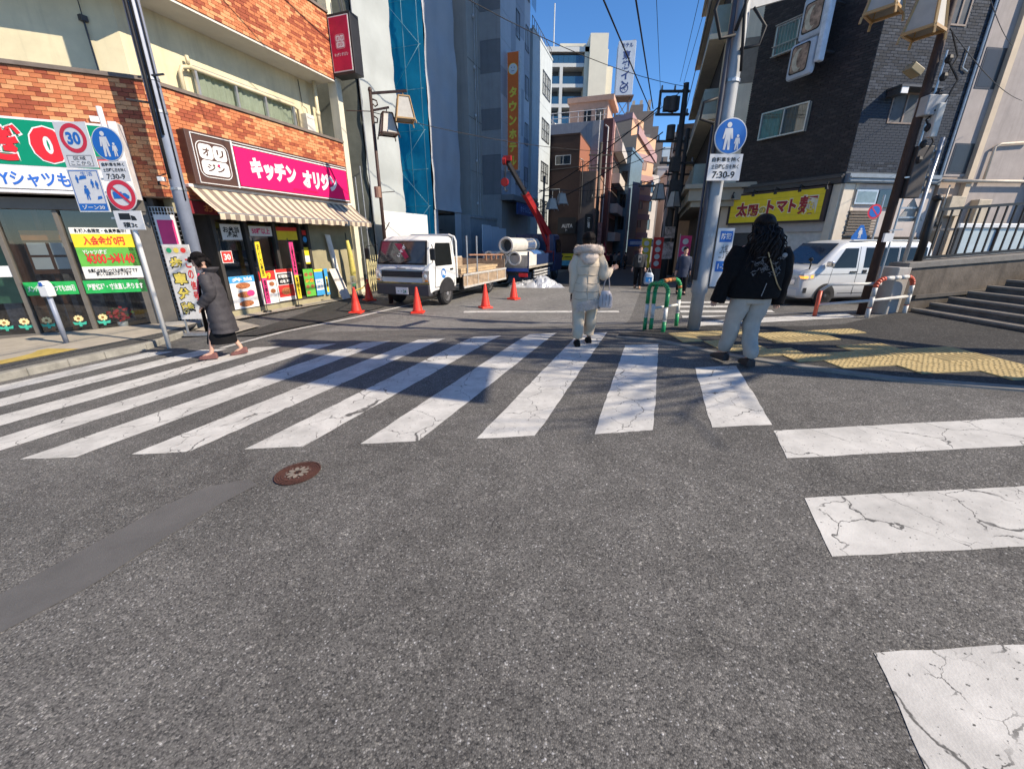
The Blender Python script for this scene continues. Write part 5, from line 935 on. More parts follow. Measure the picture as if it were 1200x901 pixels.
# standing pedestrian-signal notice
PN = thing('standing_notice', 'narrow standing notice with traffic light dots and yellow vertical letters behind the dark-coated woman', 'notice board', (-6.78,8.55,-.33), math.radians(8))
b = MB(); b.box(-.24,.24,-.02,.02,.35,1.85,0); b.quad((-.2,-.023,1.68),(.2,-.023,1.68),(.2,-.023,1.8),(-.2,-.023,1.8),4)
for i, m in enumerate((1,2,3)): b.disc(-.13+.13*i,1.74,.05,-.026,12,m)
for i, s_ in enumerate('歩車分離'): text(b, s_, -.19, .08, 1.35-.3*i, 1.62-.3*i, -.024, 5, .1); text(b, s_, -.17, .06, 1.37-.3*i, 1.6-.3*i, -.027, 2, .05)
for i, s_ in enumerate('この信号'): text(b, s_, .11, .21, 1.4-.22*i, 1.58-.22*i, -.025, 3, .03)
b.build('board', [mat('notice_grey_white', (.6,.58,.55), .5), mat('dot_green', (.02,.3,.12), .5), mat('dot_amber', (.7,.55,.1), .5), mat('dot_red', (.6,.04,.03), .5), mat('dot_back', (.5,.45,.4), .5), BLACK], PN); b = MB(); b.bar((-.2,0,0),(-.2,0,.36),.03,.03); b.bar((.2,0,0),(.2,0,.36),.03,.03); b.box(-.25,.25,-.1,.1,0,.06); b.bar((0,.3,0),(0,0,1.2),.03,.03); b.build('stand', STEEL, PN)
# strip banners, folded flag and leaning boards at the food shop
def at_lb(x, y, z=0): return tuple(LBW @ V(x, y, z))
for (x, lab, c0, c1) in ((-1.62,'narrow yellow and pink strip banner left of the 499 poster',2,6),(-.5,'narrow pink and yellow strip banner right of the red poster',6,2)):
    t = thing('strip_banner', lab, 'banner', at_lb(x,-.22,-.33), TH1, 'strip banners at the food shop')
    b = MB(); b.box(-.07,.07,-.01,.01,.95,1.9,c0); b.box(-.07,.07,-.01,.01,.25,.95,c1); text(b,'おいしい弁当' if c0 == 2 else '人気の惣菜',-.045,.045,1.0,1.85,-.013,7,.03,True); text(b,'毎日手作り',-.045,.045,.3,.9,-.013,7,.03,True); b.build('cloth', PMATS, t); b = MB(); b.tube([(-.08,.015,0),(-.08,.015,2.0)],.012,6); b.build('pole', DGREY, t); b = MB(); b.cyl((-.08,.015,0),(-.08,.015,.06),.12,.1,12); b.build('base', BLACK, t)
t = thing('folded_flag', 'furled yellow and green flag on a pole with a black base by the olive wall', 'flag', at_lb(1.85,-.3,-.34), TH1)
MB().tube([(0,0,0),(-.05,0,2.2)],.014,6).build('pole', BLACK, t); b = MB(); b.tube([(.02,-.03,.5),(.05,-.04,.9),(.03,-.03,1.5),(-.02,-.02,1.95)],[.07,.1,.085,.05],8,0); b.tube([(.02,-.03,.25),(.03,-.03,.5)],[.05,.075],8,1); b.build('cloth', [mat('flag_yellow', (.55,.47,.12), .8, 0, .2, 8), mat('flag_green', (.05,.25,.08), .8)], t, smooth=True); MB().cyl((0,0,0),(0,0,.1),.34,.3,16).build('base', BLACK, t)
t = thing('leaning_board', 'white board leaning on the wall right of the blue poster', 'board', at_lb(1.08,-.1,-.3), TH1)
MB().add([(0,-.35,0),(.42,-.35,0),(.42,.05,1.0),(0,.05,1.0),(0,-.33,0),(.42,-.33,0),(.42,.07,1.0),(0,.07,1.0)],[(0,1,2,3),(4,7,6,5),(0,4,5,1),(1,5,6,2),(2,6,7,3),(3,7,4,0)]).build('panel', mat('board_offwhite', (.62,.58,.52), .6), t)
b = MB(); [b.tube([(.45+i*.06,-.4,.0),(.45+i*.06,-.4,.75)],.01,5) for i in range(5)]; [b.tube([(.45,-.4,.1+i*.2),(.69,-.4,.1+i*.2)],.01,5) for i in range(4)]; b.build('wire_rack', STEEL, t)
# traffic cones
CONE = mat('cone_red', (.72,.045,.025), .45, 0, .1, 10); cone0 = None
for (x, y, lab) in ((-4.46,11.54,'red traffic cone by the shop corner, leftmost of the row'),(-4.95,14.1,'red traffic cone tucked behind the truck front by the yellow gate'),(-2.7,11.54,'red traffic cone standing in front of the truck bumper'),(-.82,12.48,'red traffic cone standing beside the wooden drop side'),(.06,14.42,'red traffic cone nearest to the woman in the cream coat')):
    if cone0 is None:
        t = thing('traffic_cone', lab, 'traffic cone', (x,y,zg(x,y)+.03), 0, 'red traffic cones around the trucks')
        MB().tube([(0,0,.03),(0,0,.06),(0,0,.66),(0,0,.7)],[.15,.14,.035,.025],14).build('cone', CONE, t, smooth=True); MB().box(-.18,.18,-.18,.18,-.03,.03).build('base', CONE, t, bevel=.02); cone0 = t
    else:
        t = dup(cone0); t.location = (x,y,zg(x,y)+.03); t.rotation_euler.z = random.uniform(0,1); t['label'] = lab
rp = MB(); rp.tube([(-4.46,11.54,.27),(-4.7,12.9,.2),(-4.95,14.1,.27)],.02,6); tag(rp.build('cone_rope', mat('rope_yellow_black', (.4,.32,.06), .6, 0, .8, 12)), 'yellow and black rope slung between two cones left of the truck', 'rope')
# right steel pole with pedestrian sign
RP = thing('steel_sign_pole', 'tall grey steel pole at the right corner with a round pedestrian sign and stickers', 'pole', (3.05,6.67,.15), 0)
b = MB(); b.tube([(0,0,0),(0,0,.62),(0,0,.66),(0,0,.82),(0,0,3),(0,0,9)],[.1,.1,.128,.118,.1,.075],16); b.build('pole', POLEG, RP, smooth=True)
b = MB(); b.tube([(-.125,-.06,.85),(-.13,-.05,2.4),(-.14,-.06,5),(-.12,-.05,8.5)],.032,8); b.tube([(-.16,-.0,.8),(-.17,.0,3)],.018,6); b.build('conduit', mat('conduit_dark', (.05,.055,.075), .5), RP, smooth=True)
b = MB(); b.tube([(-.1,-.12,4.0),(-.3,-.15,3.95),(-.42,-.15,4.25),(-.33,-.15,4.55),(-.1,-.12,4.6),(.0,-.12,4.4),(-.1,-.12,4.05)],.022,6); b.tube([(.1,-.1,4.3),(.3,-.1,4.1),(.25,-.1,3.9),(.0,-.12,3.85)],.018,6); b.tube([(-.06,-.14,5.5),(-.02,-.13,4.2),(.05,-.13,3.6)],.02,6); b.tube([(-.2,-.1,3.3),(-.38,-.1,3.25),(-.4,-.1,3.05),(-.2,-.1,3.0)],.02,6); b.build('cable_coil', CABLE, RP, smooth=True)
b = MB(); b.disc(.02,2.82,.225,-.2,32,0); b.disc(.02,2.82,.212,-.203,32,2); person_icon(b,-.02,2.65,.34,-.206,0); person_icon(b,.12,2.65,.19,-.206,0); b.disc(.02,2.82,.225,-.185,32,0); b.build('pedestrian_plate', SM, RP)
plate(RP,'hours_plate',-.23,.24,2.26,2.6,-.2,lambda b,y: (text(b,'自転車を除く',-.19,.2,2.5,2.56,y,3,.02), text(b,'土日曜休日を除く',-.19,.2,2.41,2.47,y,3,.02), text(b,'7:30-9',-.16,.16,2.29,2.38,y,3,.02)))
b = MB(); [b.cyl((0,0,z),(0,0,z+.04),.112,.112,14) for z in (2.9,2.45,3.5,1.5)]; b.build('band', STEEL, RP)
b = MB(); b.box(.11,.36,-.1,-.08,.75,1.62,0); b.quad((.15,-.103,1.42),(.34,-.103,1.42),(.34,-.103,1.58),(.15,-.103,1.58),2); b.quad((.15,-.103,.98),(.34,-.103,.98),(.34,-.103,1.14),(.15,-.103,1.14),2); text(b,'防犯',.17,.32,1.46,1.55,-.106,0,.02); text(b,'大塚\n二丁目',.17,.32,1.18,1.38,-.104,3,.0); text(b,'1-2',.18,.31,1.02,1.1,-.106,0,.02); b.build('sticker_panel', SM, RP)
b = MB(); b.bar((.0,0,4.35),(1.1,.9,4.9),.12,.1); b.build('arm', POLEG, RP)
# green white and orange pipe barrier
GBW = [mat('pipe_green', (.015,.26,.09), .35), mat('pipe_white', (.6,.6,.57), .35), mat('pipe_orange', (.5,.2,.06), .4)]
def hoop(b, p0, p1, h, r, cols, rad=.16):
    """inverted U of bent pipe between two ground points, painted in bands"""
    p0, p1 = V(*p0), V(*p1); d_ = (p1-p0); L_ = d_.length; d_.normalize(); pts = [p0+V(0,0,t) for t in (0,h*.28,h*.3,h*.55,h*.57,h-rad)]
    for k in range(1, 6): a = k*math.pi/10; pts.append(p0+d_*(rad-rad*math.cos(a))+V(0,0,h-rad+rad*math.sin(a)))
    m_ = len(pts); back = []
    for p in pts: q = p-p0; tx = q.dot(d_); back.append(p0+d_*(L_-tx)+V(0,0,q.z)+ (p1-p0-d_*L_))
    mid = [pts[-1].lerp(back[-1], t) for t in (.35,.65)]
    allp = pts+mid+back[::-1]
    for i in range(len(allp)-1): b.tube([allp[i], allp[i+1]], r, 10, cols(i, len(allp)-1), 1)
GR = thing('green_pipe_barrier', 'green, white and orange bent pipe barrier at the corner left of the steel pole', 'barrier', (0,0,0), 0)
def gcol(i, n):
    j = min(i, n-1-i); return 0 if j <= 0 else (1 if j in (1,2,3) else (2 if (j == 5 and i > n/2) or abs(i-(n-1)/2) < 2 else 0))
b = MB(); hoop(b, (2.42,6.92,.1), (2.98,7.22,.13), .84, .034, gcol); b.build('front_hoop', GBW, GR, smooth=True)
b = MB(); hoop(b, (2.34,7.0,.1), (2.52,6.6,.1), .82, .034, lambda i,n: 1 if min(i,n-1-i) in (1,2,3) else 0, .12); b.build('side_hoop', GBW, GR, smooth=True)
b = MB(); b.tube([(2.42,6.92,.5),(2.98,7.22,.52)],.022,8,0); b.build('cross_rail', GBW[1], GR, smooth=True)
# red and white barrier by the wooden pole
RW_ = thing('red_white_barrier', 'red and white bent pipe guard rail beside the leaning wooden pole', 'barrier', (0,0,0), 0)
RWM = [mat('pipe_red', (.48,.08,.04), .4, 0, .15, 10), mat('pipe_dull_white', (.5,.49,.46), .4, 0, .12, 8)]
b = MB(); hoop(b, (6.2,7.0,.3), (6.95,7.12,.33), .68, .036, lambda i,n: 0 if min(i,n-1-i) in (1,5,6,7,8,9,10) and abs(i-(n-1)/2)>1 else 1, .14); b.build('hoop', RWM, RW_, smooth=True)
b = MB(); b.tube([(5.55,7.35,.1),(5.52,7.32,.45),(5.52,7.32,.75)],.034,8,0); b.build('end_post', RWM, RW_, smooth=True); b = MB(); b.tube([(5.52,7.32,.75),(5.65,7.3,.86),(6.3,7.02,.9)],.028,8,1); b.tube([(5.53,7.32,.5),(6.2,7.0,.62),(6.93,7.12,.68)],.026,8,1); b.build('rail', RWM, RW_, smooth=True)
# wooden pole with lanterns at the right
WP = thing('wooden_pole', 'dark brown wooden pole at the right carrying two lanterns and metal boxes', 'utility pole', (6.36,7.32,.25), 0)
WOOD = mat('pole_wood_dark', (.045,.026,.022), .7, 0, .3, 9, .3, 40)
b = MB(); b.tube([(0,0,-.3),(0,0,4),(0,0,9)],[.068,.062,.055],12); b.build('pole', WOOD, WP, smooth=True)
b = MB(); b.tube([(.1,-.05,0),(.1,-.05,4)],.014,5); b.tube([(.13,-.03,0),(.12,-.03,2.2)],.012,5); [b.bar((-.02,-.1,z),(.2,-.1,z+.02),.02,.02) for z in (1.5,2.3,3.2)]; b.build('conduit', STEEL, WP)
b = MB(); b.bar((0,0,5.0),(-.95,-.1,5.06),.05,.05); b.bar((0,0,5.42),(-1.3,.2,5.5),.05,.05); b.tube([(-.05,0,4.8),(-.4,-.05,5.02)],.02,5); b.build('arm', IRON, WP)
lantern(WP, (-.33,-.05,5.0), .7, .09, .185, .5); lantern(WP, (-.86,.12,5.3), .7, .09, .185, .62)
b = MB(); b.box(-.06,.24,-.16,.05,3.15,3.42); b.build('metal_box', POLEG, WP, bevel=.015); b = MB(); b.box(.1,.2,-.2,-.1,2.85,3.3); b.build('metal_box', mat('box_pale', (.5,.49,.45), .5), WP, bevel=.01); b = MB(); b.obox((-.32,-.05,3.75),(.2,.16,.1),Matrix.Rotation(.5,3,'Y')); b.build('flood_light', mat('flood_olive', (.22,.18,.1), .5), WP, bevel=.01); b = MB(); b.box(-.08,.07,-.12,-.08,1.32,1.46); b.build('tag_plate', SWHITE, WP)
b = MB(); b.tube([(.08,-.1,3.9),(.3,-.15,3.6),(.2,-.15,3.3),(.05,-.1,3.1),(.25,-.12,2.8),(.1,-.1,2.4)],.014,5); b.tube([(.05,-.1,4.2),(.22,-.12,3.9),(.12,-.12,3.6)],.012,5); [b.ell((.1,-.12,2.55+.22*i),(.05,.05,.06),6,4) for i in range(7)]; b.build('cable_loop', CABLE, WP)
b = MB(); b.box(.05,.3,-.12,.02,2.0,2.75); b.build('relay_box', mat('relay_dark', (.06,.05,.045), .6), WP, bevel=.012)
# sign post seen from the back
SB_ = thing('rear_facing_sign_post', 'thin steel sign post showing grey sign backs, two triangles and a disc', 'sign post', (6.92,7.4,1.15), 0)
MB().tube([(0,0,-.6),(0,0,2.0)],.03,8).build('post', STEEL, SB_, smooth=True)
b = MB(); b.prism([(-.38,1.86),(.1,1.9),(-.12,1.56)],'y',.04,.055); b.build('triangle_back', SIGNBACK, SB_); b = MB(); b.loft([[(-.13+.21*math.cos(t),y,1.34+.18*math.sin(t)) for t in [k*math.pi/12 for k in range(24)]] for y in (.04,.055)]); b.build('disc_back', SIGNBACK, SB_); b = MB(); b.prism([(-.32,.74),(.14,.76),(-.12,1.12)],'y',.04,.055); b.build('triangle_back', SIGNBACK, SB_); b = MB(); [b.box(-.3,.06,.02,.04,z,z+.03) for z in (1.8,1.68,1.42,1.26,.95,.8)]; b.build('clamp', STEEL, SB_)
# no-parking and crossing sign by the far pavement
NP = thing('no_parking_sign', 'small no-parking disc above a blue triangular crossing sign behind the van', 'sign', (13.05,15.7,-.36), 0)
MB().tube([(.25,.05,0),(.25,.05,3.5)],.035,8).build('post', STEEL, NP); b = MB(); b.disc(.0,2.95,.25,-.02,24,1); b.disc(0,2.95,.185,-.024,24,2); b.add([(-.16,-.027,3.08),(-.13,-.027,3.11),(.16,-.027,2.82),(.13,-.027,2.79)],[(0,1,2,3)],1); b.build('disc_plate', SM, NP); b = MB(); b.add([(-.6,-.02,2.0),(-.02,-.02,2.0),(-.02,-.02,2.1),(-.25,-.02,2.5),(-.37,-.02,2.5),(-.6,-.02,2.1)],[(0,1,2,3,4,5)],2); person_icon(b,-.31,2.04,.36,-.024,0); b.build('crossing_plate', SM, NP)
# utility poles and lamps up the street
DK = mat('street_pole_dark', (.05,.048,.047), .7, 0, .2, 4)
def street_pole(name, lab, loc, h, kit, grp='utility poles up the street'):
    t = thing(name, lab, 'utility pole', loc, 0, grp); MB().tube([(0,0,0),(0,0,h)],[.19,.13],10).build('pole', DK, t, smooth=True)
    b = MB()
    for z, x0, x1 in kit: b.box(x0,x1,-.06,.06,z,z+.1)
    b.build('crossarm', DK, t)
    b = MB(); [b.cyl((x,0,z+.1),(x,0,z+.3),.05,.04,6) for z, x0, x1 in kit for x in (x0+.1,(x0+x1)/2,x1-.1)]; b.build('insulator', mat('insulator_grey', (.2,.2,.2), .4), t)
    return t
t = street_pole('utility_pole','dark utility pole stacked with transformers, the nearest one on the right of the street',(8.75,24,-.55),9.6,((9.2,-1.3,.2),(8.2,-1.4,.3),(7.0,-1.2,.3),(6.0,-.9,.9),(4.9,-1.9,1.2)))
b = MB(); [b.cyl((x,-.1,z),(x,-.1,z+.65),.21,.21,10) for x,z in ((-.6,8.35),(-.55,7.1))]; b.build('transformer', DK, t); b = MB(); b.box(-1.0,-.3,-.2,.2,8.4,9.0); b.box(-.3,.3,-.35,-.1,4.0,5.2); b.box(-.35,.1,-.3,0,5.6,6.3); b.box(-1.3,-1.2,-.05,.05,8.3,9.3); b.build('switch_box', DK, t)
lantern(t, (-.85,-.2,5.15), .8, .14, .27, .2, DK); lantern(t, (-.1,-.5,4.75), .8, .14, .27, .5, DK)
b = MB(); [b.box(-.28,.28,-.24,-.2,z,z+h) for z,h in ((1.2,.9),(2.3,.6))]; b.build('wrapped_notice', mat('notice_mixed', (.4,.3,.25), .7, 0, .8, 6), t)
street_pole('utility_pole','dark slender utility pole just right of and beyond the transformer pole',(11.4,30,-.75),9.2,((8.6,-.8,.8),(7.9,-.8,.8),(6.5,-1.2,.6)))
street_pole('utility_pole','dark utility pole beside the maroon edged building on the left of the street',(7.6,39,-1.0),10.5,((9.5,-1,1),(8.5,-1,1),(6.2,-.6,.6)))
t = thing('street_lamp', 'small dark lamp post with two pale lanterns beside the brown building', 'street lamp', (1.95,27,-.6), 0)
MB().tube([(0,0,0),(0,0,5.9)],.06,8).build('pole', DK, t); b = MB(); b.bar((-.3,0,5.1),(1.3,0,5.12),.05,.05); b.bar((0,0,4.8),(.6,0,4.8),.05,.05); b.build('arm', DK, t); lantern(t, (1.1,0,5.05), .6, .15, .28, .3, POLEG); lantern(t, (.5,-.1,4.75), .6, .15, .28, .3, POLEG)
# shop banners and boards at the right side of the far street
for i, (x, y, c, lab) in enumerate(((8.5,25.6,1,'red vertical shop flag beside the transformer pole'),(8.3,27.2,2,'yellow vertical shop flag behind the transformer pole'),(9.3,23.6,6,'pink upright shop flag right of the transformer pole'))):
    t = thing('shop_flag', lab, 'flag', (x,y,zg(x,y)), -.3, 'upright flags at the right-hand shops'); MB().tube([(0,0,0),(0,0,2.5)],.02,6).build('pole', STEEL, t); b = MB(); b.box(.02,.6,-.01,.01,.6,2.4,c); [b.disc(.3,.9+.4*k,.16,-.014,10,0) for k in range(4)]; b.build('cloth', PMATS, t); b = MB(); b.cyl((0,0,0),(0,0,.1),.25,.2,10); b.build('base', BLACK, t)
t = thing('shop_fascia', 'blue lit-look fascia board over the far shops at the street end', 'sign', (14.2,52,0), math.radians(-12)); b = MB(); b.box(0,3.5,0,.3,1.0,1.8); b.build('board', SBLUE, t); b = MB(); b.box(.2,3.3,-.02,0,1.2,1.6); b.build('letters', mat('fascia_pale', (.5,.6,.75), .5), t)
t = thing('sun_umbrella', 'red closed sun umbrella in the dim shop row on the left of the far street', 'umbrella', (10.0,46,zg(10.0,46)), 0); MB().tube([(0,0,0),(0,0,2.6)],.03,6).build('pole', STEEL, t); MB().tube([(0,0,.9),(0,0,1.5),(0,0,2.7)],[.55,.45,.03],10).build('canopy', mat('umbrella_red', (.4,.03,.05), .7), t)
# crumpled tarpaulin
b = MB(); n, m_ = 30, 16; vs_ = []
for j in range(m_+1):
    for i in range(n+1):
        x, y = (i/n-.5)*2.5, (j/m_-.5)*1.3; e = max(0, 1-(x/1.25)**2)*max(0, 1-(y/.65)**2)
        h = e*(.22+.25*max(0,1-((x-.45)/.5)**2))+abs(noise.noise((x*4,y*4,3)))*.22*e**.4+abs(noise.noise((x*9,y*9,1)))*.1*e**.5
        vs_.append((x+noise.noise((x*3,y*3,8))*.12, y+noise.noise((x*3,y*3,5))*.12, h+.01))
b.add(vs_, [(j*(n+1)+i, j*(n+1)+i+1, (j+1)*(n+1)+i+1, (j+1)*(n+1)+i) for j in range(m_) for i in range(n)])
tag(b.build('tarpaulin', mat('tarp_silver', (.5,.52,.55), .38, .25, .12, 5), loc=(1.1,18.9,zg(1.1,18.9)+.01)), 'crumpled silver tarpaulin heap lying on the road beside the crane truck', 'tarpaulin')
# pale site panel behind the pipes, low wall, kerb stones
SPN = thing('site_screen', 'pale blue grey site panel standing behind the concrete pipes', 'panel', tuple(LW(12.6,-.9,-.36)), TH1)
for i in range(3): MB().box(i*1.35,i*1.35+1.33,0,.05,0,2.85-.06*i).build('board', mat('panel_pale_blue', (.5,.55,.62), .5, 0, .06), SPN)
# things outside the frame on the right whose shadows cross the road
XP = thing('offframe_pole', 'concrete utility pole on the right pavement, outside the picture, with an arm and plate added for their shadow', 'utility pole', (6.9,2.85,.36), 0)
MB().tube([(0,0,0),(0,0,9.2)],[.17,.13],12).build('pole', POLEG, XP, smooth=True); b = MB(); b.tube([(0,0,6.9),(-.1,-1.7,7.1)],.06,8); b.build('shadow_plate_arm', STEEL, XP); b = MB(); b.box(-.08,.0,-2.0,-.75,5.7,8.2); b.build('shadow_plate', SIGNBACK, XP); b = MB(); b.box(-1.0,1.0,-.06,.06,7.3,7.45); b.box(-.5,.5,-.06,.06,8.4,8.5); b.build('crossarm', STEEL, XP); b = MB(); b.cyl((-.5,.1,7.5),(-.5,.1,8.4),.32,.32,12); b.cyl((.55,-.2,7.5),(.55,-.2,8.4),.32,.32,12); b.build('transformer', POLEG, XP); b = MB(); b.box(-.5,.4,-.3,.25,6.2,7.1); b.build('switch_box', POLEG, XP)  # unseen arm and plate, added and sized to cast the patch on the crossing
TR = thing('bare_street_tree', 'bare branched street tree standing out of view on the right pavement', 'tree', (9.5,3.1,.45), 0); TR.scale = (1.15,)*3
b = MB(); tw = MB(); rt = random.Random(5)
def grow(p, d_, L_, r, k):
    q = p+d_*L_; (b if k > 1 else tw).tube([p, p.lerp(q,.5)+V(rt.uniform(-1,1),rt.uniform(-1,1),0)*L_*.06, q], [r, r*.85, r*.68], 6)
    if k == 0: return
    for _ in range(3 if k < 4 else 4):
        nd = (d_+V(rt.uniform(-1,1),rt.uniform(-1,1),rt.uniform(-.25,.6))*.75).normalized(); grow(p.lerp(q, rt.uniform(.6,1)), nd, L_*rt.uniform(.6,.8), r*.55, k-1)
grow(V(0,0,0), V(0,0,1), 2.9, .19, 5)
BARK = mat('bark', (.12,.09,.07), .9, 0, .3, 10, .4, 30); b.build('trunk', BARK, TR, smooth=True); tw.build('twigs', BARK, TR, stuff=True)
# ---------------------------------------------------------------- vehicles (local +Y is forward, origin under the front or rear centre)
TW_ = mat('truck_white', (.66,.66,.64), .35, 0, .06, 3, streak=.12); CHR = mat('chrome', (.6,.6,.62), .12, .95, .04); LENS = mat('lamp_lens', (.55,.56,.56), .08, .3, .1); AMB = mat('amber_lens', (.7,.25,.03), .2); CHAS = mat('chassis_black', (.02,.02,.022), .7, 0, .3); AUTOGL = glass('auto_glass', (.34,.37,.37), .12); TINT = mat('tinted_glass', (.006,.007,.009), .12, spec=.25); SEAT = mat('seat_fabric', (.05,.05,.055), .9)
def wheel(parent, x, y, r, wdt, side=-1, rim=None):
    b = MB(); prof = [(r*.62,.0),(r*.9,.0),(r,.25),(r,.75),(r*.9,1),(r*.62,1)]; n = 22
    b.loft([[(x+side*wdt*(t-.5), y+q*math.cos(2*math.pi*k/n), r+q*math.sin(2*math.pi*k/n)) for k in range(n)] for q, t in prof]); w_ = b.build('wheel', RUBBER, parent, smooth=False)
    b = MB(); xo = x+side*wdt*.5
    b.loft([[(xo+dx, y+q*math.cos(2*math.pi*k/n), r+q*math.sin(2*math.pi*k/n)) for k in range(n)] for q, dx in ((r*.64,0),(r*.6,-side*.02),(r*.45,-side*.06),(r*.2,-side*.02),(r*.16,side*.01),(.01,side*.015))])
    b.build('rim', rim or mat('rim_steel', (.4,.4,.41), .4, .6, .12), w_)
    b = MB(); [b.cyl((xo-side*.045, y+r*.5*math.cos(a), r+r*.5*math.sin(a)),(xo-side*.02, y+r*.5*math.cos(a), r+r*.5*math.sin(a)), r*.09, r*.08, 8) for a in [k*math.pi/4 for k in range(8)]]; b.build('rim_hole', CHAS, w_)
    return w_
def section_body(stations, n=0):
    """loft across stations (y, z_bottom, z_waist, z_top, half-width, roof half-width)"""
    rings = []
    for y, z0, zw, zt, w_, wt in stations:
        h = [(-w_*.9,z0),(-w_*.985,z0+.05),(-w_,z0+(zw-z0)*.45),(-w_*.995,zw),(-(w_*.3+wt*.7),zt-(zt-zw)*.25),(-wt,zt-.07 if zt-zw > .1 else zt-.02),(-wt*.9,zt-.015),(-wt*.5,zt+.01),(0,zt+.018)]
        rings.append([(x,y,z) for x,z in h]+[(-x,y,z) for x,z in h[-2::-1]])
    return MB().loft(rings)
TK = thing('flatbed_truck', 'white flatbed truck with drop sides parked in front of the site hoarding', 'truck', (-3.33,12.61,-.36), math.radians(180-20.6))
cab = section_body([(0,.42,.95,1.12,.9,.86),(.03,.42,.95,1.14,.95,.9),(-.02,.42,1.0,1.28,.97,.93),(-.12,.45,1.18,1.62,.98,.9),(-.27,.48,1.2,1.98,.98,.86),(-.45,.48,1.2,2.08,.98,.86),(-.9,.5,1.2,2.1,.98,.87),(-1.55,.5,1.2,2.1,.98,.87),(-1.62,.52,1.2,2.07,.96,.84)])
cab.build('cab', TW_, TK, smooth=False, bevel=.012)
def tside(y, z, o=.006):   # left side surface of the cab
    if z <= 1.2: x = .97
    else: x = .98+(.9-.98)*min(1,(z-1.2)/.65)
    return (-x-o-.002, y, z)
b = MB(); ws = [(-.82,-.055,1.33),(.82,-.055,1.33),(.76,-.255,1.93),(-.76,-.255,1.93)]; b.add([(x*1.08,y+.055,z+(.03 if z > 1.5 else -.05)) for x,y,z in ws],[(0,1,2,3)]); b.build('windscreen_seal', BLACK, TK)
b = MB(); b.add([(x,y+.066,z) for x,y,z in ws],[(0,1,2,3)]); b.build('windscreen', mat('windscreen_dark', (.035,.04,.042), .06, 0, .3, 3, spec=.8), TK)
b = MB(); b.add([(-.3,.03,1.50),(-.02,-.045,1.88),(.22,-.045,1.88),(-.16,.03,1.44)],[(0,1,2,3)]); b.xf(lambda p: p+V(0,.004,0)); bo_ = b.build('sign_reflection', mat('reflection_crimson', (.3,.015,.05), .3), TK)  # reflection of the projecting sign in the windscreen, built as a crimson panel
b = MB(); text(b, 'いそぎ', -.2,.2,-.05,.06,0,0,.03); Rm = Matrix.Rotation(math.pi,3,'Z'); Rt = Matrix.Rotation(-.9,3,'Y'); b.xf(lambda p: V(*( (Rm @ (Rt @ p)) ))+V(-.06,.07,1.67)); b.xf(lambda p: V(p.x,.072+ -.25*(p.z-1.4)*.6,p.z)); b.build('reflection_letters', SWHITE, bo_)
b = MB(); b.add([(.42,.045,1.4),(.75,.045,1.4),(.7,-.08,1.8),(.45,-.08,1.8)],[(0,1,2,3)]); b.xf(lambda p: p+V(0,.012,0)); b.build('sun_reflection_card', mat('windscreen_notice', (.45,.48,.44), .3), TK) if 0 else None
b = MB(); [b.tube([(x,.06,1.3),(x-.45,-.02,1.42)],.012,5) for x in (.1,.75)]; b.build('wiper', BLACK, TK)
b = MB(); b.box(-.72,.72,.035,.052,.92,1.1); b.build('grille', BLACK, TK); b = MB(); [b.box(-.7,.7,.05,.058,.945+i*.05,.965+i*.05) for i in range(3)]; b.build('grille_bar', DGREY, TK); b = MB(); b.box(-.16,.16,.038,.05,1.16,1.19); b.build('emblem', CHR, TK)
for s in (-1,1):
    b = MB(); b.prism([(s*.73,.78),(s*.93,.8),(s*.95,1.12),(s*.8,1.12),(s*.72,1.0)],'y',.0,.06); hl = b.build('headlight', CHR, TK, bevel=.01); b = MB(); b.ell((s*.83,.05,.95),(.075,.03,.09),10,6); b.build('lens', LENS, hl); b = MB(); b.box(s*.86-.05,s*.86+.05,.06,.066,.8,.86); b.build('indicator', AMB, hl)
b = MB(); b.box(-.95,.95,-.1,.075,.735,.765); b.build('bumper_stripe', mat('hazard_stripe', (.28,.2,.05), .5, 0, .7, 7), TK); b = MB(); b.box(-.95,.95,-.15,.09,.38,.72); b.build('bumper', mat('bumper_grey', (.05,.05,.055), .5, 0, .1), TK, bevel=.03); b = MB(); b.box(-.22,.22,.09,.1,.42,.62,0); text(b,'・・24',-.15,.15,.45,.55,-.101,1,.03); b.xf(lambda p: V(-p.x,-p.y if p.y < 0 else p.y,p.z)); b.build('number_plate', [PWH, mat('plate_green', (.02,.2,.1), .5)], TK)
b = MB(); b.add([tside(-.32,1.24),tside(-1.35,1.24),tside(-1.38,1.9),tside(-.5,1.9),tside(-.34,1.6)],[(0,1,2,3,4)]); b.build('door_window', mat('side_glass_dark', (.012,.014,.015), .05, spec=.7), TK)
b = MB(); b.tube([tside(-.3,1.22,.01),tside(-.24,.62,.01)],.007,4); b.tube([tside(-1.45,1.95,.01),tside(-1.45,.62,.01)],.007,4); b.tube([tside(-.24,.62,.01),tside(-1.45,.62,.01)],.007,4); b.build('door_seam', DGREY, TK); b = MB(); b.box(-1.0,-.985,-1.38,-1.2,1.08,1.13); b.build('door_handle', BLACK, TK)
b = MB(); n_ = 18; b.add([tside(-.78+.15*math.cos(k*2*math.pi/n_),1.0+.15*math.sin(k*2*math.pi/n_),.008) for k in range(n_)],[tuple(range(n_))],0); b.add([tside(-.7,1.1,.011),tside(-.83,1.08,.011),tside(-.9,.94,.011),tside(-.82,.93,.011),tside(-.78,1.0,.011),tside(-.7,.92,.011)],[(0,1,2,3,4,5)],1); b.build('door_emblem', [mat('emblem_blue', (.02,.16,.45), .4), SWHITE], TK)
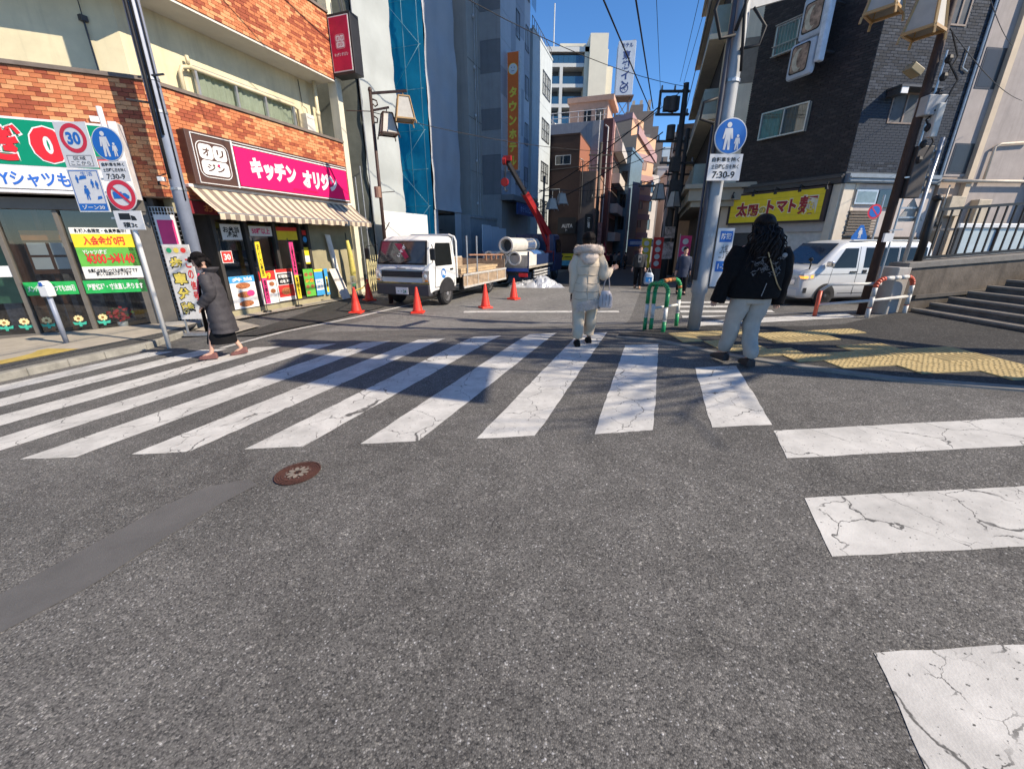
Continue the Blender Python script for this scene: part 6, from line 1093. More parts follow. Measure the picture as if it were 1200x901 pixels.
for s in (-1,1): b = MB(); b.tube([(s*.95,-.2,1.85),(s*1.15,.08,1.8),(s*1.15,.08,1.45),(s*.98,-.15,1.35)],.014,6); m_ = b.build('mirror_arm', BLACK, TK); b = MB(); b.box(s*1.15-.09,s*1.15+.09,.06,.12,1.42,1.75); b.build('mirror', BLACK, m_, bevel=.03)
b = MB(); b.box(-.97,-.9,-.75-.5,-.75+.1,.42,.8); b.build('wheel_arch', CHAS, TK) if 0 else None
for s in (-1,1): b = MB(); nn = 12; b.add([(s*1.0,-.95+.5*math.cos(math.pi*k/nn),.42+.46*math.sin(math.pi*k/nn)) for k in range(nn+1)],[tuple(range(nn+1))]); b.build('wheel_arch', CHAS, TK)
for y in (-.95,-4.35): [wheel(TK, s*.88, y, .37, .22, s) for s in (-1,1)]
b = MB(); b.box(-.45,.45,-6.2,-1.2,.5,.72); b.box(-.9,.9,-1.25,-.3,.4,.55); b.box(-.85,-.75,-3.8,-2.2,.35,.75); b.build('chassis', CHAS, TK)
WEATH = mat('drop_side_wood', (.34,.25,.17), .8, 0, .3, 6, .3, 40, streak=.4); ALB = mat('drop_side_alu', (.6,.57,.52), .5, .3, .15, 6)
b = MB(); b.box(-1.0,1.0,-5.9,-1.85,.8,.88); b.build('bed_floor', WEATH, TK)
for s in (-1,1):
    zA = .46 if s < 0 else .9; xo = s*1.05 if s < 0 else s*1.0
    b = MB(); b.box(xo-.015,xo+.015,-5.88,-1.95,zA,zA+.4); ds = b.build('drop_side', WEATH, TK)
    for q in ((-5.88,-1.95,zA+.37,zA+.44),(-5.88,-1.95,zA-.04,zA+.03)): b = MB(); b.box(xo+s*.025-.012,xo+s*.025+.012,*q); b.build('frame_rail', ALB, ds)
    for y in (-5.8,-4.9,-4.0,-3.1,-2.2): b = MB(); b.box(xo+s*.025-.01,xo+s*.025+.01,y-.02,y+.02,zA+.03,zA+.37); b.build('frame_post', ALB, ds)
b = MB(); b.box(-1,1,-5.93,-5.89,.86,1.25); b.build('tail_board', WEATH, TK); b = MB(); b.box(1.0,1.03,-5.9,-1.85,.74,.86); b.build('side_skirt', ALB, TK)
b = MB(); [b.tube([(s*.93,-1.75,.8),(s*.93,-1.75,1.95),(s*.88,-1.74,2.08),(s*.7,-1.73,2.14)],.035,8) for s in (-1,1)]; b.bar((-.7,-1.73,2.14),(.7,-1.73,2.14),.06,.06); b.bar((-.93,-1.75,1.5),(.93,-1.75,1.5),.05,.05); b.build('head_frame', TW_, TK)
for x, y in ((-.95,-2.5),(-.95,-3.3),(-.4,-2.5),(.3,-3.3)): b = MB(); b.tube([(x,y,.88),(x,y,2.12)],.028,8); b.build('stake', STEEL, TK)
t_l = MB(); [t_l.box(-.9+.2*i,-.72+.2*i,-5.2-.15*j,-2.1,.89+.09*j,.97+.09*j) for i in range(5) for j in range(2)]
t_l.build('lumber', mat('lumber', (.45,.33,.2), .8, 0, .25, 6), TK)
b = MB(); [b.box(-.98,-.9,y-.03,y+.03,1.25,1.45) for y in (-5.6,-5.1,-4.6,-4.1)]; b.bar((-.97,-5.8,1.42),(-.97,-2.6,1.5),.05,.05); b.build('side_rack', mat('rack_rust', (.3,.16,.1), .7, 0, .2), TK)
b = MB(); [b.box(-.99,-.93,-5.9+.5*i,-5.8+.5*i,.62,.7) for i in range(4)]; b.build('side_marker', AMB, TK)
# crane truck with pipes
CT_ = thing('crane_truck', 'dark blue crane truck seen from behind, red boom raised, loaded with pipes', 'truck', (-.3,18.35,-.38), math.radians(-20.6))
NAVY = mat('truck_navy', (.015,.03,.085), .4, 0, .15); BEDG = mat('bed_grey', (.42,.38,.32), .6, .1, .2, 5, streak=.3)
b = MB(); b.box(-1.05,1.05,0,4.1,.85,.95); b.build('bed_floor', BEDG, CT_)
b = MB(); b.box(-1.05,1.05,-.03,0,.95,1.4); b.build('tail_board', BEDG, CT_); b = MB(); b.box(-1.06,1.06,-.04,.02,.72,.86); b.build('rear_beam', mat('beam_blue', (.03,.08,.3), .5), CT_)
for s in (-1,1): b = MB(); b.box(s*1.05-.015,s*1.05+.015,.02,1.2,.95,1.42); b.build('drop_side', mat('drop_side_white', (.6,.58,.54), .5, 0, .15), CT_); b = MB(); b.box(s*1.05-.015,s*1.05+.015,1.22,4.0,.95,1.42); b.build('drop_side', NAVY, CT_); b = MB(); b.box(s*1.06-.03,s*1.06+.03,-.03,.04,.7,1.55); b.build('corner_post', NAVY, CT_)
b = MB(); b.box(-.5,.5,0,5.8,.55,.85); b.build('chassis', CHAS, CT_); b = MB(); b.box(-.5,.1,-.06,-.03,.45,.7); b.build('number_plate', mat('rear_plate_brown', (.16,.1,.08), .6), CT_)
for s in (-1,1): b = MB(); b.box(s*.85-.2,s*.85+.2,-.05,-.02,.5,.66); b.build('tail_light', RED, CT_)
b = MB(); [b.box(.98,1.04,1.0,3.6,.4+.13*i,.46+.13*i) for i in range(3)]; b.build('side_guard', mat('guard_white', (.5,.5,.5), .5), CT_)
for y in (1.6,2.2,5.0): [wheel(CT_, s*.92, y, .4, .22, s) for s in (-1,1)]
cb = section_body([(4.5,.5,1.3,2.25,1.02,.9),(4.55,.45,1.3,2.32,1.05,.95),(5.6,.45,1.3,2.32,1.05,.95),(5.85,.45,1.3,1.9,1.05,.95),(6.1,.45,1.2,1.45,1.04,1.0),(6.15,.5,1.0,1.2,1.0,.95)]); cb.build('cab', NAVY, CT_, bevel=.02)
b = MB(); b.box(-.75,.75,4.47,4.5,1.45,2.05); b.build('rear_window', TINT, CT_); b = MB(); b.add([(1.06,4.75,1.4),(1.065,5.75,1.4),(1.04,5.6,2.05),(1.04,4.75,2.05)],[(0,1,2,3)]); b.build('door_window', TINT, CT_)
b = MB(); b.box(-1.0,1.0,4.15,4.25,1.3,2.3); [b.box(-1.0+.4*i,-.96+.4*i,4.1,4.15,1,2.3) for i in range(6)]; b.build('head_frame', NAVY, CT_)
b = MB(); b.cyl((.75,4.3,.9),(.75,4.3,2.3),.2,.17,12); b.box(.5,1.0,4.1,4.5,1.0,1.5); b.build('crane_column', mat('crane_dark_red', (.3,.02,.02), .4), CT_)
CRR = mat('crane_red', (.3,.015,.018), .4, 0, .1); p0, p1 = V(.75,4.3,2.25), V(-.5,1.55,5.3); pm = p0.lerp(p1,.6)
b = MB(); b.bar(p0, pm, .22, .26); b.bar(p0+V(0,-.25,-.5), p0.lerp(p1,.35)+V(0,0,-.14), .1,.1); bm2 = b.build('boom', CRR, CT_); b = MB(); b.bar(pm, p1, .15, .17); b.build('boom_extension', mat('boom_black', (.02,.02,.025), .4), bm2)
b = MB(); b.bar(p1+V(-.15,0,.1), p1+V(.2,0,.1),.16,.2); b.cyl(p1+V(-.18,0,.0), p1+V(-.02,0,.0),.16,.16,12); b.build('boom_head', CRR, bm2); b = MB(); b.tube([p1+V(-.1,-.1,0), p1+V(-.1,-.1,-.75)],.015,5); b.tube([p1+V(-.04,-.1,0), p1+V(-.04,-.1,-.75)],.015,5); b.build('hoist_rope', CABLE, bm2); b = MB(); c_ = p1+V(-.07,-.1,-.85); b.loft([[(c_.x+.17*math.cos(t), c_.y+dy, c_.z+.17*math.sin(t)) for t in [k*math.pi/8 for k in range(16)]] for dy in (-.06,.06)]); b.build('hook_block', CRR, bm2); b = MB(); b.tube([c_+V(0,0,-.15),c_+V(0,0,-.3),c_+V(.08,0,-.38),c_+V(.14,0,-.3)],.03,6); b.build('hook', DGREY, bm2)
PIPE = mat('concrete_pipe', (.52,.5,.46), .75, 0, .1, 4, .2, 40); PIPI = mat('pipe_inside', (.1,.1,.1), .9)
for i, (x, z) in enumerate(((-.72,1.26),(-.13,1.26),(.46,1.26),(.12,1.8))):
    lab = ('lower concrete pipe at the left of the load','lower concrete pipe in the middle of the load','lower concrete pipe at the right of the load','top concrete pipe resting on the lower ones')[i]
    t = thing('concrete_pipe', lab, 'pipe', tuple(CT_.matrix_basis @ V(x,-.12,z)), math.radians(-20.6), 'concrete pipes on the crane truck'); nn = 24
    pf = [(.29,0),(.3,.02),(.3,.18),(.275,.2),(.275,3.9),(.23,3.9),(.23,.0)] if i != 3 else [(.33,-.1),(.34,-.08),(.34,.1),(.31,.12),(.31,3.9),(.26,3.9),(.26,-.1)]
    b = MB(); b.loft([[(q*math.cos(2*math.pi*k/nn), yy, q*math.sin(2*math.pi*k/nn)) for k in range(nn)] for q, yy in pf+[pf[0]]], 0, 0); b.build('wall', PIPE, t, smooth=False)
    b = MB(); b.loft([[(.995*pf[-1][0]*math.cos(2*math.pi*k/nn), yy, .995*pf[-1][0]*math.sin(2*math.pi*k/nn)) for k in range(nn)] for yy in (.35,3.88)], 0, 1); b.build('bore', PIPI, t)
    b = MB(); b.loft([[(q*math.cos(2*math.pi*k/nn), yy, q*math.sin(2*math.pi*k/nn)) for k in range(nn)] for q, yy in ((.3,2.0),(.31,2.02),(.31,3.2),(.3,3.22))], 0, 0); b.build('blue_shade_sheen', mat('pipe_shade_blue', (.06,.14,.32), .35, 0, .15), t)  # bluish shaded sheen on the far part of the pipe, put into colour
# white van
VN = thing('parked_van', 'silvery white van waiting in the side road below the noodle sign', 'van', (8.8,13.55,-.36), math.radians(99.8))
VW = mat('van_pearl', (.58,.59,.59), .28, .15, .04, 2)
vs_ = [(.0,.42,.75,.9,.7,.62),(.02,.3,.75,.95,.8,.7),(-.08,.25,.85,1.08,.84,.76),(-.3,.24,1.0,1.16,.845,.78),(-.55,.24,1.08,1.24,.845,.78),(-.85,.24,1.1,1.55,.845,.755),(-1.2,.24,1.1,1.86,.845,.735),(-1.5,.24,1.1,1.95,.845,.73),(-2.2,.24,1.1,1.98,.845,.73),(-4.3,.24,1.1,1.98,.845,.73),(-4.6,.26,1.1,1.94,.84,.725),(-4.69,.35,1.05,1.8,.82,.71)]
section_body(vs_).build('body', VW, VN, smooth=True)
def vside(y, z, o=.006):
    zt = 1.97
    for (a, b_) in zip(vs_, vs_[1:]):
        if b_[0] <= y <= a[0]: zt = a[3]+(b_[3]-a[3])*(a[0]-y)/(a[0]-b_[0])
    x = .842 if z <= 1.1 else .842+((.842*.3+.73*.7)-.842)*min(1.35,(z-1.1)/max(.1,(zt-1.1)*.75))
    return (-x-o, y, z)
b = MB(); b.add([vside(-.98,1.16),vside(-1.85,1.16),vside(-1.85,1.74),vside(-1.38,1.74)],[(0,1,2,3)]); b.build('door_window', mat('van_glass_front', (.012,.014,.016), .12, spec=.25), VN)
for a, c in ((-2.12,-3.35),(-3.42,-4.45)): b = MB(); b.add([vside(a,1.16),vside(c,1.16),vside(c,1.76),vside(a,1.76)],[(0,1,2,3)]); b.build('side_window', TINT, VN)
b = MB(); b.add([(-.72,-.56,1.25),(.72,-.56,1.25),(.66,-1.22,1.86),(-.66,-1.22,1.86)],[(0,1,2,3)]); b.xf(lambda p: p+V(0,.03,.025)); b.build('windscreen', mat('van_windscreen', (.03,.05,.08), .05, spec=.9), VN)
b = MB(); [b.tube([vside(y,1.78,.002),vside(y,1.1,.002),vside(y,.35,.002)],.006,4) for y in (-1.92,-3.38)]; b.tube([vside(-1.0,1.12,.002),vside(-.95,.6,.002)],.006,4); b.tube([vside(-.4,.98,.002),vside(-4.6,.98,.002)],.008,4); b.tube([vside(-1.4,.4,.002),vside(-4.2,.4,.002)],.01,4); b.build('body_seam', DGREY, VN)
b = MB(); b.box(-.865,-.84,-1.88,-1.66,1.01,1.06); b.box(-.865,-.84,-2.25,-2.12,1.0,1.1); b.build('door_handle', BLACK, VN)
b = MB(); b.box(-1.06,-.86,-.82,-.7,1.2,1.36); b.build('mirror', CHR, VN, bevel=.03); b = MB(); b.tube([(-.7,-.3,1.12),(-.82,-.2,1.3),(-.8,-.18,1.4)],.02,6); b.ell((-.8,-.18,1.42),(.07,.05,.06),8,6); b.build('fender_mirror', BLACK, VN)
for s in (-1,1): b = MB(); b.prism([(s*.5,.82),(s*.8,.8),(s*.86,.84),(s*.86,1.0),(s*.55,.95)],'y',-.28,.0); hl = b.build('headlight', LENS, VN, bevel=.02); b = MB(); b.box(s*.80-.09,s*.80+.09,-.18,-.02,.86,.93); b.xf(lambda p: p+V(s*.0,.025,0)); b.build('indicator', mat('indicator_amber', (.8,.3,.05), .3, emit=1.2), hl)
b = MB(); b.add([vside(-.12,.82,.012),vside(-.42,.85,.012),vside(-.42,1.0,.012),vside(-.12,.97,.012)],[(0,1,2,3)],0); b.add([vside(-.2,.86,.016),vside(-.36,.87,.016),vside(-.36,.96,.016),vside(-.2,.95,.016)],[(0,1,2,3)],1); b.build('side_headlight', [LENS, _M['indicator_amber']], VN)
b = MB(); b.box(-.6,.6,-.02,.03,.66,.8); b.build('grille', CHR, VN); b = MB(); b.box(-.78,.78,-.1,.05,.3,.56); b.build('bumper', VW, VN, bevel=.04); b = MB(); b.add([vside(-.1,.42,.01),vside(-.22,.42,.01),vside(-.22,.58,.01),vside(-.1,.58,.01)],[(0,1,2,3)]); b.build('fog_lamp', BLACK, VN)
for y in (-.9,-3.47):
    b = MB(); nn = 14; b.add([(-.852,y+.4*math.cos(math.pi*k/nn),.24+.46*math.sin(math.pi*k/nn)) for k in range(nn+1)],[tuple(range(nn+1))]); b.build('wheel_arch', CHAS, VN)
    for s in (-1,1): wheel(VN, s*.79, y, .33, .2, s, mat('rim_black_alloy', (.06,.06,.065), .4, .4))
b = MB(); b.box(-.7,.7,-4.4,-.3,.2,.3); b.build('underbody', CHAS, VN); b = MB(); b.box(-.74,-.66,-4.3,-1.6,1.955,1.99); b.build('roof_gutter', VW, VN)
# ---------------------------------------------------------------- people
def smooth_pts(pts, k=3):
    pts = [V(*p) if not isinstance(p, Vector) else p for p in pts]; out = []
    for i in range(len(pts)-1):
        a, b_, c, d_ = pts[max(0,i-1)], pts[i], pts[i+1], pts[min(len(pts)-1,i+2)]
        for j in range(k):
            t = j/k; out.append(.5*((2*b_)+(c-a)*t+(2*a-5*b_+4*c-d_)*t*t+(3*b_-a-3*c+d_)*t*t*t))
    out.append(pts[-1]); return out
def fold(b, amp, fr, seed):
    def f(p):
        return p+V(noise.noise((p.x*fr+seed,p.y*fr,p.z*fr)), noise.noise((p.x*fr,p.y*fr+seed,p.z*fr)), noise.noise((p.x*fr,p.y*fr,p.z*fr+seed))*.4)*amp
    return b.xf(f)
def sleeve(b, pts, rs, n=12, m=0, quilt=0):
    P = smooth_pts(pts, 5); R = [q.x for q in smooth_pts([(r,0,0) for r in rs], 5)]
    if quilt: R = [r*(1+quilt*(abs(math.sin(i*1.05))-.5)) for i, r in enumerate(R)]
    return b.tube(P, R, n, m)
def trunk(b, secs, n=22, m=0, quilt=0, pitch=.09):
    """loft of (z, cx, cy, rx, ry)"""
    A = smooth_pts([(s[0],s[1],s[2]) for s in secs], 5); Bq = smooth_pts([(s[3],s[4],0) for s in secs], 5); rings = []
    for a, q in zip(A, Bq):
        k = 1+quilt*(abs(math.sin(math.pi*a.x/pitch))-.6); rings.append([(a.y+q.x*k*math.cos(2*math.pi*i/n), a.z+q.y*k*math.sin(2*math.pi*i/n), a.x) for i in range(n)])
    return b.loft(rings, m)
def person(lab, loc, rz, H, pose, grp=None, detail=True):
    t = thing('person', lab, 'person', loc, rz, grp); t.scale = (H/1.65,)*3
    J = dict(pel=(0,0,.9), spn=(0,0,1.1), chs=(0,0,1.28), nck=(0,-.01,1.40), hd0=(0,.0,1.45), hd1=(0,.01,1.53),
             shL=(-.16,0,1.34), elL=(-.2,-.02,1.07), wrL=(-.19,.05,.83), shR=(.16,0,1.34), elR=(.2,-.02,1.07), wrR=(.19,.05,.83),
             hpL=(-.085,0,.86), knL=(-.09,.02,.47), anL=(-.09,-.03,.085), toL=(-.09,.12,.035), hpR=(.085,0,.86), knR=(.09,.02,.47), anR=(.09,-.03,.085), toR=(.09,.12,.035))
    J.update(pose); FACE = V(*J.pop('face', (0,1,0))); J = {k: V(*v) for k, v in J.items()}
    rad = dict(pel=.1, spn=.09, chs=.1, nck=.048, hd0=.052, hd1=.06, shL=.055, elL=.038, wrL=.026, shR=.055, elR=.038, wrR=.026, hpL=.08, knL=.052, anL=.036, toL=.03, hpR=.08, knR=.052, anR=.036, toR=.03)
    nm = list(J); vs = [J[k] for k in nm]; rs = [rad[k] for k in nm]; ix = {k: i for i, k in enumerate(nm)}
    E = [('pel','spn'),('spn','chs'),('chs','nck'),('nck','hd0'),('hd0','hd1')]
    for s in 'LR': E += [('chs','sh'+s),('sh'+s,'el'+s),('el'+s,'wr'+s),('pel','hp'+s),('hp'+s,'kn'+s),('kn'+s,'an'+s),('an'+s,'to'+s)]
    es = [(ix[a], ix[c]) for a, c in E]
    if detail:
        for s, sg in (('L',-1),('R',1)):
            wv = J['wr'+s]; d_ = (wv-J['el'+s]).normalized(); sd = d_.cross(V(0,1,0)); sd = (sd if sd.length > .3 else d_.cross(V(0,0,1))).normalized(); nn_ = d_.cross(sd)
            vs.append(wv+d_*.055); rs.append(.03); pi = len(vs)-1; es.append((ix['wr'+s], pi))
            for k, (o_, L_) in enumerate(((-.026,.055),(-.009,.066),(.009,.062),(.026,.05))):
                p0 = wv+d_*.09+sd*o_; vs += [p0, p0+d_*L_*.6+nn_*.008, p0+d_*L_+nn_*.026]; rs += [.011,.0095,.008]; q = len(vs); es += [(pi,q-3),(q-3,q-2),(q-2,q-1)]
            p0 = wv+d_*.045+sd*.034; vs += [p0, p0+d_*.03+sd*.02+nn_*.01]; rs += [.012,.009]; q = len(vs); es += [(pi,q-2),(q-2,q-1)]
    me = bpy.data.meshes.new('body'); me.from_pydata([tuple(v) for v in vs], es, []); o = bpy.data.objects.new('body', me); C.objects.link(o)
    o.modifiers.new('skin','SKIN'); sv = me.skin_vertices[0].data
    for i, r in enumerate(rs): sv[i].radius = (r, r); sv[i].use_root = (i == 0)
    if detail: sb_ = o.modifiers.new('sub','SUBSURF'); sb_.levels = 1; sb_.render_levels = 1
    dg = bpy.context.evaluated_depsgraph_get(); m2 = bpy.data.meshes.new_from_object(o.evaluated_get(dg))
    b = MB(); b.add([v.co for v in m2.vertices], [tuple(p.vertices) for p in m2.polygons]); bpy.data.objects.remove(o)
    hc = J['hd1']; tilt = (J['hd1']-J['nck']); fy = FACE.normalized(); up = V(0,0,1) if abs(tilt.normalized().z) > .5 else tilt; fx = fy.cross(V(0,0,1)).normalized(); up = fx.cross(fy)
    hb = MB(); rings = []
    for z, rx, ry, cy in ((-.115,.02,.025,.045),(-.105,.04,.045,.04),(-.08,.054,.066,.025),(-.04,.066,.082,.01),(0,.073,.09,.002),(.045,.075,.093,-.004),(.085,.064,.08,-.006),(.112,.038,.05,-.006),(.122,.008,.01,-.006)): rings.append([(rx*math.cos(2*math.pi*k/16), cy+ry*math.sin(2*math.pi*k/16), z) for k in range(16)])
    hb.loft(rings); hb.add([(-.012,.088,-.03),(.012,.088,-.03),(0,.112,-.028),(-.006,.09,.015),(.006,.09,.015)],[(0,1,2),(0,2,3),(1,4,2),(3,2,4)]); [hb.ell((s*.076,-.005,-.005),(.012,.02,.03),8,5) for s in (-1,1)]
    [hb.ell((s*.03,.083,.005),(.012,.008,.007),8,5,1) for s in (-1,1)]; [hb.box(s*.03-.016,s*.03+.016,.084,.09,.02,.026,1) for s in (-1,1)]; hb.box(-.022,.022,.078,.088,-.066,-.058,2)
    hb.xf(lambda p: hc+fx*p.x+fy*p.y+up*(p.z+.03)); b.add(hb.v, hb.f); b.m[-len(hb.f):] = hb.m
    b.build('body', [SKIN, mat('eye_dark', (.03,.02,.02), .3), mat('lip', (.4,.15,.13), .5)], t, smooth=True)
    return t, J, (hc, fx, fy, up)
def hair_cap(t, hd, m, rx=.083, ry=.1, low=-.03, back=-.02, name='hair', extra=None):
    hc, fx, fy, up = hd; b = MB(); n = 18; rings = []
    for k in range(9):
        a = k/8*1.0; z = .135-.0*a; ph = a*math.pi*.62; rr = math.sin(ph); zz = math.cos(ph)*.118+.02; rings.append([])
        for i in range(n):
            th = 2*math.pi*i/n; fr = max(0, math.sin(th)); z_ = zz
            lim = .06+.015*math.cos(3*th) if fr > .35 else (low if fr < -.1 else low*.4)
            z_ = max(z_, lim); rings[-1].append((rx*max(rr,.05)*math.cos(th), back*.4+ry*max(rr,.05)*math.sin(th)-(.012 if fr < 0 else 0), z_))
    b.loft(rings, 0, 0); fold(b, .008, 22, 3)
    rh = random.Random(11)
    for k in range(70):
        th = rh.uniform(0, 2*math.pi); pts = []
        if math.sin(th) > .6: th += math.pi
        for j in range(5):
            ph = .25+j*.32; rr = math.sin(min(ph,1.6)); z_ = max(math.cos(ph)*.118+.02, low-.015-.02*rh.random() if math.sin(th) < .2 else .03); pts.append((rx*1.03*rr*math.cos(th+.05*j), back*.4+ry*1.03*rr*math.sin(th+.05*j), z_+.006))
        b.tube(pts, [.004,.008,.009,.008,.003], 4)
    if extra: extra(b)
    b.xf(lambda p: hc+fx*p.x+fy*p.y+up*(p.z+.03)); return b.build(name, m, t, smooth=True)
def shoe(t, an, to, m, w_=.042, sole=.025, name='shoe'):
    d_ = (to-an); d_.z = 0; d_.normalize(); s_ = V(-d_.y, d_.x, 0); b = MB(); rings = []; zb = min(an.z-.085, to.z-.035)
    for q, ww, h in ((-.075,.5,.08),(-.06,.9,.1),(0,.95,.105),(.06,1,.085),(.12,1.08,.065),(.165,.92,.05),(.19,.45,.03)):
        c = V(an.x, an.y, 0)+d_*q; lift = (to.z-.035-(an.z-.085))*max(0,min(1,(q+.05)/.2)); z0 = an.z-.085+lift
        rings.append([(*(c+s_*(w_*ww*x)).xy, z0+z*h+.002) for x, z in ((-1,0),(1,0),(1,.45),(.75,.85),(0,1),(-.75,.85),(-1,.45))])
    b.loft(rings); return b.build(name, m, t, smooth=False, bevel=.004)
HAIRB = mat('hair_black', (.008,.006,.006), .7, 0, .5, 40, .6, 120, spec=.15)
# 1 woman in a long charcoal puffer coat walking left
COATG = mat('puffer_charcoal', (.05,.046,.05), .65, 0, .25, 8, .5, 35, spec=.25); BLK = mat('cloth_black', (.009,.009,.010), .85, 0, .2, 10, .3, 40, spec=.15)
z0 = zg(-4.87,6.54)
t, J, hd = person('woman in a long charcoal puffer coat walking left with her head bowed', (-4.76,6.5,z0+.004), math.radians(112), 1.66, dict(nck=(0,.03,1.39), hd0=(0,.05,1.445), hd1=(0,.07,1.50), face=(0,.9,-.4), shL=(-.15,.02,1.33), shR=(.15,.02,1.33), elL=(-.2,-.02,1.07), wrL=(-.16,.12,.9), elR=(.2,-.02,1.07), wrR=(.16,.12,.9), knL=(-.08,.12,.47), anL=(-.07,.2,.1), toL=(-.07,.34,.05), knR=(.08,-.02,.46), anR=(.08,-.2,.12), toR=(.08,-.07,.035)))
b = MB(); trunk(b, [(1.38,0,.0,.1,.07),(1.33,0,-.0,.17,.105),(1.2,0,-.01,.195,.135),(1.0,0,-.02,.205,.145),(.8,0,-.02,.215,.16),(.6,0,-.03,.225,.18),(.47,0,-.04,.23,.19),(.43,0,-.04,.225,.185)], 24, 0, .055, .12)
for s, sg in (('L',-1),('R',1)): sleeve(b, [J['sh'+s]+V(0,0,-.01), J['sh'+s].lerp(J['el'+s],.5)+V(sg*.035,0,0), J['el'+s]+V(sg*.01,0,0), J['el'+s].lerp(J['wr'+s],.6), J['wr'+s]+V(-sg*.01,.03,-.01)], [.085,.088,.08,.075,.06], 12, 0, .14)
fold(b, .014, 9, 2); b.build('coat', COATG, t, smooth=True)
b = MB(); trunk(b, [(1.36,0,-.03,.1,.075),(1.42,0,-.05,.135,.11),(1.44,0,-.055,.12,.1),(1.40,0,-.06,.09,.07)], 18); fold(b,.01,12,4); b.build('hood', COATG, t, smooth=True)
b = MB(); b.add([(-.07,.118,1.3),(.07,.118,1.3),(.085,.165,1.1),(.1,.185,.8),(.11,.2,.45),(-.11,.2,.45),(-.1,.185,.8),(-.085,.165,1.1)],[(0,1,2,7),(7,2,3,6),(6,3,4,5)]); trunk(b, [(.62,0,.0,.16,.15),(.4,0,.02,.17,.19),(.27,0,.03,.165,.21),(.25,0,.03,.16,.2)], 20); fold(b,.012,8,1); b.build('dress', BLK, t, smooth=True)
b = MB(); b.tube([(-.08,.1,1.36),(-.085,.135,1.25),(-.06,.165,1.12),(-.075,.17,1.05)],.013,6); b.tube([(.08,.1,1.36),(.06,.15,1.2),(-.02,.17,1.1)],.011,6); b.build('lanyard', mat('lanyard_pink', (.65,.04,.1), .6), t)
b = MB(); b.tube([(.08,.02,1.39),(.17,.05,1.33),(.18,.09,1.2)],.007,5); b.build('coat_piping', SWHITE, t)
hair_cap(t, hd, HAIRB, .09, .105, -.06, -.03, 'hair', lambda b: (b.tube([(0,-.09,.0),(.01,-.118,-.05),(.01,-.105,-.11)],[.04,.035,.012],8), [b.tube([(sx*.078,.02-.02*i,.05),(sx*.088,.03-.02*i,-.02),(sx*.082,.03-.02*i,-.085)],[.014,.015,.006],5) for sx in (-1,1) for i in range(4)], [b.tube([(-.06+.02*i,.06,.1),(-.065+.02*i,.1,.055),(-.07+.021*i,.1,.03)],[.014,.014,.006],5) for i in range(7)]))
for s in 'LR': shoe(t, J['an'+s], J['to'+s], mat('shoe_taupe', (.16,.07,.06), .5), .036)
# 2 woman in a cream puffer coat seen from behind
CRM = mat('puffer_cream', (.52,.435,.33), .65, 0, .05, 6, .12, 60, spec=.25); FUR = mat('fur_cream', (.56,.47,.4), .9, 0, .15, 40, .8, 160); PANTC = mat('trousers_cream', (.52,.44,.33), .8, 0, .06, 6, .15, 50, spec=.2)
t, J, hd = person('woman in a cream puffer coat with a fur hood walking up the crossing', (1.11,6.1,zg(1.11,6.1)+.004), math.radians(-4), 1.62, dict(hd1=(0,.06,1.51), hd0=(0,.03,1.45), shL=(-.15,0,1.33), shR=(.15,0,1.33), elL=(-.205,-.03,1.08), wrL=(-.205,.02,.82), elR=(.225,-.04,1.07), wrR=(.36,.1,1.14), knL=(-.1,.0,.47), anL=(-.1,-.06,.085), toL=(-.1,.08,.035), knR=(.1,.1,.48), anR=(.1,.16,.085), toR=(.1,.3,.035)))
b = MB(); trunk(b, [(1.38,0,.0,.11,.09),(1.34,0,0,.175,.12),(1.22,0,0,.2,.14),(1.05,0,0,.185,.135),(.92,0,0,.195,.145),(.75,0,0,.21,.16),(.62,0,0,.215,.168),(.585,0,0,.215,.168)], 26, 0, .02, .14)
sleeve(b, [J['shL'], J['shL'].lerp(J['elL'],.5)+V(-.03,0,0), J['elL'], J['elL'].lerp(J['wrL'],.6), J['wrL']], [.078,.075,.068,.062,.055], 12, 0, .03); sleeve(b, [J['shR'], J['shR'].lerp(J['elR'],.5)+V(.03,0,0), J['elR'], J['elR'].lerp(J['wrR'],.5)+V(.01,-.01,-.01), J['wrR']+V(-.02,-.01,0)], [.078,.075,.072,.064,.052], 12, 0, .03)
fold(b, .013, 8, 5); fold(b, .006, 26, 2); b.build('coat', CRM, t, smooth=True); b = MB(); [b.tube([((rx+.002)*math.cos(k*math.pi/14), (ry+.002)*math.sin(k*math.pi/14), z+.006*math.sin(k*1.3)) for k in range(29)], .0045, 5) for z, rx, ry in ((1.2,.2,.141),(1.08,.187,.136),(.96,.193,.143),(.84,.203,.153),(.73,.211,.161))]; b.tube([(0,-.14,1.24),(0,-.136,1.05),(0,-.15,.9),(0,-.168,.62)],.004,5); b.build('coat_seam', mat('seam_beige', (.34,.28,.21), .8), t)
b = MB(); pts = [(.155*math.cos(a), -.02+.13*math.sin(a), 1.42+.03*math.sin(a)*-1) for a in [k*math.pi/10 for k in range(21)]]; b.tube(pts, [.06]*21, 10); trunk(b, [(1.42,0,-.04,.14,.12),(1.32,0,-.1,.13,.09),(1.24,0,-.13,.07,.04)], 16); fold(b,.012,26,3); fold(b,.012,60,9); hd_ = b.build('fur_hood', FUR, t, smooth=True)
rs_ = random.Random(3); b = MB()
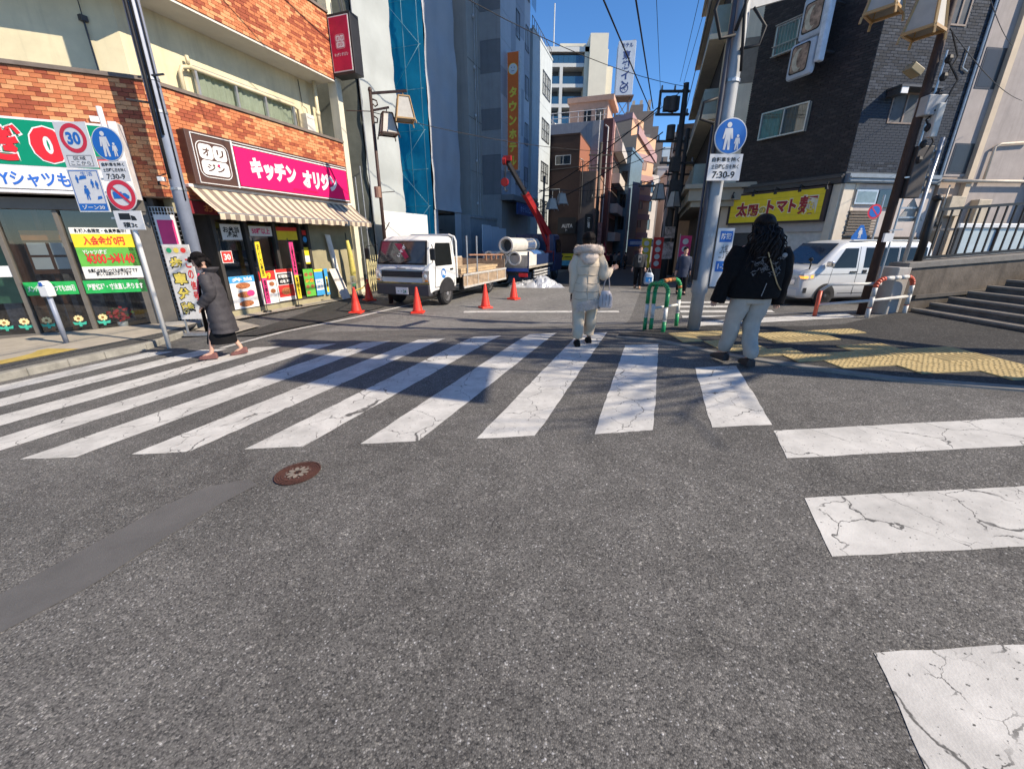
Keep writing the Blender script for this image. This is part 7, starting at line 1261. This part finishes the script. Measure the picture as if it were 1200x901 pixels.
for k in range(900):
    a = rs_.uniform(0,2*math.pi); c_ = V(.155*math.cos(a), -.02+.13*math.sin(a), 1.42-.03*math.sin(a)); n_ = V(math.cos(a)*rs_.uniform(.2,1), math.sin(a)*rs_.uniform(.2,1), rs_.uniform(-1,1)).normalized(); p = c_+n_*.054; q = p+n_*.022+V(rs_.uniform(-1,1),rs_.uniform(-1,1),rs_.uniform(-1,1))*.014; s_ = n_.orthogonal()*.0035; b.add([p-s_,p+s_,q],[(0,1,2)])
b.build('fur_tuft', FUR, hd_, stuff=True)
b = MB()
for k in range(700):
    a = rs_.uniform(-2.3,-.3); z = rs_.uniform(.62,.74)-.05*abs(a+1.0); t_ = V(-math.sin(a),math.cos(a),0); n_ = V(math.cos(a),math.sin(a),0); p = V(.222*math.cos(a), .175*math.sin(a), z); q = p+V(0,0,-.035)+t_*rs_.uniform(-.02,.02)+n_*.008; s_ = t_*.007; b.add([p-s_,p+s_,q],[(0,1,2)])
b.build('fur_hem', FUR, t, stuff=True)
b = MB()
for s in 'LR': sleeve(b, [J['hp'+s]+V(0,0,-.1), J['kn'+s]+V(0,0,.12), J['kn'+s]+V(0,-.02,-.1), J['an'+s]+V(0,-.01,.16), J['an'+s]+V(0,0,.05)], [.1,.098,.092,.092,.08], 14)
fold(b,.016,9,4); fold(b,.007,22,4); b.build('trousers', PANTC, t, smooth=True)
hair_cap(t, hd, HAIRB, .095, .108, -.08, -.02)
for s in 'LR': shoe(t, J['an'+s], J['to'+s], BLK, .048)
b = MB(); b.ell(tuple(J['wrL']+V(0,.01,-.06)), (.033,.035,.06), 10, 6); b.build('glove', BLK, t, smooth=True)
hb_ = thing('handbag', 'small pale handbag hanging from the arm of the woman in the cream coat', 'handbag', (1.11+.27,6.0,zg(1.11,6.1)+.6), 0)
b = MB(); trunk(b, [(0,0,0,.09,.05),(.04,0,0,.105,.06),(.14,0,0,.095,.055),(.22,0,0,.07,.035),(.24,0,0,.06,.03)],16); fold(b,.012,14,2); b.build('bag', mat('bag_pale_grey', (.5,.45,.44), .5, 0, .1, 10), hb_, smooth=True); b = MB(); b.tube(smooth_pts([(-.05,0,.2),(-.03,.0,.36),(.02,.02,.44),(.04,.0,.34),(.05,0,.2)],4),.008,6); [b.box(-.06+.05*i,-.05+.05*i,-.062,-.055,.03,.2) for i in range(3)]; b.build('strap', mat('bag_strap', (.3,.26,.25), .5), hb_)
# 3 person in a black jacket with long wavy hair
JACK = mat('jacket_black', (.007,.007,.008), .9, 0, .3, 25, .6, 70, spec=.12); JEAN = mat('jeans_light_grey', (.35,.335,.3), .85, 0, .12, 7, .2, 60, streak=.2); PRN = mat('print_grey', (.13,.125,.125), .8, 0, .3)
t, J, hd = person('person in a boxy black jacket and pale grey jeans stepping onto the tactile paving', (2.78,4.72,zr(2.78,4.72)+.0), math.radians(-2), 1.66, dict(hd1=(.0,.04,1.52), shL=(-.19,0,1.34), shR=(.19,0,1.34), elL=(-.3,-.02,1.09), wrL=(-.37,.03,.84), elR=(.28,-.02,1.08), wrR=(.31,.03,.82), hpL=(-.1,0,.86), hpR=(.1,0,.86), knL=(-.13,.06,.48), anL=(-.13,.15,.1), toL=(-.17,.285,.05), knR=(.07,.02,.46), anR=(.06,-.1,.1), toR=(.065,.04,.045)))
b = MB(); trunk(b, [(1.39,0,.0,.12,.09),(1.35,0,0,.22,.13),(1.2,0,-.01,.28,.17),(1.0,0,-.01,.29,.18),(.84,0,-.01,.285,.18),(.8,0,-.01,.265,.165)], 26)
for s, sg in (('L',-1),('R',1)): sleeve(b, [J['sh'+s]+V(sg*.02,0,-.02), J['sh'+s].lerp(J['el'+s],.5)+V(sg*.02,0,0), J['el'+s], J['el'+s].lerp(J['wr'+s],.55), J['wr'+s]+V(0,0,-.09)], [.1,.1,.09,.08,.075], 14)
fold(b,.016,8,7); b.build('jacket', JACK, t, smooth=True)
rp_ = random.Random(9); b = MB()
def jback(x, z): rx = .285; return V(x, -.01-.182*math.sqrt(max(.02,1-(x/rx)**2))-.012, z)
for k in range(26):
    x = rp_.uniform(-.15,.17); z = rp_.uniform(1.08,1.24); pts = []
    for j in range(7): x += rp_.uniform(-.03,.03); z += rp_.uniform(-.022,.022); pts.append(jback(max(-.17,min(.19,x)), max(1.05,min(1.25,z))))
    b.tube(pts, .0035, 4)
b.build('back_print', PRN, t)
b = MB(); b.tube([jback(-.03,1.3), jback(.06,1.12), jback(.15,.97), jback(.23,.9)], .007, 5); b.build('bag_strap', mat('strap_brass', (.4,.33,.2), .4, .5), t); b = MB(); b.tube([jback(.02,.98), jback(-.01,.84)], .004, 4); b.ell(tuple(jback(.17,1.27)),(.03,.012,.025),8,5); b.build('back_highlight_print', mat('print_pale', (.25,.245,.24), .7), t)
b = MB(); trunk(b, [(.9,0,0,.17,.13),(.82,0,0,.185,.14),(.74,0,0,.17,.13)], 18)
for s in 'LR': sleeve(b, [J['hp'+s]+V(0,0,-.02), J['hp'+s].lerp(J['kn'+s],.5), J['kn'+s]+V(0,0,.05), J['kn'+s].lerp(J['an'+s],.45), J['an'+s]+V(0,-.005,.09), J['an'+s]+V(0,0,.035)], [.112,.11,.096,.088,.084,.07], 16)
fold(b,.014,7,3); fold(b,.007,20,6); b.build('jeans', JEAN, t, smooth=True)
WAV = mat('hair_dark_brown', (.013,.009,.008), .6, 0, .5, 30, .4, 80, spec=.2)
hr = hair_cap(t, hd, WAV, .1, .118, -.08, -.03); b = MB()
for k in range(300):
    a = rp_.uniform(-math.pi,.0)+rp_.uniform(-.25,.25); u_ = rp_.uniform(.6,1.12); x = .09*math.cos(a)*u_; y = .04+.095*math.sin(a)*u_; L_ = rp_.uniform(.2,.55); ph = rp_.uniform(0,6); pts = []
    for j in range(9):
        q = j/8; pts.append(V(x*(1+1.0*q)+.03*math.sin(ph+q*9), y-(.13*min(1,q*2.2)*(1 if y < .03 else .45))+.018*math.cos(ph+q*8), 1.6-.03*rp_.random()-L_*q))
    b.tube(pts, [.006,.008,.009,.009,.009,.008,.007,.005,.002], 4)
b.build('hair_strand', WAV, hr, smooth=True, stuff=True)
for s in 'LR': shoe(t, J['an'+s], J['to'+s], mat('shoe_dark_brown', (.03,.024,.024), .6), .055)
# 4 man walking towards the camera with a shopping bag
def walker(lab, loc, rz, H, coat, trou, hairm, long=.86, bag=False, detail=True, grp=None, shirt=None, shoem=None):
    t, J, hd = person(lab, loc, rz, H, dict(knL=(-.09,.1,.48), anL=(-.09,.12,.1), toL=(-.09,.26,.05), knR=(.09,.0,.46), anR=(.09,-.16,.12), toR=(.09,-.04,.04), wrL=(-.24,.08,.84), wrR=(.24,.0,.84)), grp, detail)
    b = MB(); trunk(b, [(1.39,0,.0,.1,.08),(1.35,0,0,.19,.12),(1.2,0,0,.215,.145),(1.0,0,0,.2,.145),(max(long,.86)+.0,0,0,.205,.15)]+([(long,0,0,.22,.17)] if long < .84 else []), 18)
    for s, sg in (('L',-1),('R',1)): sleeve(b, [J['sh'+s], J['el'+s]+V(sg*.015,0,0), J['wr'+s]+V(0,0,.03)], [.08,.072,.055], 10)
    fold(b,.012,9,loc[0]); b.build('coat', coat, t, smooth=True); b = MB()
    for s in 'LR': sleeve(b, [J['hp'+s], J['kn'+s], J['an'+s]+V(0,0,.04)], [.1,.08,.065], 10)
    trunk(b, [(.95,0,0,.16,.12),(.8,0,0,.17,.13)], 14); fold(b,.01,8,2); b.build('trousers', trou, t, smooth=True); hair_cap(t, hd, hairm, .088, .105, -.05, -.02)
    if shirt: b = MB(); b.add([(-.07,.135,1.34),(.07,.135,1.34),(.06,.155,1.05),(-.06,.155,1.05)],[(0,1,2,3)]); b.build('shirt', shirt, t)
    for s in 'LR': shoe(t, J['an'+s], J['to'+s], shoem or BLK, .045)
    return t, J
DARKJ = mat('jacket_dark', (.02,.022,.024), .7, 0, .2, 8); NAVC = mat('coat_navy', (.02,.03,.06), .7, 0, .2, 8)
t, J = walker('man in a dark jacket walking towards the camera with a pale blue carrier bag', (5.45,17.9,zg(5.45,17.9)), math.radians(165), 1.72, DARKJ, BLK, mat('hair_reddish', (.05,.02,.015), .6), .86, False, True, None, mat('shirt_grey', (.2,.2,.19), .8), mat('shoe_tan', (.3,.17,.09), .6))
cb_ = thing('carrier_bag', 'pale blue and white plastic carrier bag held by the man in the dark jacket', 'bag', (5.88,17.8,zg(5.9,17.8)+.2), math.radians(165)); b = MB(); trunk(b, [(0,0,0,.16,.07),(.1,0,0,.2,.1),(.35,0,0,.19,.08),(.48,0,0,.13,.03)], 14); fold(b,.025,9,3); b.build('bag', mat('bag_white_blue', (.5,.58,.66), .4, 0, .15, 5), cb_, smooth=True); b = MB(); b.quad((-.14,.105,.1),(.12,.105,.1),(.12,.1,.3),(-.14,.1,.3)); b.quad((-.14,-.105,.1),(.12,-.105,.1),(.12,-.1,.3),(-.14,-.1,.3)); b.build('blue_print', mat('bag_blue', (.03,.25,.6), .4), cb_); b = MB(); b.tube([(-.1,0,.45),(-.03,0,.66),(.03,0,.66),(.1,0,.45)],.012,5); b.build('handle', SWHITE, cb_)
walker('man in a long navy coat standing just left of the steel sign pole', (6.55,15.9,zg(6.55,15.9)), math.radians(170), 1.7, NAVC, BLK, HAIRB, .62)
# worker behind the hoarding
wl = LW(6.55,.9,0); t, J = walker('site worker in pale work clothes and helmet standing behind the white hoarding', (wl.x,wl.y,1.35), math.radians(-60), 1.68, mat('workwear_pale', (.5,.47,.42), .8), mat('workwear_grey', (.3,.3,.3), .8), HAIRB)
b = MB(); b.ell((0,.01,1.62),(.1,.12,.09),14,8); b.box(-.09,.09,.08,.18,1.575,1.59); b.build('helmet', SWHITE, t, smooth=True); b = MB(); b.ell((0,.08,1.49),(.075,.06,.07),10,6); b.build('face_cover', mat('face_cover_dark', (.06,.04,.04), .8), t, smooth=True)
pk = thing('scaffold_platform', 'scaffold platform on short legs behind the white hoarding', 'platform', tuple(LW(6.4,.9,0)), TH1); MB().box(-1.2,1.2,-.5,.5,1.29,1.345).build('deck', STEEL, pk)
for x in (-1.1,1.1):
    for y in (-.4,.4): b = MB(); b.tube([(x,y,-.4),(x,y,1.29)],.03,6); b.build('leg', STEEL, pk)
# pedestrians in the shade further up the street
cols = ((9.5,42,'red',(.35,.03,.04)),(10.3,44,'black',(.015,.015,.018)),(10.4,41,'grey',(.12,.12,.13)),(11.7,46,'dark brown',(.05,.03,.025)),(11.6,43,'charcoal',(.035,.035,.04)),(12.2,50,'cream',(.4,.36,.3)))
desc = ('farthest left of the group in the shaded street','second from the left of the shaded group','in the middle of the shaded group','right of the middle in the shaded group','farthest right of the shaded group','half hidden at the back of the shaded group')
for i, (x, y, cn, cc) in enumerate(cols):
    walker('pedestrian in a %s coat, %s' % (cn, desc[i]), (x,y,zg(x,y)), math.radians(150+i*37), 1.6+.03*(i%4), mat('coat_'+cn.replace(' ','_'), cc, .8), BLK, HAIRB, .7 if i % 2 else .86, False, False, 'pedestrians in the shaded street')
# ---------------------------------------------------------------- overhead wires
def wire(p0, p1, sag, r, lab, grp='overhead wires across the street'):
    p0, p1 = V(*p0), V(*p1); pts = []
    for i in range(17): t_ = i/16; p = p0.lerp(p1, t_); p.z -= sag*4*t_*(1-t_); pts.append(p)
    tag(MB().tube(pts, r, 5).build('overhead_wire', CABLE, None, smooth=True), lab, 'wire', grp)
WR = [
 ((-7.1,9.44,9.6),(9.6,26,15.0),.9,.02,'thick black wire sagging from the upper left across the hotel front'),
 ((-7.1,9.44,9.0),(8.75,24,8.9),.8,.013,'thin wire from the left utility pole to the transformer pole'),
 ((-4.05,13.58,5.1),(8.75,24,6.2),.5,.011,'thin wire from the lantern post across to the transformer pole'),
 ((-5.2,-6,5.6),(7.06,24,7.9),.0,.022,'thick wire overhead coming down to the transformer pole, left one'),
 ((-3.5,-6,5.6),(7.2,24,7.95),.0,.024,'thick wire overhead coming down to the transformer pole, right one'),
 ((-2.5,-4,7.5),(7.6,24,8.05),.0,.009,'thin near vertical wire above the transformer pole, first of the bundle'),
 ((-.6,-4,6.2),(8.41,24,9.1),.0,.009,'thin near vertical wire above the transformer pole, second of the bundle'),
 ((-.25,-4,6.4),(8.6,24,9.0),.0,.009,'thin near vertical wire above the transformer pole, third of the bundle'),
 ((7.45,23.9,8.0),(2.0,33,5.0),.3,.03,'thick cable from the transformer pole down to the brown building, upper one'),
 ((7.8,23.9,6.9),(1.4,30,3.6),.35,.03,'thick cable from the transformer pole down to the brown building, lower one'),
 ((8.0,23.9,6.2),(7.6,39,7.5),.3,.02,'cable running up the street between two far poles'),
 ((8.75,24,8.9),(7.6,39,9.4),.4,.02,'upper cable running up the street between two far poles'),
 ((8.75,24,5.0),(1.95,27,4.6),.4,.015,'thin cable from the transformer pole to the small lamp post'),
 ((7.6,39,7.0),(14,56,6.0),.4,.03,'cable from the far left pole towards the peach block'),
 ((8.75,24,7.1),(3.05,6.67,8.0),.3,.014,'wire from the transformer pole to the steel sign pole'),
 ((3.05,6.67,7.2),(12.4,17,8.6),.2,.012,'wire from the steel sign pole to the dark tile wall'),
 ((6.36,7.32,5.6),(16.9,16.6,7.8),.15,.008,'thin wire from the wooden pole to the beige building'),
 ((6.36,7.32,4.6),(17.8,16.5,6.2),.15,.008,'lower thin wire from the wooden pole to the beige building'),
 ((6.36,7.32,8),(-7.1,9.44,11.5),.5,.012,'wire crossing high over the junction to the left utility pole'),
]
for a in WR: wire(*a)
wire((8.75,24,5.6),(11.4,30,6.6),.2,.02,'short cable between the transformer pole and the slender pole')
